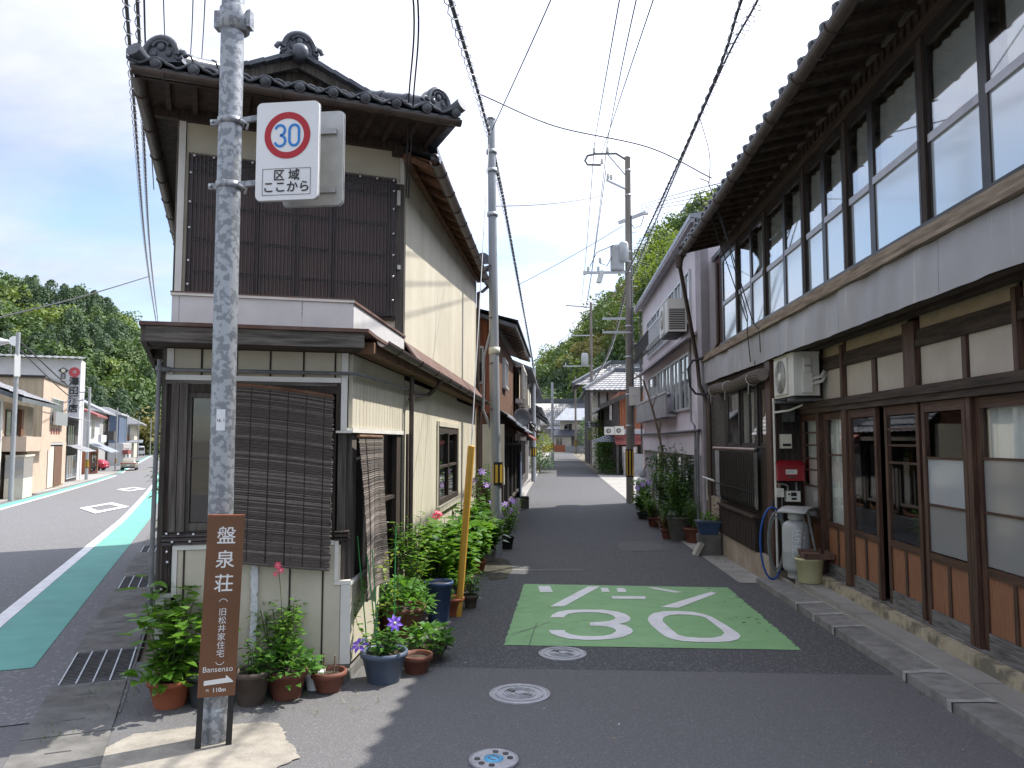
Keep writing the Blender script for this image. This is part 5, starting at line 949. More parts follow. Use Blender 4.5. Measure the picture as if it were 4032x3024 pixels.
MB(h.M).beam((-.95, .95, 5.05), (1.3, -3, 6.6), .2, .25).build('hip_ridge', MT['tile'], h.t, True); h.bx('eave_board', 'wall_dark', (-.85, 7.5, .75, .85, 4.86, 4.98)); h.bx('eave_board', 'wall_dark', (-.9, -.8, -9, .85, 4.86, 4.98)); h.tiles((-.8, 1.2, 2.6), (1.4, 1.2, 2.6), (1.4, 0, 3.0), (-.8, 0, 3.0), 8, 3)
h = House('tiled_house', 'taller dark house with tiled roof behind the cream house on the right', (2.2, 62), (1, 0), -.2); h.M = Matrix(((1, 0, 0, 2.2), (0, -1, 0, 62), (0, 0, 1, -.2), (0, 0, 0, 1)))
h.bx('wall', 'wall_dark', (0.4, 9, -9, 0, 0, 6.4)); h.win(1, 3, 4.6, 6, .02, 3, 'glass_pale', 'wall_dark'); h.tiles((-.8, 1, 6.2), (9, 1, 6.2), (7, -3.5, 8.3), (2.5, -3.5, 8.3), 32, 9, 'tile_pale'); h.tiles((-.8, -9, 6.2), (-.8, 1, 6.2), (2.5, -3.5, 8.3), (2.5, -6, 8.3), 26, 9, 'tile_pale'); MB(h.M).beam((-.9, 1.1, 6.25), (2.5, -3.5, 8.45), .25, .3).build('hip_ridge', MT['tile'], h.t, True); h.bx('ridge', 'tile', (2.5, 7, -3.6, -3.4, 8.3, 8.6))
# ---- left side: brown corrugated house and the dark houses beyond it
h = House('brown_house', 'small brown house with orange corrugated gable and pink tiled porch roof behind the metal pole', (-1.05, 14.2), (0, 1), -.2)
h.M = Matrix(((0, 1, 0, -1.05), (1, 0, 0, 14.2), (0, 0, 1, -.2), (0, 0, 0, 1)))
h.bx('wall', 'plank_brown', (0, 8.5, -3.2, -.02, 0, 3.8)); mbg = MB(); n = 40; vs = []; fs = []
for i in range(n + 1):
    x = -4.2 + 2.98 * i / n; w = 14.17 + .012 * math.cos(math.pi * i); vs += [(x, w, 2.1), (x, w, 4.35 - .0 * x + (-.30) * (x + 2.6))]
for i in range(n): fs.append((2 * i, 2 * i + 1, 2 * i + 3, 2 * i + 2))
mbg.add(vs, fs); mbg.build('corrugated_gable', MT['orange_corr'], h.t, True)
MB().bx(-1.55, -1.34, 14.12, 14.16, 2.65, 3.35).build('window_frame', MT['alu'], h.t, True); MB().bx(-1.53, -1.37, 14.10, 14.118, 2.69, 3.31).build('pane', MT['glass_dark'], h.t, True)
h.slab([(-.5, .34, 3.88), (8.2, .30, 4.15), (8.2, -3, 5.3), (-.5, -3, 5.0)], .07, 'roof', 'tile'); h.tiles((-.5, .36, 3.90), (8.2, .32, 4.17), (8.2, -3, 5.33), (-.5, -3, 5.03), 30, 8, 'tile'); 
for k in range(14): MB(h.M).beam((.1 + .6 * k, -.02, 3.95 + .018 * k), (.1 + .6 * k, .28, 3.86 + .018 * k), .06, .06).build('rafter', MT['plank_brown'], h.t, True)
h.win(1.0, 2.0, 2.85, 3.45, .0, 2, 'glass_pale'); h.bx('plank_panel', 'wall_beige', (5.6, 7.6, .0, .03, 1.9, 3.85)); h.bx('bay', 'trim_white', (5.0, 7.2, .03, .22, 2.75, 2.85), (5.0, 7.2, .03, .22, 3.65, 3.72)); h.win(5.0, 7.2, 2.85, 3.65, .2, 3, 'glass_pale', 'trim_white'); h.bx('bay_rail', 'ivory', (5.2, 7.3, .23, .34, 2.7, 3.1))
h.tiles((-.2, .45, 1.95), (5.2, .42, 1.95), (5.2, -.02, 2.35), (-.2, -.02, 2.35), 20, 3, 'tile'); h.tiles((5.4, .55, 1.95), (8.6, .5, 1.95), (8.6, -.02, 2.75), (5.4, -.02, 2.75), 11, 7, 'tile_pale'); h.slab([(2.6, .55, 1.85), (5.6, .55, 1.85), (5.6, 0, 2.2), (2.6, 0, 2.2)], .05, 'awning', 'redroof')
h.bx('eave_board', 'wall_dark', (-.2, 8.6, .3, .4, 1.8, 1.92)); 
for k in range(6): h.bx('post', 'wall_dark', (.3 + 1.5 * k, .42 + 1.5 * k, .0, .05, 0, 1.9))
for k in range(5): h.win(.5 + 1.5 * k, 1.75 + 1.5 * k, .5, 1.75, .0, 2, 'glass_dark', 'wall_dark')
h.bx('blue_tarp', 'bluewall', (6.2, 7.0, .06, .1, .2, 1.5)); h.bx('base', 'concrete', (-.1, 8.6, -.1, .1, -.3, .3)); h.bx('fuse_box', 'ivory', (-.15, -.02, -.3, .1, 1.0, 2.1))
t = thing('satellite_dish', 'grey satellite dish on the porch roof of the brown house', 'satellite dish', (-.78, 17.2, 2.1)); MB().lathe([(.02, .0), (.12, .01), (.17, .04), (.21, .075), (.205, .085), (.15, .05), (.02, .02)], 20).build('dish', MT['pipe_grey'], t, rot=(R(75), 0, R(20))); MB().tube([(0, 0, 0), (0, .1, -.25)], .015).build('arm', MT['pipe_grey'], t)
h = House('dark_house', 'dark timber house with overhanging eave past the brown house', (-1.35, 28), (0, 1), -.2); h.M = Matrix(((0, 1, 0, -1.35), (1, 0, 0, 28), (0, 0, 1, -.2), (0, 0, 0, 1)))
h.bx('wall', 'wall_dark', (0, 9, -5, 0, 0, 4.5)); h.slab([(-.6, .5, 4.4), (9.4, .5, 4.4), (9.4, -3, 5.9), (-.6, -3, 5.9)], .1, 'roof', 'tile'); h.win(1, 3.5, 2.9, 4, .02, 3, 'glass_dark', 'wall_dark'); h.slab([(-.3, .5, 2.5), (9, .5, 2.5), (9, 0, 2.9), (-.3, 0, 2.9)], .06, 'awning', 'tile'); h.win(1, 4, .4, 2.1, .02, 3, 'glass_dark', 'wall_dark')
h = House('white_house', 'white walled house with dark tiled eaves far along the left side', (-1.5, 42), (0, 1), -.2); h.M = Matrix(((0, 1, 0, -1.5), (1, 0, 0, 42), (0, 0, 1, -.2), (0, 0, 0, 1)))
h.bx('wall', 'wall_white', (0, 12, -5, 0, 0, 4.8)); h.slab([(-.6, .6, 4.7), (12.4, .6, 4.7), (12.4, -3, 6.0), (-.6, -3, 6.0)], .12, 'roof', 'tile'); h.slab([(-.3, 1.0, 2.9), (12, 1.0, 2.9), (12, 0, 3.6), (-.3, 0, 3.6)], .08, 'awning', 'tile'); h.bx('lower_wall', 'wall_dark', (0, 12, .0, .05, 1.0, 2.9)); h.tiles((-.3, 1.0, 2.93), (12, 1.0, 2.93), (12, 0, 3.63), (-.3, 0, 3.63), 30, 4, 'tile'); h.win(4, 7, 3.6, 4.4, .02, 3, 'glass_dark', 'wall_dark')
h = House('grey_house', 'grey house with white eave at the far left of the narrow street', (-1.9, 66), (0, 1), -.2); h.M = Matrix(((0, 1, 0, -1.9), (1, 0, 0, 66), (0, 0, 1, -.2), (0, 0, 0, 1)))
h.bx('wall', 'wall_grey', (0, 25, -6, 0, 0, 4.6)); h.slab([(-.6, .7, 4.6), (25, .7, 4.6), (25, -3, 6.2), (-.6, -3, 6.2)], .12, 'roof', 'tile'); h.win(2, 5, 3, 4.2, .02, 3); h.win(9, 12, 3, 4.2, .02, 3); h.slab([(-.3, 1.0, 2.4), (25, 1.0, 2.4), (25, 0, 2.9), (-.3, 0, 2.9)], .08, 'awning', 'tile'); h.bx('door', 'wall_dark', (1, 8, .0, .04, 0, 2.2))
# ---- end of the street
h = House('cream_house', 'two-storey cream house facing down the end of the street', (.8, 125), (1, 0), -.2); h.M = Matrix(((1, 0, 0, .8), (0, -1, 0, 125), (0, 0, 1, -.2), (0, 0, 0, 1)))
h.bx('wall', 'wall_cream', (-.2, 9, -8, 0, 0, 5.2)); h.slab([(-1, .8, 5.1), (9.6, .8, 5.1), (9.6, -4, 7.2), (.8, -4, 7.2)], .15, 'roof', 'sheet_roof'); h.win(.4, 1.8, 3.2, 4.6, .02, 2, 'glass_dark'); h.win(2.4, 5.0, .9, 2.3, .02, 2); h.slab([(-1.6, 1.6, 2.6), (3.2, 1.6, 2.6), (3.2, 0, 3.6), (-1.0, 0, 3.6)], .1, 'awning', 'tile'); h.bx('porch', 'wall_cream', (-1.4, 1.6, .0, 1.2, 0, 2.6)); h.win(-.9, .2, .9, 2.3, 1.22, 2, 'glass_dark'); h.bx('garden_wall', 'brick_red', (-3, 0.6, 2.2, 2.4, 0, 1.1)); h.bx('garden_wall', 'wall_grey', (.7, 8, 2.2, 2.4, 0, .9))
h = House('temple', 'large temple hall with wide grey tiled roof at the end of the street', (-9, 150), (1, 0), -.2, 'temple'); h.M = Matrix(((1, 0, 0, -9), (0, -1, 0, 150), (0, 0, 1, -.2), (0, 0, 0, 1)))
h.bx('wall', 'wall_white', (2, 18, -9, 0, 0, 5.5)); h.tiles((-1, 2.5, 5.0), (21, 2.5, 5.0), (16, -4, 9.6), (4, -4, 9.6), 50, 12, 'tile', .06); h.bx('ridge', 'tile', (3.5, 16.5, -4.3, -3.7, 9.5, 10.2)); h.slab([(7, 4.2, 4.0), (14, 4.2, 4.0), (12, 0, 5.8), (9, 0, 5.8)], .2, 'porch_roof', 'tile'); h.bx('eave_board', 'trim_white', (-.8, 20.8, 2.2, 2.4, 4.75, 4.95)); h.bx('red_awning', 'redroof', (8, 12, 5, 7, 2.6, 2.8))
# ---------------------------------------------------------------- houses along the road on the left
def RH(name, label, u, v, cat='house'):
    """local x along the road away from the camera, y toward the road"""
    O = uv2xy(u, v); z = th(*O); h = House(name, label, O, (UX, UY), z, cat); h.M = Matrix(((UX, VX, 0, O[0]), (UY, VY, 0, O[1]), (0, 0, 1, z), (0, 0, 0, 1))); return h
h = RH('tan_house', 'old tan plastered house with dark tiled roof and a beige balcony box', 32.9, -6.9)
h.bx('wall', 'wall_tan', (0, 6.4, -9, 0, -1, 3.6)); MB(h.M).add([(-.02, .0, 3.5), (-.02, -4.5, 5.6), (-.02, -9, 3.5)], [(0, 1, 2)]).build('gable', MT['wall_dark'], h.t, True); h.bx('black_fence', 'wall_dark', (-.4, -.2, -9, -.6, -1, 1.6))
h.slab([(-.8, .9, 3.7), (6.9, .9, 3.7), (6.9, -4.5, 5.9), (-.8, -4.5, 5.9)], .16, 'roof', 'tile'); h.slab([(-.8, -4.5, 5.9), (6.9, -4.5, 5.9), (6.9, -10, 3.7), (-.8, -10, 3.7)], .16, 'roof', 'tile'); h.tiles((-.8, .92, 3.72), (6.9, .92, 3.72), (6.9, -4.5, 5.92), (-.8, -4.5, 5.92), 26, 12, 'tile_pale')
h.bx('facade', 'beige_lit', (.3, 3.0, .0, .03, 0, 3.6)); h.win(1.0, 3.0, 2.3, 3.3, .05, 2, 'glass_pale', 'wall_dark'); h.bx('shutter_box', 'plank_brown', (3.0, 3.4, .0, .2, 2.25, 3.4)); h.bx('balcony_box', 'beige_lit', (.2, 5.2, .0, .9, 1.75, 2.3)); h.bx('entrance', 'beige_lit', (2.6, 5.9, .0, .5, 0, 1.7)); h.bx('show_case', 'wall_cream', (.5, 2.2, .2, .8, 0, .75)); h.bx('show_case_glass', 'glass_pale', (.5, 2.2, .2, .8, .75, 1.55)); h.bx('show_case_top', 'wall_cream', (.45, 2.25, .2, .85, 1.55, 1.62)); h.win(.4, 2.4, 1.65, 1.75, .02, 1, 'glass_dark', 'wall_dark')
MB(h.M).tube([(.1, .1, 3.6), (.1, .1, 0)], .05, 6).build('downpipe', MT['trim_white'], h.t, True)
h = RH('beige_shop', 'tall narrow beige shop building with a shuttered window beside the tan house', 43.2, -7.25)
h.bx('wall', 'wall_beige', (0, 7.2, -7, 0, -1, 5.45)); h.corr(-7, 0, 0, 5.45, -.0, 'wall_beige', .35, 'ribbed_sheet', side=-.03); h.bx('facade', 'beige_lit', (0, 7.3, .0, .04, 2.3, 5.45)); h.bx('pier', 'beige_lit', (0, 1.6, .0, .06, 0, 2.3)); h.bx('pier', 'beige_lit', (6.1, 7.3, .0, .06, 0, 2.3)); h.bx('parapet_cap', 'bronze', (-.15, 7.4, -7.1, .12, 5.46, 5.56)); h.bx('doorway', 'dark_room', (1.6, 6.1, .0, .02, 0, 2.2)); h.bx('door', 'plank_brown', (3.6, 6.0, .03, .07, 0, 2.1)); h.bx('door', 'wall_cream', (1.8, 3.4, .03, .07, 0, 2.1)); h.win(2.2, 5.6, 3.3, 4.6, .06, 2, 'glass_pale', 'alu'); h.bx('window_rail', 'steel', (2.0, 5.8, .2, .3, 3.2, 3.9)); h.bx('lintel', 'alu', (1.5, 6.2, .05, .12, 2.18, 2.28))
for k in range(4): h.bx('lettering', 'redroof', (2.4 + .75 * k, 2.75 + .75 * k, .05, .07, 2.75, 3.05))
h = RH('liquor_store', 'large white liquor store building with black vertical lettering', 64.6, -8.45, 'shop')
h.bx('wall', 'wall_white', (0, 2.4, -30, 0, -1, 8.9)); h.tiles((-.5, -30, 8.9), (-.5, .3, 8.9), (.6, .3, 9.15), (.6, -30, 9.15), 60, 2, 'tile_pale'); h.bx('roof', 'redroof', (.6, 2.3, -20, -6, 8.9, 9.7)); h.bx('annex', 'wall_white', (2.4, 4.2, -6, -.3, -1, 6.8)); h.bx('annex_cap', 'alu', (2.4, 4.3, -6, -.2, 6.8, 7.0))
h.bx('window_hood', 'wall_white', (-.4, 0, -10.2, -5.5, 6.4, 6.6)); h.bx('window', 'glass_dark', (-.05, -.02, -10, -5.7, 5.2, 6.4))
def wall_text(body, size, y, z, m, sp=None, bold=.0):
    for i, ch in enumerate(body):
        M_ = h.M @ Matrix.Translation((-.06, y, z - i * (sp or size * 1.12))) @ Matrix.Rotation(R(90), 4, 'Z') @ Matrix.Rotation(R(180), 4, 'Z') @ Matrix.Rotation(R(90), 4, 'X')
        M_ = h.M @ Matrix.Translation((-.05, y, z - i * (sp or size * 1.12))) @ Matrix(((0, 0, -1, 0), (1, 0, 0, 0), (0, 1, 0, 0), (0, 0, 0, 1)))
        textmesh(ch, size, M_, MT[m], 'lettering', h.t, True, extr=.01, bold=bold)
wall_text('澤田酒店', .66, -.40, 7.22, 'black', .66, .014); wall_text('日本名門酒', .44, -1.12, 7.6, 'black', .5, .004)
mat('logo_red', (.50, .05, .07))
for r0, r1, m in ((.36, .27, 'logo_red'), (.24, .03, 'logo_red')): MB(h.M).add([(-.05, -.40 + r0 * math.cos(a), 7.95 + r0 * math.sin(a)) for a in [2 * math.pi * k / 28 for k in range(28)]] + [(-.05, -.40 + r1 * math.cos(a), 7.95 + r1 * math.sin(a)) for a in [2 * math.pi * k / 28 for k in range(28)]], [(k, (k + 1) % 28, 28 + (k + 1) % 28, 28 + k) for k in range(28)]).build('emblem', MT[m], h.t, True)
M_ = h.M @ Matrix.Translation((-.07, -.40, 7.95)) @ Matrix(((0, 0, -1, 0), (1, 0, 0, 0), (0, 1, 0, 0), (0, 0, 0, 1))); textmesh('酒', .27, M_, MT['wall_white'], 'emblem_letter', h.t, True, extr=.01)
MB(h.M).add([(-.05, -1.46, 8.05), (-.05, -1.12, 8.28), (-.05, -.78, 8.05), (-.05, -1.12, 7.82)], [(0, 1, 2, 3)]).build('emblem', MT['black'], h.t, True); MB(h.M).add([(-.06, -1.12 + .14 * math.cos(a), 8.05 + .14 * math.sin(a)) for a in [2 * math.pi * k / 20 for k in range(20)]], [tuple(range(20))]).build('emblem', MT['ivory'], h.t, True)
h.tiles((-5.6, .8, 4.3), (.2, .8, 4.3), (.2, -1.5, 4.9), (-5.6, -1.5, 4.9), 20, 3, 'tile_pale'); h.bx('side_shop', 'wall_dark', (-5.4, -.1, -3, .0, 0, 4.3)); h.win(-5, -2, 2.6, 4, .03, 3, 'glass_pale', 'wall_dark'); h.tiles((-5.6, 1.2, 2.1), (.2, 1.2, 2.1), (.2, 0, 2.6), (-5.6, 0, 2.6), 20, 3, 'tile_pale'); h.win(-5, -1, .3, 1.9, .03, 4, 'glass_pale', 'alu')
t = thing('siren', 'loudspeaker horn pair on the roof edge of the liquor store', 'loudspeaker', (*tuple((h.M @ Vector((0, -4.5, 0)))[:2]), th(*tuple((h.M @ Vector((0, -4.5, 0)))[:2])) + 9.2)); MB().tube([(0, 0, 0), (0, 0, .8)], .06).build('post', MT['pipe_grey'], t)
for a in (200, 320): MB().tube([(0, 0, .8), (.5 * math.cos(R(a)), .5 * math.sin(R(a)), .8), (.9 * math.cos(R(a)), .9 * math.sin(R(a)), .8)], .1, 12, .36).build('horn', MT['alu'], t)
h = RH('brick_shop', 'white shop with red brick ground floor and grey awning', 96, -11.5); h.bx('wall', 'wall_white', (0, 9, -8, 0, 2.6, 6.6)); h.bx('ground_floor', 'brick_red', (0, 9, -8, .0, -1, 2.6)); h.slab([(-.5, .8, 6.5), (9.5, .8, 6.5), (9.5, -5, 9), (-.5, -5, 9)], .2, 'roof', 'redroof'); h.slab([(-.5, 2.2, 2.4), (9, 2.2, 2.4), (9, 0, 3.4), (-.5, 0, 3.4)], .12, 'awning', 'sheet_roof'); h.win(1.5, 4, 4, 6, .03, 2); h.win(2.5, 7, .2, 2.2, .03, 3, 'glass_dark', 'wall_dark'); h.bx('sign_board', 'wall_white', (0, 5, .9, 1.2, 3.5, 4.3))
h = RH('grey_house', 'tall grey sided house with grey tiled roof beyond the brick shop', 116, -13.2); h.bx('wall', 'wall_grey', (0, 15, -9, 0, -1, 8)); h.slab([(-.8, 1, 7.9), (15.6, 1, 7.9), (15.6, -5, 11), (-.8, -5, 11)], .2, 'roof', 'tile_pale'); h.win(9, 12, 4.5, 7, .03, 2, 'glass_pale', 'wall_dark'); h.bx('balcony', 'iron_dark', (11, 15, .1, 1.2, 4, 5.4)); h.bx('pillar', 'wall_dark', (12.5, 13.5, .05, .3, 0, 7.8))
h = RH('blue_house', 'flat-roofed dark blue house far along the road', 140, -12.5); h.bx('wall', 'bluewall', (0, 14, -10, 0, 3, 8.2)); h.bx('ground_floor', 'wall_white', (-2, 14, -9, .8, -1, 3.6)); h.bx('cap', 'alu', (-.3, 14.3, -10, .3, 8.2, 8.5)); h.bx('awning', 'redroof', (-2.2, 4, .8, 1.6, 1.8, 2.5)); h.win(5, 9, .6, 2.6, .83, 3, 'glass_dark'); h.bx('wall_panel', 'wall_grey', (-1.8, 13.5, .82, .9, 2.7, 3.5))
h = RH('far_house', 'tile-roofed house with wooden balcony at the bend of the road', 205, -15); h.bx('wall', 'wall_cream', (0, 10, -14, 0, -1, 8)); h.slab([(-1.5, 2, 8), (11, 2, 8), (8, -6, 12), (1, -6, 12)], .3, 'roof', 'tile_pale'); h.slab([(-1.5, -15, 8), (-1.5, 2, 8), (1, -6, 12), (1, -9, 12)], .3, 'roof', 'tile_pale'); h.bx('balcony', 'plank_brown', (-1, -.1, -8, -1, 4, 5.4)); h.bx('window', 'glass_pale', (-.05, -.02, -8, -1, 5.4, 7.6)); h.slab([(-3, 2, 3.6), (-3, -12, 3.6), (0, -12, 4.2), (0, 2, 4.2)], .2, 'awning', 'sheet_roof')
# vehicles
mat('paint_gold', (.30, .28, .22), (.33, .31, .25), scale=2, rough=.28, metal=.4, spec=.6); mat('paint_red', (.35, .02, .045), rough=.25, spec=.6); mat('paint_silver', (.5, .52, .55), rough=.3, metal=.4); mat('tyre', (.02, .02, .02), rough=.9); mat('lamp_red', (.45, .02, .02), rough=.2); mat('car_glass', (.02, .024, .028), rough=.08, spec=.8); mat('plate_white', (.75, .78, .75), rough=.5)
def car(name, label, u, v, L_=4.6, W=1.85, Hh=1.68, m='paint_gold', yaw=0, kind='suv', cat='car'):
    x, y = uv2xy(u, v); t = thing(name, label, cat, (x, y, th(x, y) + .02), R(25.2) + yaw)   # local +y forward
    # cross-sections: y, half width, sill height, belt height, roof height, roof half width
    S = {'suv': [(-.5, .84, .45, .80, .86, .80), (-.485, .92, .36, .98, 1.08, .78), (-.44, .96, .32, 1.02, 1.36, .70), (-.36, .98, .30, 1.03, 1.60, .69), (-.1, 1, .28, 1.02, 1.68, .72), (.1, 1, .28, 1.0, 1.64, .72), (.2, 1, .28, .98, 1.36, .74), (.3, .99, .28, .95, 1.02, .8), (.44, .95, .3, .84, .9, .8), (.5, .84, .42, .66, .7, .74)],
         'van': [(-.5, .92, .4, .9, 1.2, .86), (-.49, .96, .3, .95, 1.85, .84), (-.1, 1, .28, .95, 1.92, .86), (.25, 1, .28, .95, 1.85, .84), (.4, .98, .28, .95, 1.1, .84), (.5, .9, .4, .7, .85, .8)]}[kind]
    k = Hh / max(s[4] for s in S); vs = []; fs = []
    for (yy, hw, a, b, c, rw) in S:
        w = W / 2; Y_ = yy * L_; vs += [(-hw * w, Y_, a * k), (-hw * w, Y_, b * k), (-rw * w, Y_, c * k), (rw * w, Y_, c * k), (hw * w, Y_, b * k), (hw * w, Y_, a * k)]
    n = 6
    for i in range(len(S) - 1):
        for j in range(n): q = i * n; fs.append((q + j, q + (j + 1) % n, q + n + (j + 1) % n, q + n + j))
    fs.append(tuple(range(n))[::-1]); fs.append(tuple((len(S) - 1) * n + j for j in range(n)))
    o = MB().add(vs, fs, True).build('body', MT[m], t); bv = o.modifiers.new('b', 'BEVEL'); bv.width = .05; bv.segments = 2; bv.limit_method = 'ANGLE'; bv.angle_limit = R(25)
    q = -.5 * L_
    if kind == 'suv':
        MB().add([(-.58 * W / 2 * 1.15, q + .07 * L_ - .2, 1.10 * k), (.58 * W / 2 * 1.15, q + .07 * L_ - .2, 1.10 * k), (.62 * W / 2, q + .10 * L_ - .02, 1.40 * k), (-.62 * W / 2, q + .10 * L_ - .02, 1.40 * k)], [(0, 1, 2, 3)]).build('rear_window', MT['car_glass'], t)
        MB().bx(-.86 * W / 2, .86 * W / 2, q - .015, q + .12, .93 * k, .98 * k).build('light_bar', MT['lamp_red'], t); MB().bx(-.8 * W / 2, .8 * W / 2, q - .02, q + .1, .36 * k, .5 * k).build('bumper', MT['black'], t)
        for s_ in (-1, 1): MB().bx(s_ * .86 * W / 2 - .1, s_ * .86 * W / 2 + .06, q - .01, q + .25, .86 * k, 1.0 * k).build('tail_light', MT['lamp_red'], t)
    else: MB().bx(-.75 * W / 2, .75 * W / 2, q - .02, q + .01, 1.05 * k, 1.6 * k).build('rear_window', MT['car_glass'], t)
    MB().bx(-.17, .17, q - .03, q, .66 * k, .76 * k).build('number_plate', MT['plate_white'], t)
    for s_ in (-1, 1):
        MB().add([(s_ * (W / 2 * .985), -.34 * L_, 1.08 * k), (s_ * (W / 2 * .985), .22 * L_, 1.03 * k), (s_ * .77 * W / 2, .14 * L_, 1.5 * k), (s_ * .75 * W / 2, -.3 * L_, 1.5 * k)], [(0, 1, 2, 3)]).build('side_window', MT['car_glass'], t); MB().bx(min(s_ * W / 2, s_ * (W / 2 + .17)), max(s_ * W / 2, s_ * (W / 2 + .17)), .17 * L_, .2 * L_, 1.05 * k, 1.16 * k).build('mirror', MT['black'], t)
        for yy in (-.3, .31):
            w_ = link('wheel', None, t, loc=(s_ * (W / 2 - .1), yy * L_, .34), rot=(0, R(90), 0)); MB().lathe([(.2, -.1), (.32, -.1), (.34, -.07), (.34, .07), (.32, .1), (.2, .1)], 20).build('tyre', MT['tyre'], w_); MB().lathe([(.2, -.08), (.2, .08), (.05, .1), (1e-4, .1)], 16).build('rim', MT['steel'], w_)
    return t
car('car', 'champagne coloured car seen from behind on the road', 117, -9.0, 4.7, 1.9, 1.7)
car('car', 'red car parked beside the brick shop', 117.5, -13.6, 3.9, 1.7, 1.5, 'paint_red', R(70)); car('van', 'silver van parked at the bend of the road', 226, -15.4, 4.6, 1.9, 2.6, 'paint_silver', R(20), 'van', 'van')
# ---------------------------------------------------------------- signs
mat('sign_white', (.72, .73, .74), (.77, .78, .79), scale=4, rough=.4); mat('sign_red', (.42, .018, .03), rough=.4); mat('sign_blue', (.02, .20, .58), rough=.4); mat('sign_back', (.40, .40, .38), (.52, .52, .50), scale=7, rough=.35, metal=.6)
mat('sign_brown', (.135, .060, .027), (.16, .072, .034), scale=5, rough=.45); mat('sign_ink', (.72, .72, .70), rough=.5); mat('ink_black', (.03, .03, .035))
sp = thing('sign_post', 'thick galvanised steel post standing on the sand-coloured patch at the corner', 'post', (-1.83, 4.15, 0))
MB().tube([(0, 0, -.2), (-.012, -.004, 4.6)], .0665, 28, .063).build('pole', MT['galv'], sp)
MB().lathe([(.064, 3.93), (.083, 3.94), (.085, 4.06), (.07, 4.075)], 24).build('collar', MT['galv'], sp); MB().bx(-.11, -.06, -.03, .03, 3.95, 4.05).build('collar_lug', MT['galv'], sp); MB().bx(.06, .1, -.03, .03, 3.95, 4.05).build('collar_lug', MT['galv'], sp)
MB().lathe([(.069, 0), (.072, .01), (.072, .17), (.067, .18)], 24, (0, 0, .0)).build('foot_sleeve', MT['galv'], sp)
st = MB(); n = 10
st.add([(.0672 * math.sin(a), -.0672 * math.cos(a), z) for z in (1.655, 1.77) for a in [R(-32 + 64 * i / n) for i in range(n + 1)]], [(i, i + 1, n + 2 + i, n + 1 + i) for i in range(n)], True); st.build('label_sticker', MT['sign_white'], sp, rot=(0, 0, R(-3)))
Ms = Matrix.Translation((.012, -.0682, 1.71)) @ Matrix.Rotation(R(90), 4, 'X'); textmesh('16. 1', .024, Ms, MT['pipe_grey'], 'label_text', sp)
def rrect(w, h, r, n=5): 
    P = []
    for cx, cy, a0 in ((w / 2 - r, h / 2 - r, 0), (-w / 2 + r, h / 2 - r, 90), (-w / 2 + r, -h / 2 + r, 180), (w / 2 - r, -h / 2 + r, 270)):
        for i in range(n + 1): a = R(a0 + 90 * i / n); P.append((cx + r * math.cos(a), cy + r * math.sin(a)))
    return P
def plate(parent, w, h, t, m, name, r=.03, M=None): 
    P = rrect(w, h, r); n = len(P); mb = MB(M); mb.add([(x, 0, y) for x, y in P] + [(x, t, y) for x, y in P], [tuple(range(n)), tuple(range(2 * n - 1, n - 1, -1))] + [(i, n + i, n + (i + 1) % n, (i + 1) % n) for i in range(n)]); return mb.build(name, MT[m], parent)
RX = Matrix.Rotation(R(90), 4, 'X')
s1 = thing('speed_zone_sign', 'white speed zone sign with red ring, blue 30 and Japanese text', 'sign', (-1.452, 3.995, 3.17), R(-3.5))
plate(s1, .352, .545, .012, 'sign_white', 'panel'); plate(s1, .356, .549, .01, 'sign_back', 'panel_edge', M=Matrix.Translation((0, .0125, 0)))
def ring(parent, r0, r1, y, m, cz, name, n=48): MB().add([(r0 * math.cos(a), y, cz + r0 * math.sin(a)) for a in [2 * math.pi * k / n for k in range(n)]] + [(r1 * math.cos(a), y, cz + r1 * math.sin(a)) for a in [2 * math.pi * k / n for k in range(n)]], [(k, (k + 1) % n, n + (k + 1) % n, n + k) for k in range(n)]).build(name, MT[m], parent)
ring(s1, .130, .094, -.002, 'sign_red', .085, 'red_ring')
def digit(parent, pts, m, w, name, y=-.003):   # stroke of constant width on the panel
    n = len(pts); vs = []; fs = []
    for i in range(n):
        a = Vector(pts[max(i - 1, 0)]); b = Vector(pts[min(i + 1, n - 1)]); d = (b - a).normalized(); q = Vector((-d.y, d.x)) * w / 2; p = Vector(pts[i]); vs += [(p.x + q.x, y, p.y + q.y), (p.x - q.x, y, p.y - q.y)]
    for i in range(n - 1): fs.append((2 * i, 2 * i + 1, 2 * i + 3, 2 * i + 2))
    MB().add(vs, fs).build(name, MT[m], parent)
arc = lambda cx, cy, rx, ry, a0, a1, n=12: [(cx + rx * math.cos(R(a0 + (a1 - a0) * i / n)), cy + ry * math.sin(R(a0 + (a1 - a0) * i / n))) for i in range(n + 1)]
digit(s1, arc(-.041, .114, .027, .0285, 165, -90) , 'sign_blue', .0135, 'digit'); digit(s1, arc(-.041, .0555, .030, .030, 90, -165), 'sign_blue', .0135, 'digit')
digit(s1, arc(.039, .112, .027, .030, 0, 180) + arc(.039, .057, .027, .030, 180, 360) + [(.066, .112)], 'sign_blue', .0135, 'digit')
P = [(-.135, -.245), (.135, -.245), (.135, -.10), (-.135, -.10), (-.135, -.245)]
for i in range(4): digit(s1, [P[i], P[i + 1]], 'ink_black', .0025, 'text_border')
textmesh('区 域', .066, Matrix.Translation((0, -.003, -.140)) @ RX, MT['ink_black'], 'lettering', s1, bold=.0006); textmesh('ここから', .067, Matrix.Translation((0, -.003, -.205)) @ RX, MT['ink_black'], 'lettering', s1, bold=.0008)
s2 = thing('sign_panel_back', 'bare metal back of the second sign panel behind the speed sign', 'sign', (-1.375, 4.20, 3.20), R(-3.5)); plate(s2, .352, .545, .012, 'sign_back', 'panel'); plate(s2, .36, .553, .006, 'iron_lid', 'panel_rim', M=Matrix.Translation((0, .0125, 0)))
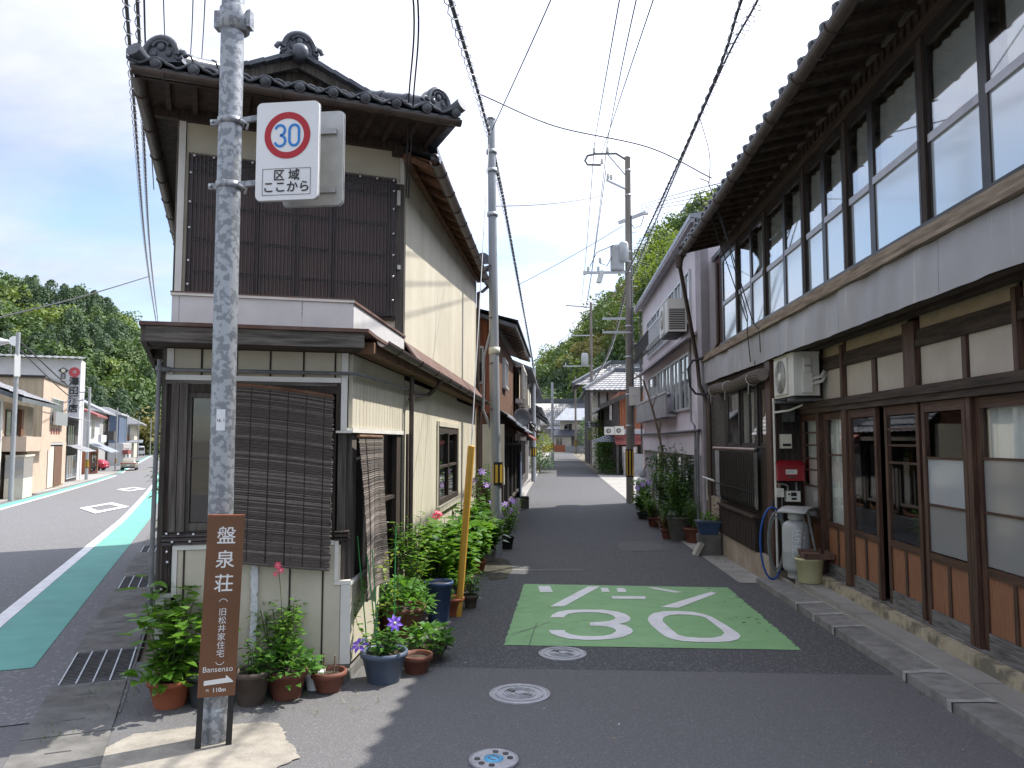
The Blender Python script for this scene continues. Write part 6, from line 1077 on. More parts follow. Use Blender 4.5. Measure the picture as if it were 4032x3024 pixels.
for z in (-.19, .15): MB().bx(-.14, .14, -.02, -.002, z - .015, z + .015).build('stiffener', MT['steel'], s2)
for zz_ in (3.40, 3.03):
    b = thing('sign_bracket', 'upper galvanised clamp holding the speed signs on the steel post' if zz_ > 3.2 else 'lower galvanised clamp holding the speed signs on the steel post', 'bracket', (-1.836, 4.147, zz_))
    MB().lathe([(.066, -.018), (.0725, -.018), (.0725, .018), (.066, .018)], 24).build('clamp_band', MT['galv'], b); MB().bx(-.115, -.066, -.012, .012, -.016, .016).build('clamp_lug', MT['galv'], b)
    MB().beam((.06, -.02, 0), (.34, -.10, -.005), .02, .03).build('arm', MT['galv'], b); MB().tube([(-.1, -.03, 0), (-.1, .03, 0)], .009, 6).build('bolt', MT['steel'], b); MB().tube([(.08, -.06, -.01), (.12, -.05, -.03), (.10, -.02, -.05)], .008, 5).build('clip', MT['steel'], b)
# brown guide sign on two black legs
g = thing('guide_sign', 'narrow brown guide sign with white Japanese lettering and an arrow on black legs', 'sign', (-1.80, 4.06, 0), R(24))
Mg = Matrix.Rotation(R(1.7), 4, 'Y'); W_ = .186
plate(g, W_, .935, .022, 'sign_brown', 'board', r=.004, M=Mg @ Matrix.Translation((0, -.02, .73)))
MB(Mg).bx(-W_ / 2, W_ / 2, -.021, .004, 1.198, 1.206).build('top_edge', MT['orange_corr'], g)
for sx in (-1, 1): MB(Mg).beam((sx * .075, .0, -.05), (sx * .075, .0, 1.1), .03, .025, (0, 1, 0)).build('leg', MT['black'], g)
def gt(body, size, x, z, nm='lettering', **k): textmesh(body, size, Mg @ Matrix.Translation((x, -.0215, z)) @ RX, MT['sign_ink'], nm, g, extr=.0006, **k)
for ch, z in (('盤', 1.09), ('泉', .965), ('荘', .84)): gt(ch, .098, .005, z, bold=.0008)
for i, ch in enumerate('旧松井家住宅'): gt(ch, .042, .008, .695 - i * .043)
M2 = Mg @ Matrix.Translation((.008, -.0215, .728)) @ Matrix.Rotation(R(-90), 4, 'Y') @ RX
for z, a0, a1 in ((.755, 150, 30), (.435, -150, -30)): pts = arc(.008, z + (-.02 if a0 > 0 else .02), .024, .03, a0, a1, 8); n = len(pts); MB(Mg).tube([(x, -.0215, y) for x, y in pts], .0018, 4).build('lettering', MT['sign_ink'], g)
gt('Bansenso', .040, .0, .402); gt('約', .016, -.045, .296); gt('110m', .030, .012, .296, bold=.0005)
MB(Mg).add([(-.065, -.0222, .323), (.08, -.0222, .333), (.08, -.0222, .337), (.042, -.0222, .372), (.042, -.0222, .356), (-.065, -.0222, .347)], [(0, 1, 2, 4, 5), (2, 3, 4)]).build('arrow', MT['sign_ink'], g)
# yellow sleeve of a guy wire
mat('sleeve_yellow', (.55, .29, .035), (.64, .36, .06), scale=9, stretch=(1, 1, .3), rough=.5, dirt=(.42, .22, .04), dscale=6, damt=.4)
t = thing('guy_sleeve', 'yellow plastic guy wire sleeve leaning among the potted plants', 'post', (-.93, 7.36, -.06)); MB().tube([(0, 0, 0), (.115, .01, 1.6)], .032, 12, .035).build('sleeve', MT['sleeve_yellow'], t); MB().ball((.115, .01, 1.6), .035, 12, 6, sz=.5).build('cap', MT['sleeve_yellow'], t)
MB().tube([(.115, .01, 1.6), (-.1, 4.3, 6.3)], .006, 5).build('guy_wire', MT['wire_grey'], t)
# ---------------------------------------------------------------- utility poles
mat('pole_steel', (.28, .295, .31), (.36, .375, .39), scale=3, stretch=(2, 2, .4), rough=.5, metal=.2)
mat('pole_conc', (.17, .15, .13), (.26, .235, .21), scale=2, stretch=(3, 3, .4), rough=.85, bump=.2, dirt=(.10, .09, .08), dscale=1, damt=.6, dstretch=(1, 1, .3)); mat('tape_yellow', (.60, .38, .04), rough=.6); mat('porcelain', (.6, .6, .58), rough=.25); mat('trans_grey', (.42, .44, .46), (.5, .52, .54), scale=3, rough=.45)
def pole(name, label, x, y, h, r0, r1, m, tape=None, rel=(0, 0)):
    t = thing(name, label, 'utility pole', (x, y, th(x, y)), 0); MB().tube([(0, 0, -.3), (rel[0], rel[1], h)], r0, 16, r1).build('shaft', MT[m], t)
    if tape:
        z0, z1 = tape; MB().lathe([(r0 * 1.04, z0), (r0 * 1.04, z1)], 16).build('warning_band', MT['black'], t)
        for k in range(8): a = R(45 * k); MB().bx(-.02, .02, -r0 * 1.075, -r0 * 1.03, z0 + .04, z1 - .04).build('warning_stripe', MT['tape_yellow'], t, rot=(0, 0, a))
    return t
p2 = pole('steel_pole', 'slim galvanised utility pole rising from the potted plants', -.90, 11.71, 6.75, .085, .06, 'pole_steel', (1.05, 1.40), (-.10, 0))
MB().lathe([(.066, 0), (.07, .03), (1e-4, .04)], 12, (-.10, 0, 6.74)).build('cap', MT['pipe_grey'], p2)
for z in (6.2, 5.9, 5.2): MB().lathe([(.068, 0), (.085, 0), (.085, .06), (.068, .06)], 14, (-.015 * z, 0, z)).build('clamp_band', MT['steel'], p2)
for z in (2.2, 2.9, 3.6, 4.4): MB().tube([(-.06 - .015 * z, -.06, z), (-.02 - .015 * z, -.12, z)], .012, 6).build('step_bolt', MT['rustpan'], p2)
MB().lathe([(.083, 0), (.087, 0), (.087, .10), (.083, .10)], 16, (-.045, 0, 3.05)).build('number_band', MT['ivory'], p2)
MB().tube([(-.05, -.05, 3.6), (-.2, -.02, 3.0), (-.22, .02, 2.2), (-.1, .02, 1.9)], .02, 6).build('cable_loop', MT['wire_grey'], p2)
cp = pole('concrete_pole', 'brown weathered concrete utility pole with a transformer beside the pink building', 2.107, 22.44, 10.2, .112, .082, 'pole_conc', (.75, 1.55), (.04, 0))
def arm(parent, a, b, w=.05): return MB().beam(a, b, w, w).build('cross_arm', MT['steel'], parent)
MB().tube([(0, 0, 10.1), (-.3, 0, 10.3), (-.9, 0, 10.3), (-1.15, 0, 10.25), (-1.22, 0, 10.1), (-1.15, 0, 9.98), (-.75, 0, 9.96)], .035, 8).build('hook_arm', MT['pipe_grey'], cp); MB().beam((-.55, 0, 10.28), (0, 0, 9.6), .035, .035).build('brace', MT['steel'], cp)
def insulator(parent, x, y, z): MB().lathe([(.02, 0), (.05, .02), (.03, .05), (.055, .08), (.03, .11), (.05, .14), (.02, .17)], 10, (x, y, z)).build('insulator', MT['porcelain'], parent)
for x, z in ((-.95, 10.33), (-.55, 10.33), (-.72, 9.98)): insulator(cp, x, 0, z)
arm(cp, (0, 0, 9.2), (-.6, 0, 9.5)); insulator(cp, -.55, 0, 9.52); insulator(cp, -.45, 0, 9.5); arm(cp, (-.25, 0, 8.2), (.55, 0, 8.5), .09); MB().beam((.45, 0, 8.46), (.62, 0, 8.46), .12, .05).build('insulator_block', MT['porcelain'], cp)
for z in (10.15, 9.75, 9.0, 7.3, 7.0, 6.7, 5.1, 4.9, 4.2, 3.1, 2.2): MB().lathe([(.112 - .003 * z, 0), (.122 - .003 * z, 0), (.122 - .003 * z, .05), (.112 - .003 * z, .05)], 16, (.004 * z, 0, z)).build('clamp_band', MT['steel'], cp)
MB().lathe([(.02, .0), (.19, .02), (.2, .06), (.2, .68), (.21, .70), (.18, .76), (.02, .8)], 20, (-.30, 0, 6.75)).build('transformer_tank', MT['trans_grey'], cp); MB().lathe([(.02, .0), (.14, .02), (.14, .54), (.10, .6), (.02, .62)], 18, (-.12, -.16, 6.98)).build('transformer_tank', MT['trans_grey'], cp)
arm(cp, (.0, 0, 6.72), (-1.25, 0, 6.72), .07); insulator(cp, -1.15, 0, 6.74); insulator(cp, -.85, .05, 6.75); insulator(cp, -.8, 0, 7.0); MB().beam((-.75, -.05, 6.75), (-.85, -.1, 6.4), .16, .10).build('fuse_cutout', MT['porcelain'], cp); MB().beam((-1.2, 0, 6.72), (-1.3, 0, 6.72), .1, .1).build('insulator_block', MT['porcelain'], cp)
for pts in ([(-.8, 0, 7.0), (-.6, -.1, 6.9), (-.35, -.1, 7.4)], [(-1.1, 0, 6.9), (-.9, -.1, 7.3), (-.4, -.15, 7.5)], [(.05, 0, 8.3), (.2, -.1, 8.0), (.4, 0, 8.1), (.5, 0, 8.4)]): MB().tube(pts, .012, 5).build('jumper_wire', MT['wire'], cp)
for z in (7.9, 7.4, 6.3, 5.7, 5.3, 4.6, 4.0, 3.4): MB().tube([(.1, 0, z), (.28, 0, z)], .011, 5).build('step_bolt', MT['steel'], cp)
for z in (5.35, 4.95): arm(cp, (.0, 0, z), (-.75, 0, z), .06)
MB().tube([(.12, -.05, 8.4), (.125, -.05, 3.0), (.125, -.06, 1.6)], .022, 8).build('conduit', MT['pipe_grey'], cp)
p3 = pole('steel_pole', 'grey steel pole in front of the dark timber house', -1.0, 34, 5.0, .11, .09, 'pole_steel', (1.1, 1.5)); p4 = pole('steel_pole', 'far grey pole past the yellow-green bushes', -.31, 61, 6.4, .12, .1, 'pole_steel', (1.1, 1.6))
pf = pole('concrete_pole', 'distant grey pole at the end of the street in front of the cream house', 2.7, 108, 10.8, .16, .12, 'pole_conc', (1, 1.8)); arm(pf, (-.2, 0, 9.8), (.7, 0, 9.8), .1)
pr_ = pole('concrete_pole', 'distant pole with a small transformer rising behind the right-hand garden', 2.75, 60, 12.6, .14, .1, 'pole_conc'); MB().lathe([(.02, 0), (.28, .02), (.28, .9), (.2, 1.0), (.02, 1.0)], 16, (-.5, 0, 7.6)).build('transformer_tank', MT['trans_grey'], pr_); arm(pr_, (.2, 0, 10.0), (-1.6, 0, 10.0), .09); arm(pr_, (.2, 0, 7.6), (-2.2, 0, 7.6), .08); insulator(pr_, -2, 0, 7.65); arm(pr_, (.1, 0, 12.2), (-2.0, 0, 12.4), .09)
pl = pole('steel_pole', 'pale pole at the left picture edge beside the tan house', *uv2xy(32.0, -6.2), 6.0, .085, .07, 'pole_steel'); MB().beam((0, 0, 5.2), (.1, -.1, 4.4), .18, .12).build('fuse_cutout', MT['porcelain'], pl)
for i, (u, v, hh) in enumerate(((66.2, -8.0, 7.0), (120, -11.0, 8.6), (150, -12.2, 8.8), (195, -13.4, 9.5), (215, -12, 9.5))):
    pole('steel_pole', ['grey pole at the corner of the white liquor store', 'grey pole standing behind the champagne coloured car', 'pole in front of the blue house', 'pole left of the far tile-roofed house', 'farthest grey pole at the bend of the road'][i], *uv2xy(u, v), hh, .12, .09, 'pole_steel', (.9, 1.5) if i < 2 else None)
# ---------------------------------------------------------------- cables
def smooth(pts, n=10):
    P = [Vector(p) for p in pts]; 
    if len(P) == 2: return [P[0].lerp(P[1], i / n) - Vector((0, 0, 1)) * (P[1] - P[0]).length * .012 * 4 * (i / n) * (1 - i / n) for i in range(n + 1)]
    Q = [2 * P[0] - P[1]] + P + [2 * P[-1] - P[-2]]; out = []
    for i in range(1, len(Q) - 2):
        for k in range(n):
            t = k / n; a, b, c, d = Q[i - 1:i + 3]; out.append(.5 * ((2 * b) + (c - a) * t + (2 * a - 5 * b + 4 * c - d) * t * t + (3 * b - a - 3 * c + d) * t ** 3))
    return out + [P[-1]]
def cable(pts, r, label, m='wire', coil=0):
    pts = smooth(pts); c = pts[len(pts) // 2]; t = thing('overhead_cable', label, 'cable', c); MB().tube(pts, r, 6).build('cable', MT[m], t, True)
    if coil:
        tot = 0; out = []; ph = 0
        for i in range(len(pts) - 1):
            a, b = pts[i], pts[i + 1]; L_ = (b - a).length; d = (b - a).normalized(); s_ = d.cross(Vector((0, 0, 1))).normalized(); u_ = s_.cross(d); n = max(2, int(L_ / .05))
            if n > 60: n = 60
            for k in range(n): f = k / n; ph = (tot + L_ * f) / .32 * 2 * math.pi; out.append(a.lerp(b, f) + s_ * coil * math.cos(ph) + u_ * (coil * math.sin(ph) - coil * .6))
            tot += L_
        MB().tube(out, .005, 4, smooth=False).build('lashing_wire', MT['wire_grey'], t, True)
    return t
cable([(1.9, -4, 4.3), (-.89, .99, 4.72), (-3.59, 6.01, 5.29), (-12.6, 22.74, 7.19), (-28.42, 52.84, 9.89)], .016, 'thick lashed cable bundle left of the corner house roof, outer one', coil=.035)
cable([(1.9, -4, 4.5), (-.80, .95, 4.89), (-3.72, 6.40, 5.52), (-13.47, 24.55, 7.63), (-28.31, 52.9, 9.9)], .016, 'thick lashed cable bundle left of the corner house roof, inner one', coil=.03)
for i, (pts, lb) in enumerate((([(-3.0, 5.2, 5.42), (-3.72, 6.51, 5.59), (-4.9, 8.71, 5.89), (-8, 14.6, 6.6)], 'thin wire right beside the lashed bundles above the corner house'), ([(-1, 1.5, 5.8), (-5.73, 10.54, 8.05), (-8.5, 15.87, 9.62)], 'thin wire crossing the sky above the left roof ornament'), ([(-.8, 1.5, 5.5), (-5.38, 10.73, 8.15), (-8.09, 16.08, 9.82)], 'thin wire left of the sign post top'), ([(-.7, 1.5, 5.5), (-5.23, 10.8, 8.19), (-7.88, 16.18, 9.86)], 'thin wire closest to the sign post top'))): cable(pts, .009, lb)
cable([(-.7, -6, 3.0), (-.80, 4.44, 4.81), (-.84, 5.94, 5.15), (-.94, 8.95, 5.84), (-1.02, 11.6, 6.35)], .019, 'thick black cable running down to the top of the slim pole', coil=.045)
cable([(-1.01, 11.76, 6.34), (-1.05, 14.96, 6.49), (-1.14, 21.97, 6.5), (-1.0, 34, 5.0)], .026, 'black cable continuing from the slim pole along the left house fronts'); cable([(-.98, 11.76, 6.11), (-1.10, 18.97, 6.55), (-1.0, 33.99, 4.85)], .022, 'lashed cable under the black cable along the left house fronts', coil=.05); cable([(-1.05, 33.98, 5.0), (-.85, 45, 4.5), (-.31, 61, 4.9)], .03, 'far cable between the two grey poles on the left')
cable([(1.5, -4, 5.0), (1.71, 5.87, 5.71), (1.81, 7.28, 5.86), (2.06, 10.8, 6.22), (2.1, 22.3, 6.51)], .017, 'dark lashed cable on the right leading to the concrete pole, left one', coil=.03); cable([(1.6, -4, 5.1), (1.91, 5.96, 5.70), (1.98, 7.34, 5.89), (2.13, 10.79, 6.35), (2.2, 22.3, 6.31)], .013, 'looped cable on the right leading to the concrete pole, right one', coil=.06)
cable([(2.15, 22.4, 6.4), (2.4, 35, 5.6), (2.75, 60, 6.0)], .03, 'lashed cable from the concrete pole to the distant pole on the right', coil=.05)
cable([(.4, -6, 3.2), (.78, 8.97, 6.89), (1.17, 22.3, 10.45)], .009, 'left power line running up to the concrete pole top'); cable([(.6, -6, 3.2), (.98, 8.95, 6.88), (1.55, 22.4, 10.45)], .009, 'middle power line running up to the concrete pole top'); cable([(1.1, -6, 3.6), (1.18, 8.92, 6.86), (1.38, 22.4, 10.1)], .009, 'right power line running up to the concrete pole top')
cable([(1.17, 22.4, 10.45), (2.0, 60, 12.4)], .012, 'left power line from the concrete pole to the distant pole'); cable([(1.55, 22.4, 10.45), (2.4, 60, 12.4)], .012, 'right power line from the concrete pole to the distant pole'); cable([(1.5, 22.4, 9.6), (2.0, 60, 10.1)], .012, 'lower power line from the concrete pole to the distant pole')
cable([(-.91, 9.15, 5.85), (0.01, 10, 5.78), (1.22, 9.93, 5.44), (2.0, 9.76, 4.95)], .008, 'cable crossing the street from the black cable to the wooden house eave'); cable([(.9, 0, 6.2), (.29, 6.53, 6.33), (-.04, 8, 6.35), (-.99, 11.7, 6.45)], .008, 'thin wire from overhead to the slim pole top')
cable([(-.95, 11.77, 5.26), (2.1, 22.31, 9.03)], .008, 'thin stay wire from the slim pole up to the concrete pole'); cable([(-1.2, 24, 6.5), (2.0, 22.4, 7.92)], .008, 'thin wire crossing the street below the transformer'); cable([(-1.05, 33.98, 5.1), (2.0, 22.4, 6.2)], .008, 'thin wire from the far left pole to the concrete pole')
for i in range(4): cable([(2.5, 22.4, 8.35 + .06 * i), (2.74, 13.73, 5.9 + .09 * i), (3.2, 12.2, 5.5 + .09 * i)], .007, ['lowest', 'second lowest', 'second highest', 'highest'][i] + ' of four thin wires from the concrete pole to the right roof')
cable([(-.84, 3.0, 4.6), (-.95, 4.91, 4.6), (-1.26, 6.38, 4.5), (-1.37, 6.86, 3.83)], .007, 'left of two service wires at the corner post of the cream house'); cable([(-.81, 3.0, 4.6), (-.92, 4.91, 4.6), (-1.22, 6.38, 4.5), (-1.35, 6.86, 3.82)], .007, 'right of two service wires at the corner post of the cream house')
cable([(-11.17, 13.65, 3.7), (-12.08, 15.94, 4.28), (-15.12, 23.57, 6.22), (-19.25, 35.06, 9.4)], .02, 'single cable sloping up across the left hillside'); cable([(*uv2xy(32, -6.2), 5.2), (*uv2xy(48, -6.6), 4.4), (*uv2xy(66, -8.0), 5.3)], .03, 'heavy cable in front of the beige shop, upper one'); cable([(*uv2xy(32, -6.2), 4.9), (*uv2xy(48, -6.6), 3.9), (*uv2xy(66, -8.0), 4.8)], .025, 'heavy cable in front of the beige shop, lower one')
cable([(2.06, 10.8, 6.2), (2.1, 10.37, 5.5), (2.0, 9.94, 4.9)], .007, 'thin drop wire from the lashed cable to the wooden house eave')
# ---------------------------------------------------------------- potted plants
leafmat('leaf_bright', (.075, .19, .025), (.18, .34, .05), rough=.26); leafmat('leaf_mid', (.05, .14, .022), (.11, .235, .038), rough=.26); leafmat('leaf_dark', (.025, .075, .02), (.065, .145, .032)); leafmat('leaf_yellow', (.16, .24, .03), (.30, .36, .06)); leafmat('leaf_ivy', (.06, .17, .03), (.15, .31, .07), rough=.3); leafmat('leaf_brown', (.14, .075, .03), (.22, .13, .05))
mat('terracotta', (.30, .085, .04), (.37, .115, .055), scale=6, rough=.65); mat('terra_dark', (.13, .045, .03), (.19, .07, .045), scale=6, rough=.6); mat('pot_grey', (.035, .04, .045), (.06, .065, .07), scale=6, rough=.5); mat('pot_blue', (.075, .10, .15), (.10, .13, .185), scale=5, rough=.45); mat('bucket_blue', (.03, .06, .13), (.045, .08, .165), scale=5, rough=.4); mat('pot_brown', (.07, .05, .04), (.11, .085, .07), scale=6, rough=.6); mat('pot_pink', (.42, .24, .2), rough=.6); mat('soil', (.03, .022, .016), (.09, .07, .05), scale=40, rough=1, bump=.8)
mat('stem', (.06, .09, .03), (.12, .15, .05), scale=9, rough=.7); mat('bark', (.14, .10, .07), (.28, .22, .16), scale=6, stretch=(4, 4, 1), rough=.9, bump=.5); mat('stake', (.03, .22, .06), rough=.5); mat('petal_purple', (.16, .07, .55), (.24, .12, .65), scale=30, rough=.6); mat('petal_red', (.75, .06, .13), (.8, .12, .2), scale=30, rough=.6); mat('petal_lilac', (.36, .22, .62), (.45, .3, .7), scale=30, rough=.6); mat('petal_eye', (.75, .7, .5))
def pot_mesh(mb, r, h, lip=.012, ribs=False, taper=.72, n=28):
    if ribs: return mb.lathe([(r * taper, 0), (r * taper, .01), (r * .95, h - .03), (r + lip, h - .03), (r + lip, h), (r - .008, h), (r * .88, h - .05)], 40, ribs=(1, 2), rib=.045)
    return mb.lathe([(r * taper, 0), (r * (taper + .02), .008), (r, h - .035), (r + lip, h - .033), (r + lip, h), (r - .006, h), (r * .9, h - .04)], n)
def flower(parent, p, r, m, n=7, tilt=(0, 0, 0), seed=0):
    q = random.Random(seed); M_ = Matrix.Translation(p) @ Matrix.Rotation(tilt[0], 4, 'X') @ Matrix.Rotation(tilt[1], 4, 'Y')
    mb = MB(M_)
    for k in range(n):
        a = 2 * math.pi * k / n + q.uniform(-.1, .1); d = Vector((math.cos(a), math.sin(a), 0)); s_ = Vector((-d.y, d.x, 0)); w = r * 2.2 / n
        mb.add([d * .05 * r, d * r * .55 + s_ * w * .75 + Vector((0, 0, .1 * r)), d * r + Vector((0, 0, -.05 * r)), d * r * .55 - s_ * w * .75 + Vector((0, 0, .1 * r)), d * r * .5 + Vector((0, 0, .04 * r))], [(0, 1, 4), (1, 2, 4), (2, 3, 4), (3, 0, 4)])
    mb.build('petals', MT[m], parent); MB(M_).ball((0, 0, .03 * r), r * .16, 8, 5, sz=.6).build('flower_eye', MT['petal_eye'], parent)
def stems(mb, n, h, spread, r, seed, z0=0, c=(0, 0)):
    q = random.Random(seed); tips = []
    for i in range(n):
        a = q.uniform(0, 6.28); s_ = spread * q.uniform(.3, 1); hh = h * q.uniform(.75, 1.05); b = Vector((c[0] + q.uniform(-.03, .03), c[1] + q.uniform(-.03, .03), z0)); e = Vector((c[0] + s_ * math.cos(a), c[1] + s_ * math.sin(a), z0 + hh)); m = b.lerp(e, .5) + Vector((q.uniform(-.03, .03), q.uniform(-.03, .03), .03)); mb.tube([b, m, e], r, 5, r * .6); tips.append((b, m, e))
    return tips
def leaves_on(mb, tips, per, ln, wd, seed, lo=.3, jit=.05, droop=.4):
    q = random.Random(seed)
    for (b, m, e) in tips:
        for i in range(per):
            t = q.uniform(lo, 1.02); p = (b.lerp(m, t * 2) if t < .5 else m.lerp(e, t * 2 - 1)) + Vector((q.uniform(-jit, jit), q.uniform(-jit, jit), q.uniform(-jit, jit)))
            a = q.uniform(0, 6.28); d = Vector((math.cos(a), math.sin(a), q.uniform(-.25, .55))).normalized(); s_ = d.cross(Vector((q.uniform(-.3, .3), q.uniform(-.3, .3), 1))).normalized(); nn = s_.cross(d); L_ = ln * q.uniform(.55, 1.2); W = wd * q.uniform(.7, 1.15); k = p + d * L_ * .12
            mb.add([k, k + d * L_ * .3 + s_ * W * .42 + nn * L_ * .05, k + d * L_ * .62 + s_ * W * .38, k + d * L_ - nn * L_ * droop * .35, k + d * L_ * .62 - s_ * W * .38, k + d * L_ * .3 - s_ * W * .42 + nn * L_ * .05, k + d * L_ * .5 - nn * L_ * .05], [(0, 1, 6), (1, 2, 6), (2, 3, 6), (3, 4, 6), (4, 5, 6), (5, 0, 6)], True)
SEED = [100]
def potted(label, x, y, pot=None, plant=None, name='potted_plant', z=0, yaw=0):
    """pot: (r, h, material, ribs); plant: list of (kind, ...)"""
    SEED[0] += 1; sd = SEED[0]; t = thing(name, label, 'potted plant' if plant else 'flower pot', (x, y, th(x, y) + z), yaw); zt = 0
    if pot:
        r, hh, m, rb = pot; pot_mesh(MB(), r, hh, ribs=rb).build('pot', MT[m], t); MB().lathe([(r * .92, hh - .03), (r * .5, hh - .022), (1e-4, hh - .02)], 20).build('soil', MT['soil'], t); zt = hh
    for p in plant or []:
        k = p[0]
        if k == 'bush':      # stems with leaves: (kind, height, spread, stems, leaves per stem, leaf length, leaf width, material)
            _, hh, spd, ns, per, ln, wd, m = p; mb = MB(); tips = stems(mb, ns, hh, spd, .005, sd, zt - .02); mb.build('stems', MT['stem'], t); lb = MB(); leaves_on(lb, tips, int(per * 1.5), ln, wd, sd + 1, .1 if hh < .5 else .15, .06); lb.build('foliage', MT[m], t)
        elif k == 'mound':   # low dense mound: (kind, rx, rz, n, leaf length, width, material)
            _, rx, rz_, n, ln, wd, m = p; leaf_cluster(MB(), n, rx, rx, rz_, ln, wd, .5, sd, (0, 0, zt + .0), .5, .45).build('foliage', MT[m], t)
        elif k == 'flower': _, pos, r, m, tl = p; flower(t, pos, r, m, 7, tl, sd); 
        elif k == 'stake':
            for (a, b) in p[1]: MB().tube([a, b], .0045, 6).build('stake', MT['stake'], t)
        elif k == 'twig':
            for (a, b) in p[1]: MB().tube([a, b], .006, 6).build('twig', MT['bark'], t)
        elif k == 'vine':
            _, pts, m, n = p; MB().tube(smooth(pts, 5), .0025, 4).build('vine_stem', MT['stem'], t); lb = MB(); S_ = smooth(pts, 8); q = random.Random(sd)
            leaves_on(lb, [(S_[i], S_[i].lerp(S_[i + 1], .5), S_[i + 1]) for i in range(len(S_) - 1)], n, .05, .035, sd, 0, .02); lb.build('vine_leaves', MT[m], t)
        elif k == 'blades':  # strap leaves
            _, n, L_, w, m, arch = p; q = random.Random(sd); mb = MB()
            for i in range(n):
                a = q.uniform(0, 6.28); l = L_ * q.uniform(.6, 1.1); d = Vector((math.cos(a), math.sin(a), 0)); s_ = Vector((-d.y, d.x, 0)) * w; P_ = [Vector((0, 0, zt)) + d * l * f * (.3 + .7 * f) * arch + Vector((0, 0, l * (f - arch * .75 * f * f))) for f in (0, .25, .5, .75, 1)]
                vs = []
                for j, pp in enumerate(P_): ww = (1, 1, .9, .6, .05)[j]; vs += [pp + s_ * ww, pp - s_ * ww]
                mb.add(vs, [(2 * j, 2 * j + 1, 2 * j + 3, 2 * j + 2) for j in range(4)], True)
            mb.build('blades', MT[m], t)
    return t
potted('leafy rose-like shrub in an orange ribbed plastic pot left of the guide sign', -2.35, 4.68, (.125, .165, 'terracotta', True), [('bush', .54, .30, 10, 14, .12, .088, 'leaf_bright'), ('mound', .19, .13, 110, .085, .07, 'leaf_bright'), ('blades', 40, .30, .006, 'leaf_dark', .8), ('bush', .2, .2, 7, 10, .06, .05, 'leaf_mid')])
potted('dark grey bucket pot with a few yellow stalks behind the guide sign', -2.15, 4.70, (.095, .20, 'pot_grey', False), [('bush', .25, .08, 4, 3, .03, .012, 'leaf_yellow'), ('blades', 22, .35, .005, 'leaf_dark', .6)])
potted('brown round pot right behind the guide sign', -1.87, 4.74, (.105, .20, 'pot_brown', False), [('bush', .2, .1, 5, 12, .05, .03, 'leaf_mid')])
potted('bushy salvia with a red flower spike against the cream front wall', -1.80, 5.0, (.11, .16, 'pot_grey', False), [('bush', .40, .15, 12, 30, .05, .028, 'leaf_bright'), ('vine', [(0, 0, .15), (.02, -.02, .5), (.0, -.04, .80)], 'leaf_mid', 0), ('flower', (.0, -.05, .80), .028, 'petal_red', (R(80), 0, 0)), ('flower', (.02, -.05, .77), .024, 'petal_red', (R(70), .3, 0)), ('flower', (-.015, -.05, .745), .022, 'petal_red', (R(90), -.3, 0))])
potted('ivy mound in a terracotta pot in front of the cream wall', -1.70, 4.87, (.12, .17, 'terra_dark', False), [('mound', .19, .17, 230, .062, .055, 'leaf_ivy'), ('bush', .42, .14, 3, 22, .05, .035, 'leaf_bright')])
potted('small white pot half hidden behind the terracotta ivy pot', -1.575, 5.03, (.06, .13, 'sign_white', False), [('mound', .06, .05, 30, .04, .035, 'leaf_ivy')])
potted('low brick-red bowl with bare stakes beside the house corner', -1.475, 5.02, (.105, .125, 'terra_dark', False), [('twig', [((-.03, 0, .08), (-.035, .01, .23)), ((.03, .01, .08), (.04, .0, .22)), ((.03, .03, .08), (.06, .03, .16))])])
potted('blue-grey pot of clematis with two purple flowers and green stakes at the house corner', -1.17, 5.27, (.148, .20, 'pot_blue', False), [('stake', [((-.04, 0, .15), (-.14, .06, .82)), ((-.035, 0, .15), (-.11, .08, .86)), ((.06, .02, .15), (.05, .1, 1.02)), ((-.12, .1, .0), (-.22, .1, .95))]), ('bush', .12, .13, 10, 12, .05, .04, 'leaf_ivy'), ('vine', [(0, .05, .2), (-.1, .1, .4), (.05, .1, .55), (-.05, .12, .7), (.06, .1, .85)], 'leaf_yellow', 2), ('vine', [(-.1, .05, .2), (-.22, .08, .4), (-.16, .1, .62)], 'leaf_bright', 2), ('flower', (-.155, -.05, .245), .072, 'petal_purple', (R(35), R(-15), 0)), ('flower', (.075, -.02, .385), .062, 'petal_purple', (R(60), R(25), 0))])
potted('low dark red bowl of bare soil in the sun', -.99, 5.50, (.105, .125, 'terra_dark', False), None, 'flower_pot')
potted('shallow dark bowl overflowing with heart-shaped leaves at the asphalt edge', -.96, 5.83, (.13, .12, 'pot_brown', False), [('mound', .17, .15, 210, .065, .058, 'leaf_ivy')])
potted('wide terracotta planter of ivy below the narrow blind', -1.26, 6.28, (.19, .22, 'terra_dark', False), [('mound', .27, .22, 330, .066, .058, 'leaf_ivy')], z=.08)
MB().bx(-1.42, -1.10, 6.14, 6.42, -.05, .045).build('block', MT['concrete'], None, label='concrete block under the wide ivy planter', cat='block')
potted('green shrub with yellowing leaves left of the large blue bucket', -1.24, 6.72, (.12, .2, 'pot_grey', False), [('bush', .75, .24, 13, 30, .07, .03, 'leaf_bright'), ('bush', .55, .2, 4, 10, .07, .03, 'leaf_yellow')])
t = potted('large dark blue plastic bucket among the plants', -1.08, 7.10, (.125, .37, 'bucket_blue', False), None, 'blue_bucket'); t['category'] = 'bucket'
potted('orange ribbed planter tucked beside the yellow sleeve', -.99, 7.40, (.10, .17, 'terracotta', True), [('mound', .05, .05, 12, .05, .04, 'leaf_mid')])
potted('small dark pot with glossy leaves right of the yellow sleeve', -.86, 7.78, (.07, .13, 'pot_brown', False), [('bush', .22, .13, 9, 13, .06, .035, 'leaf_mid')])
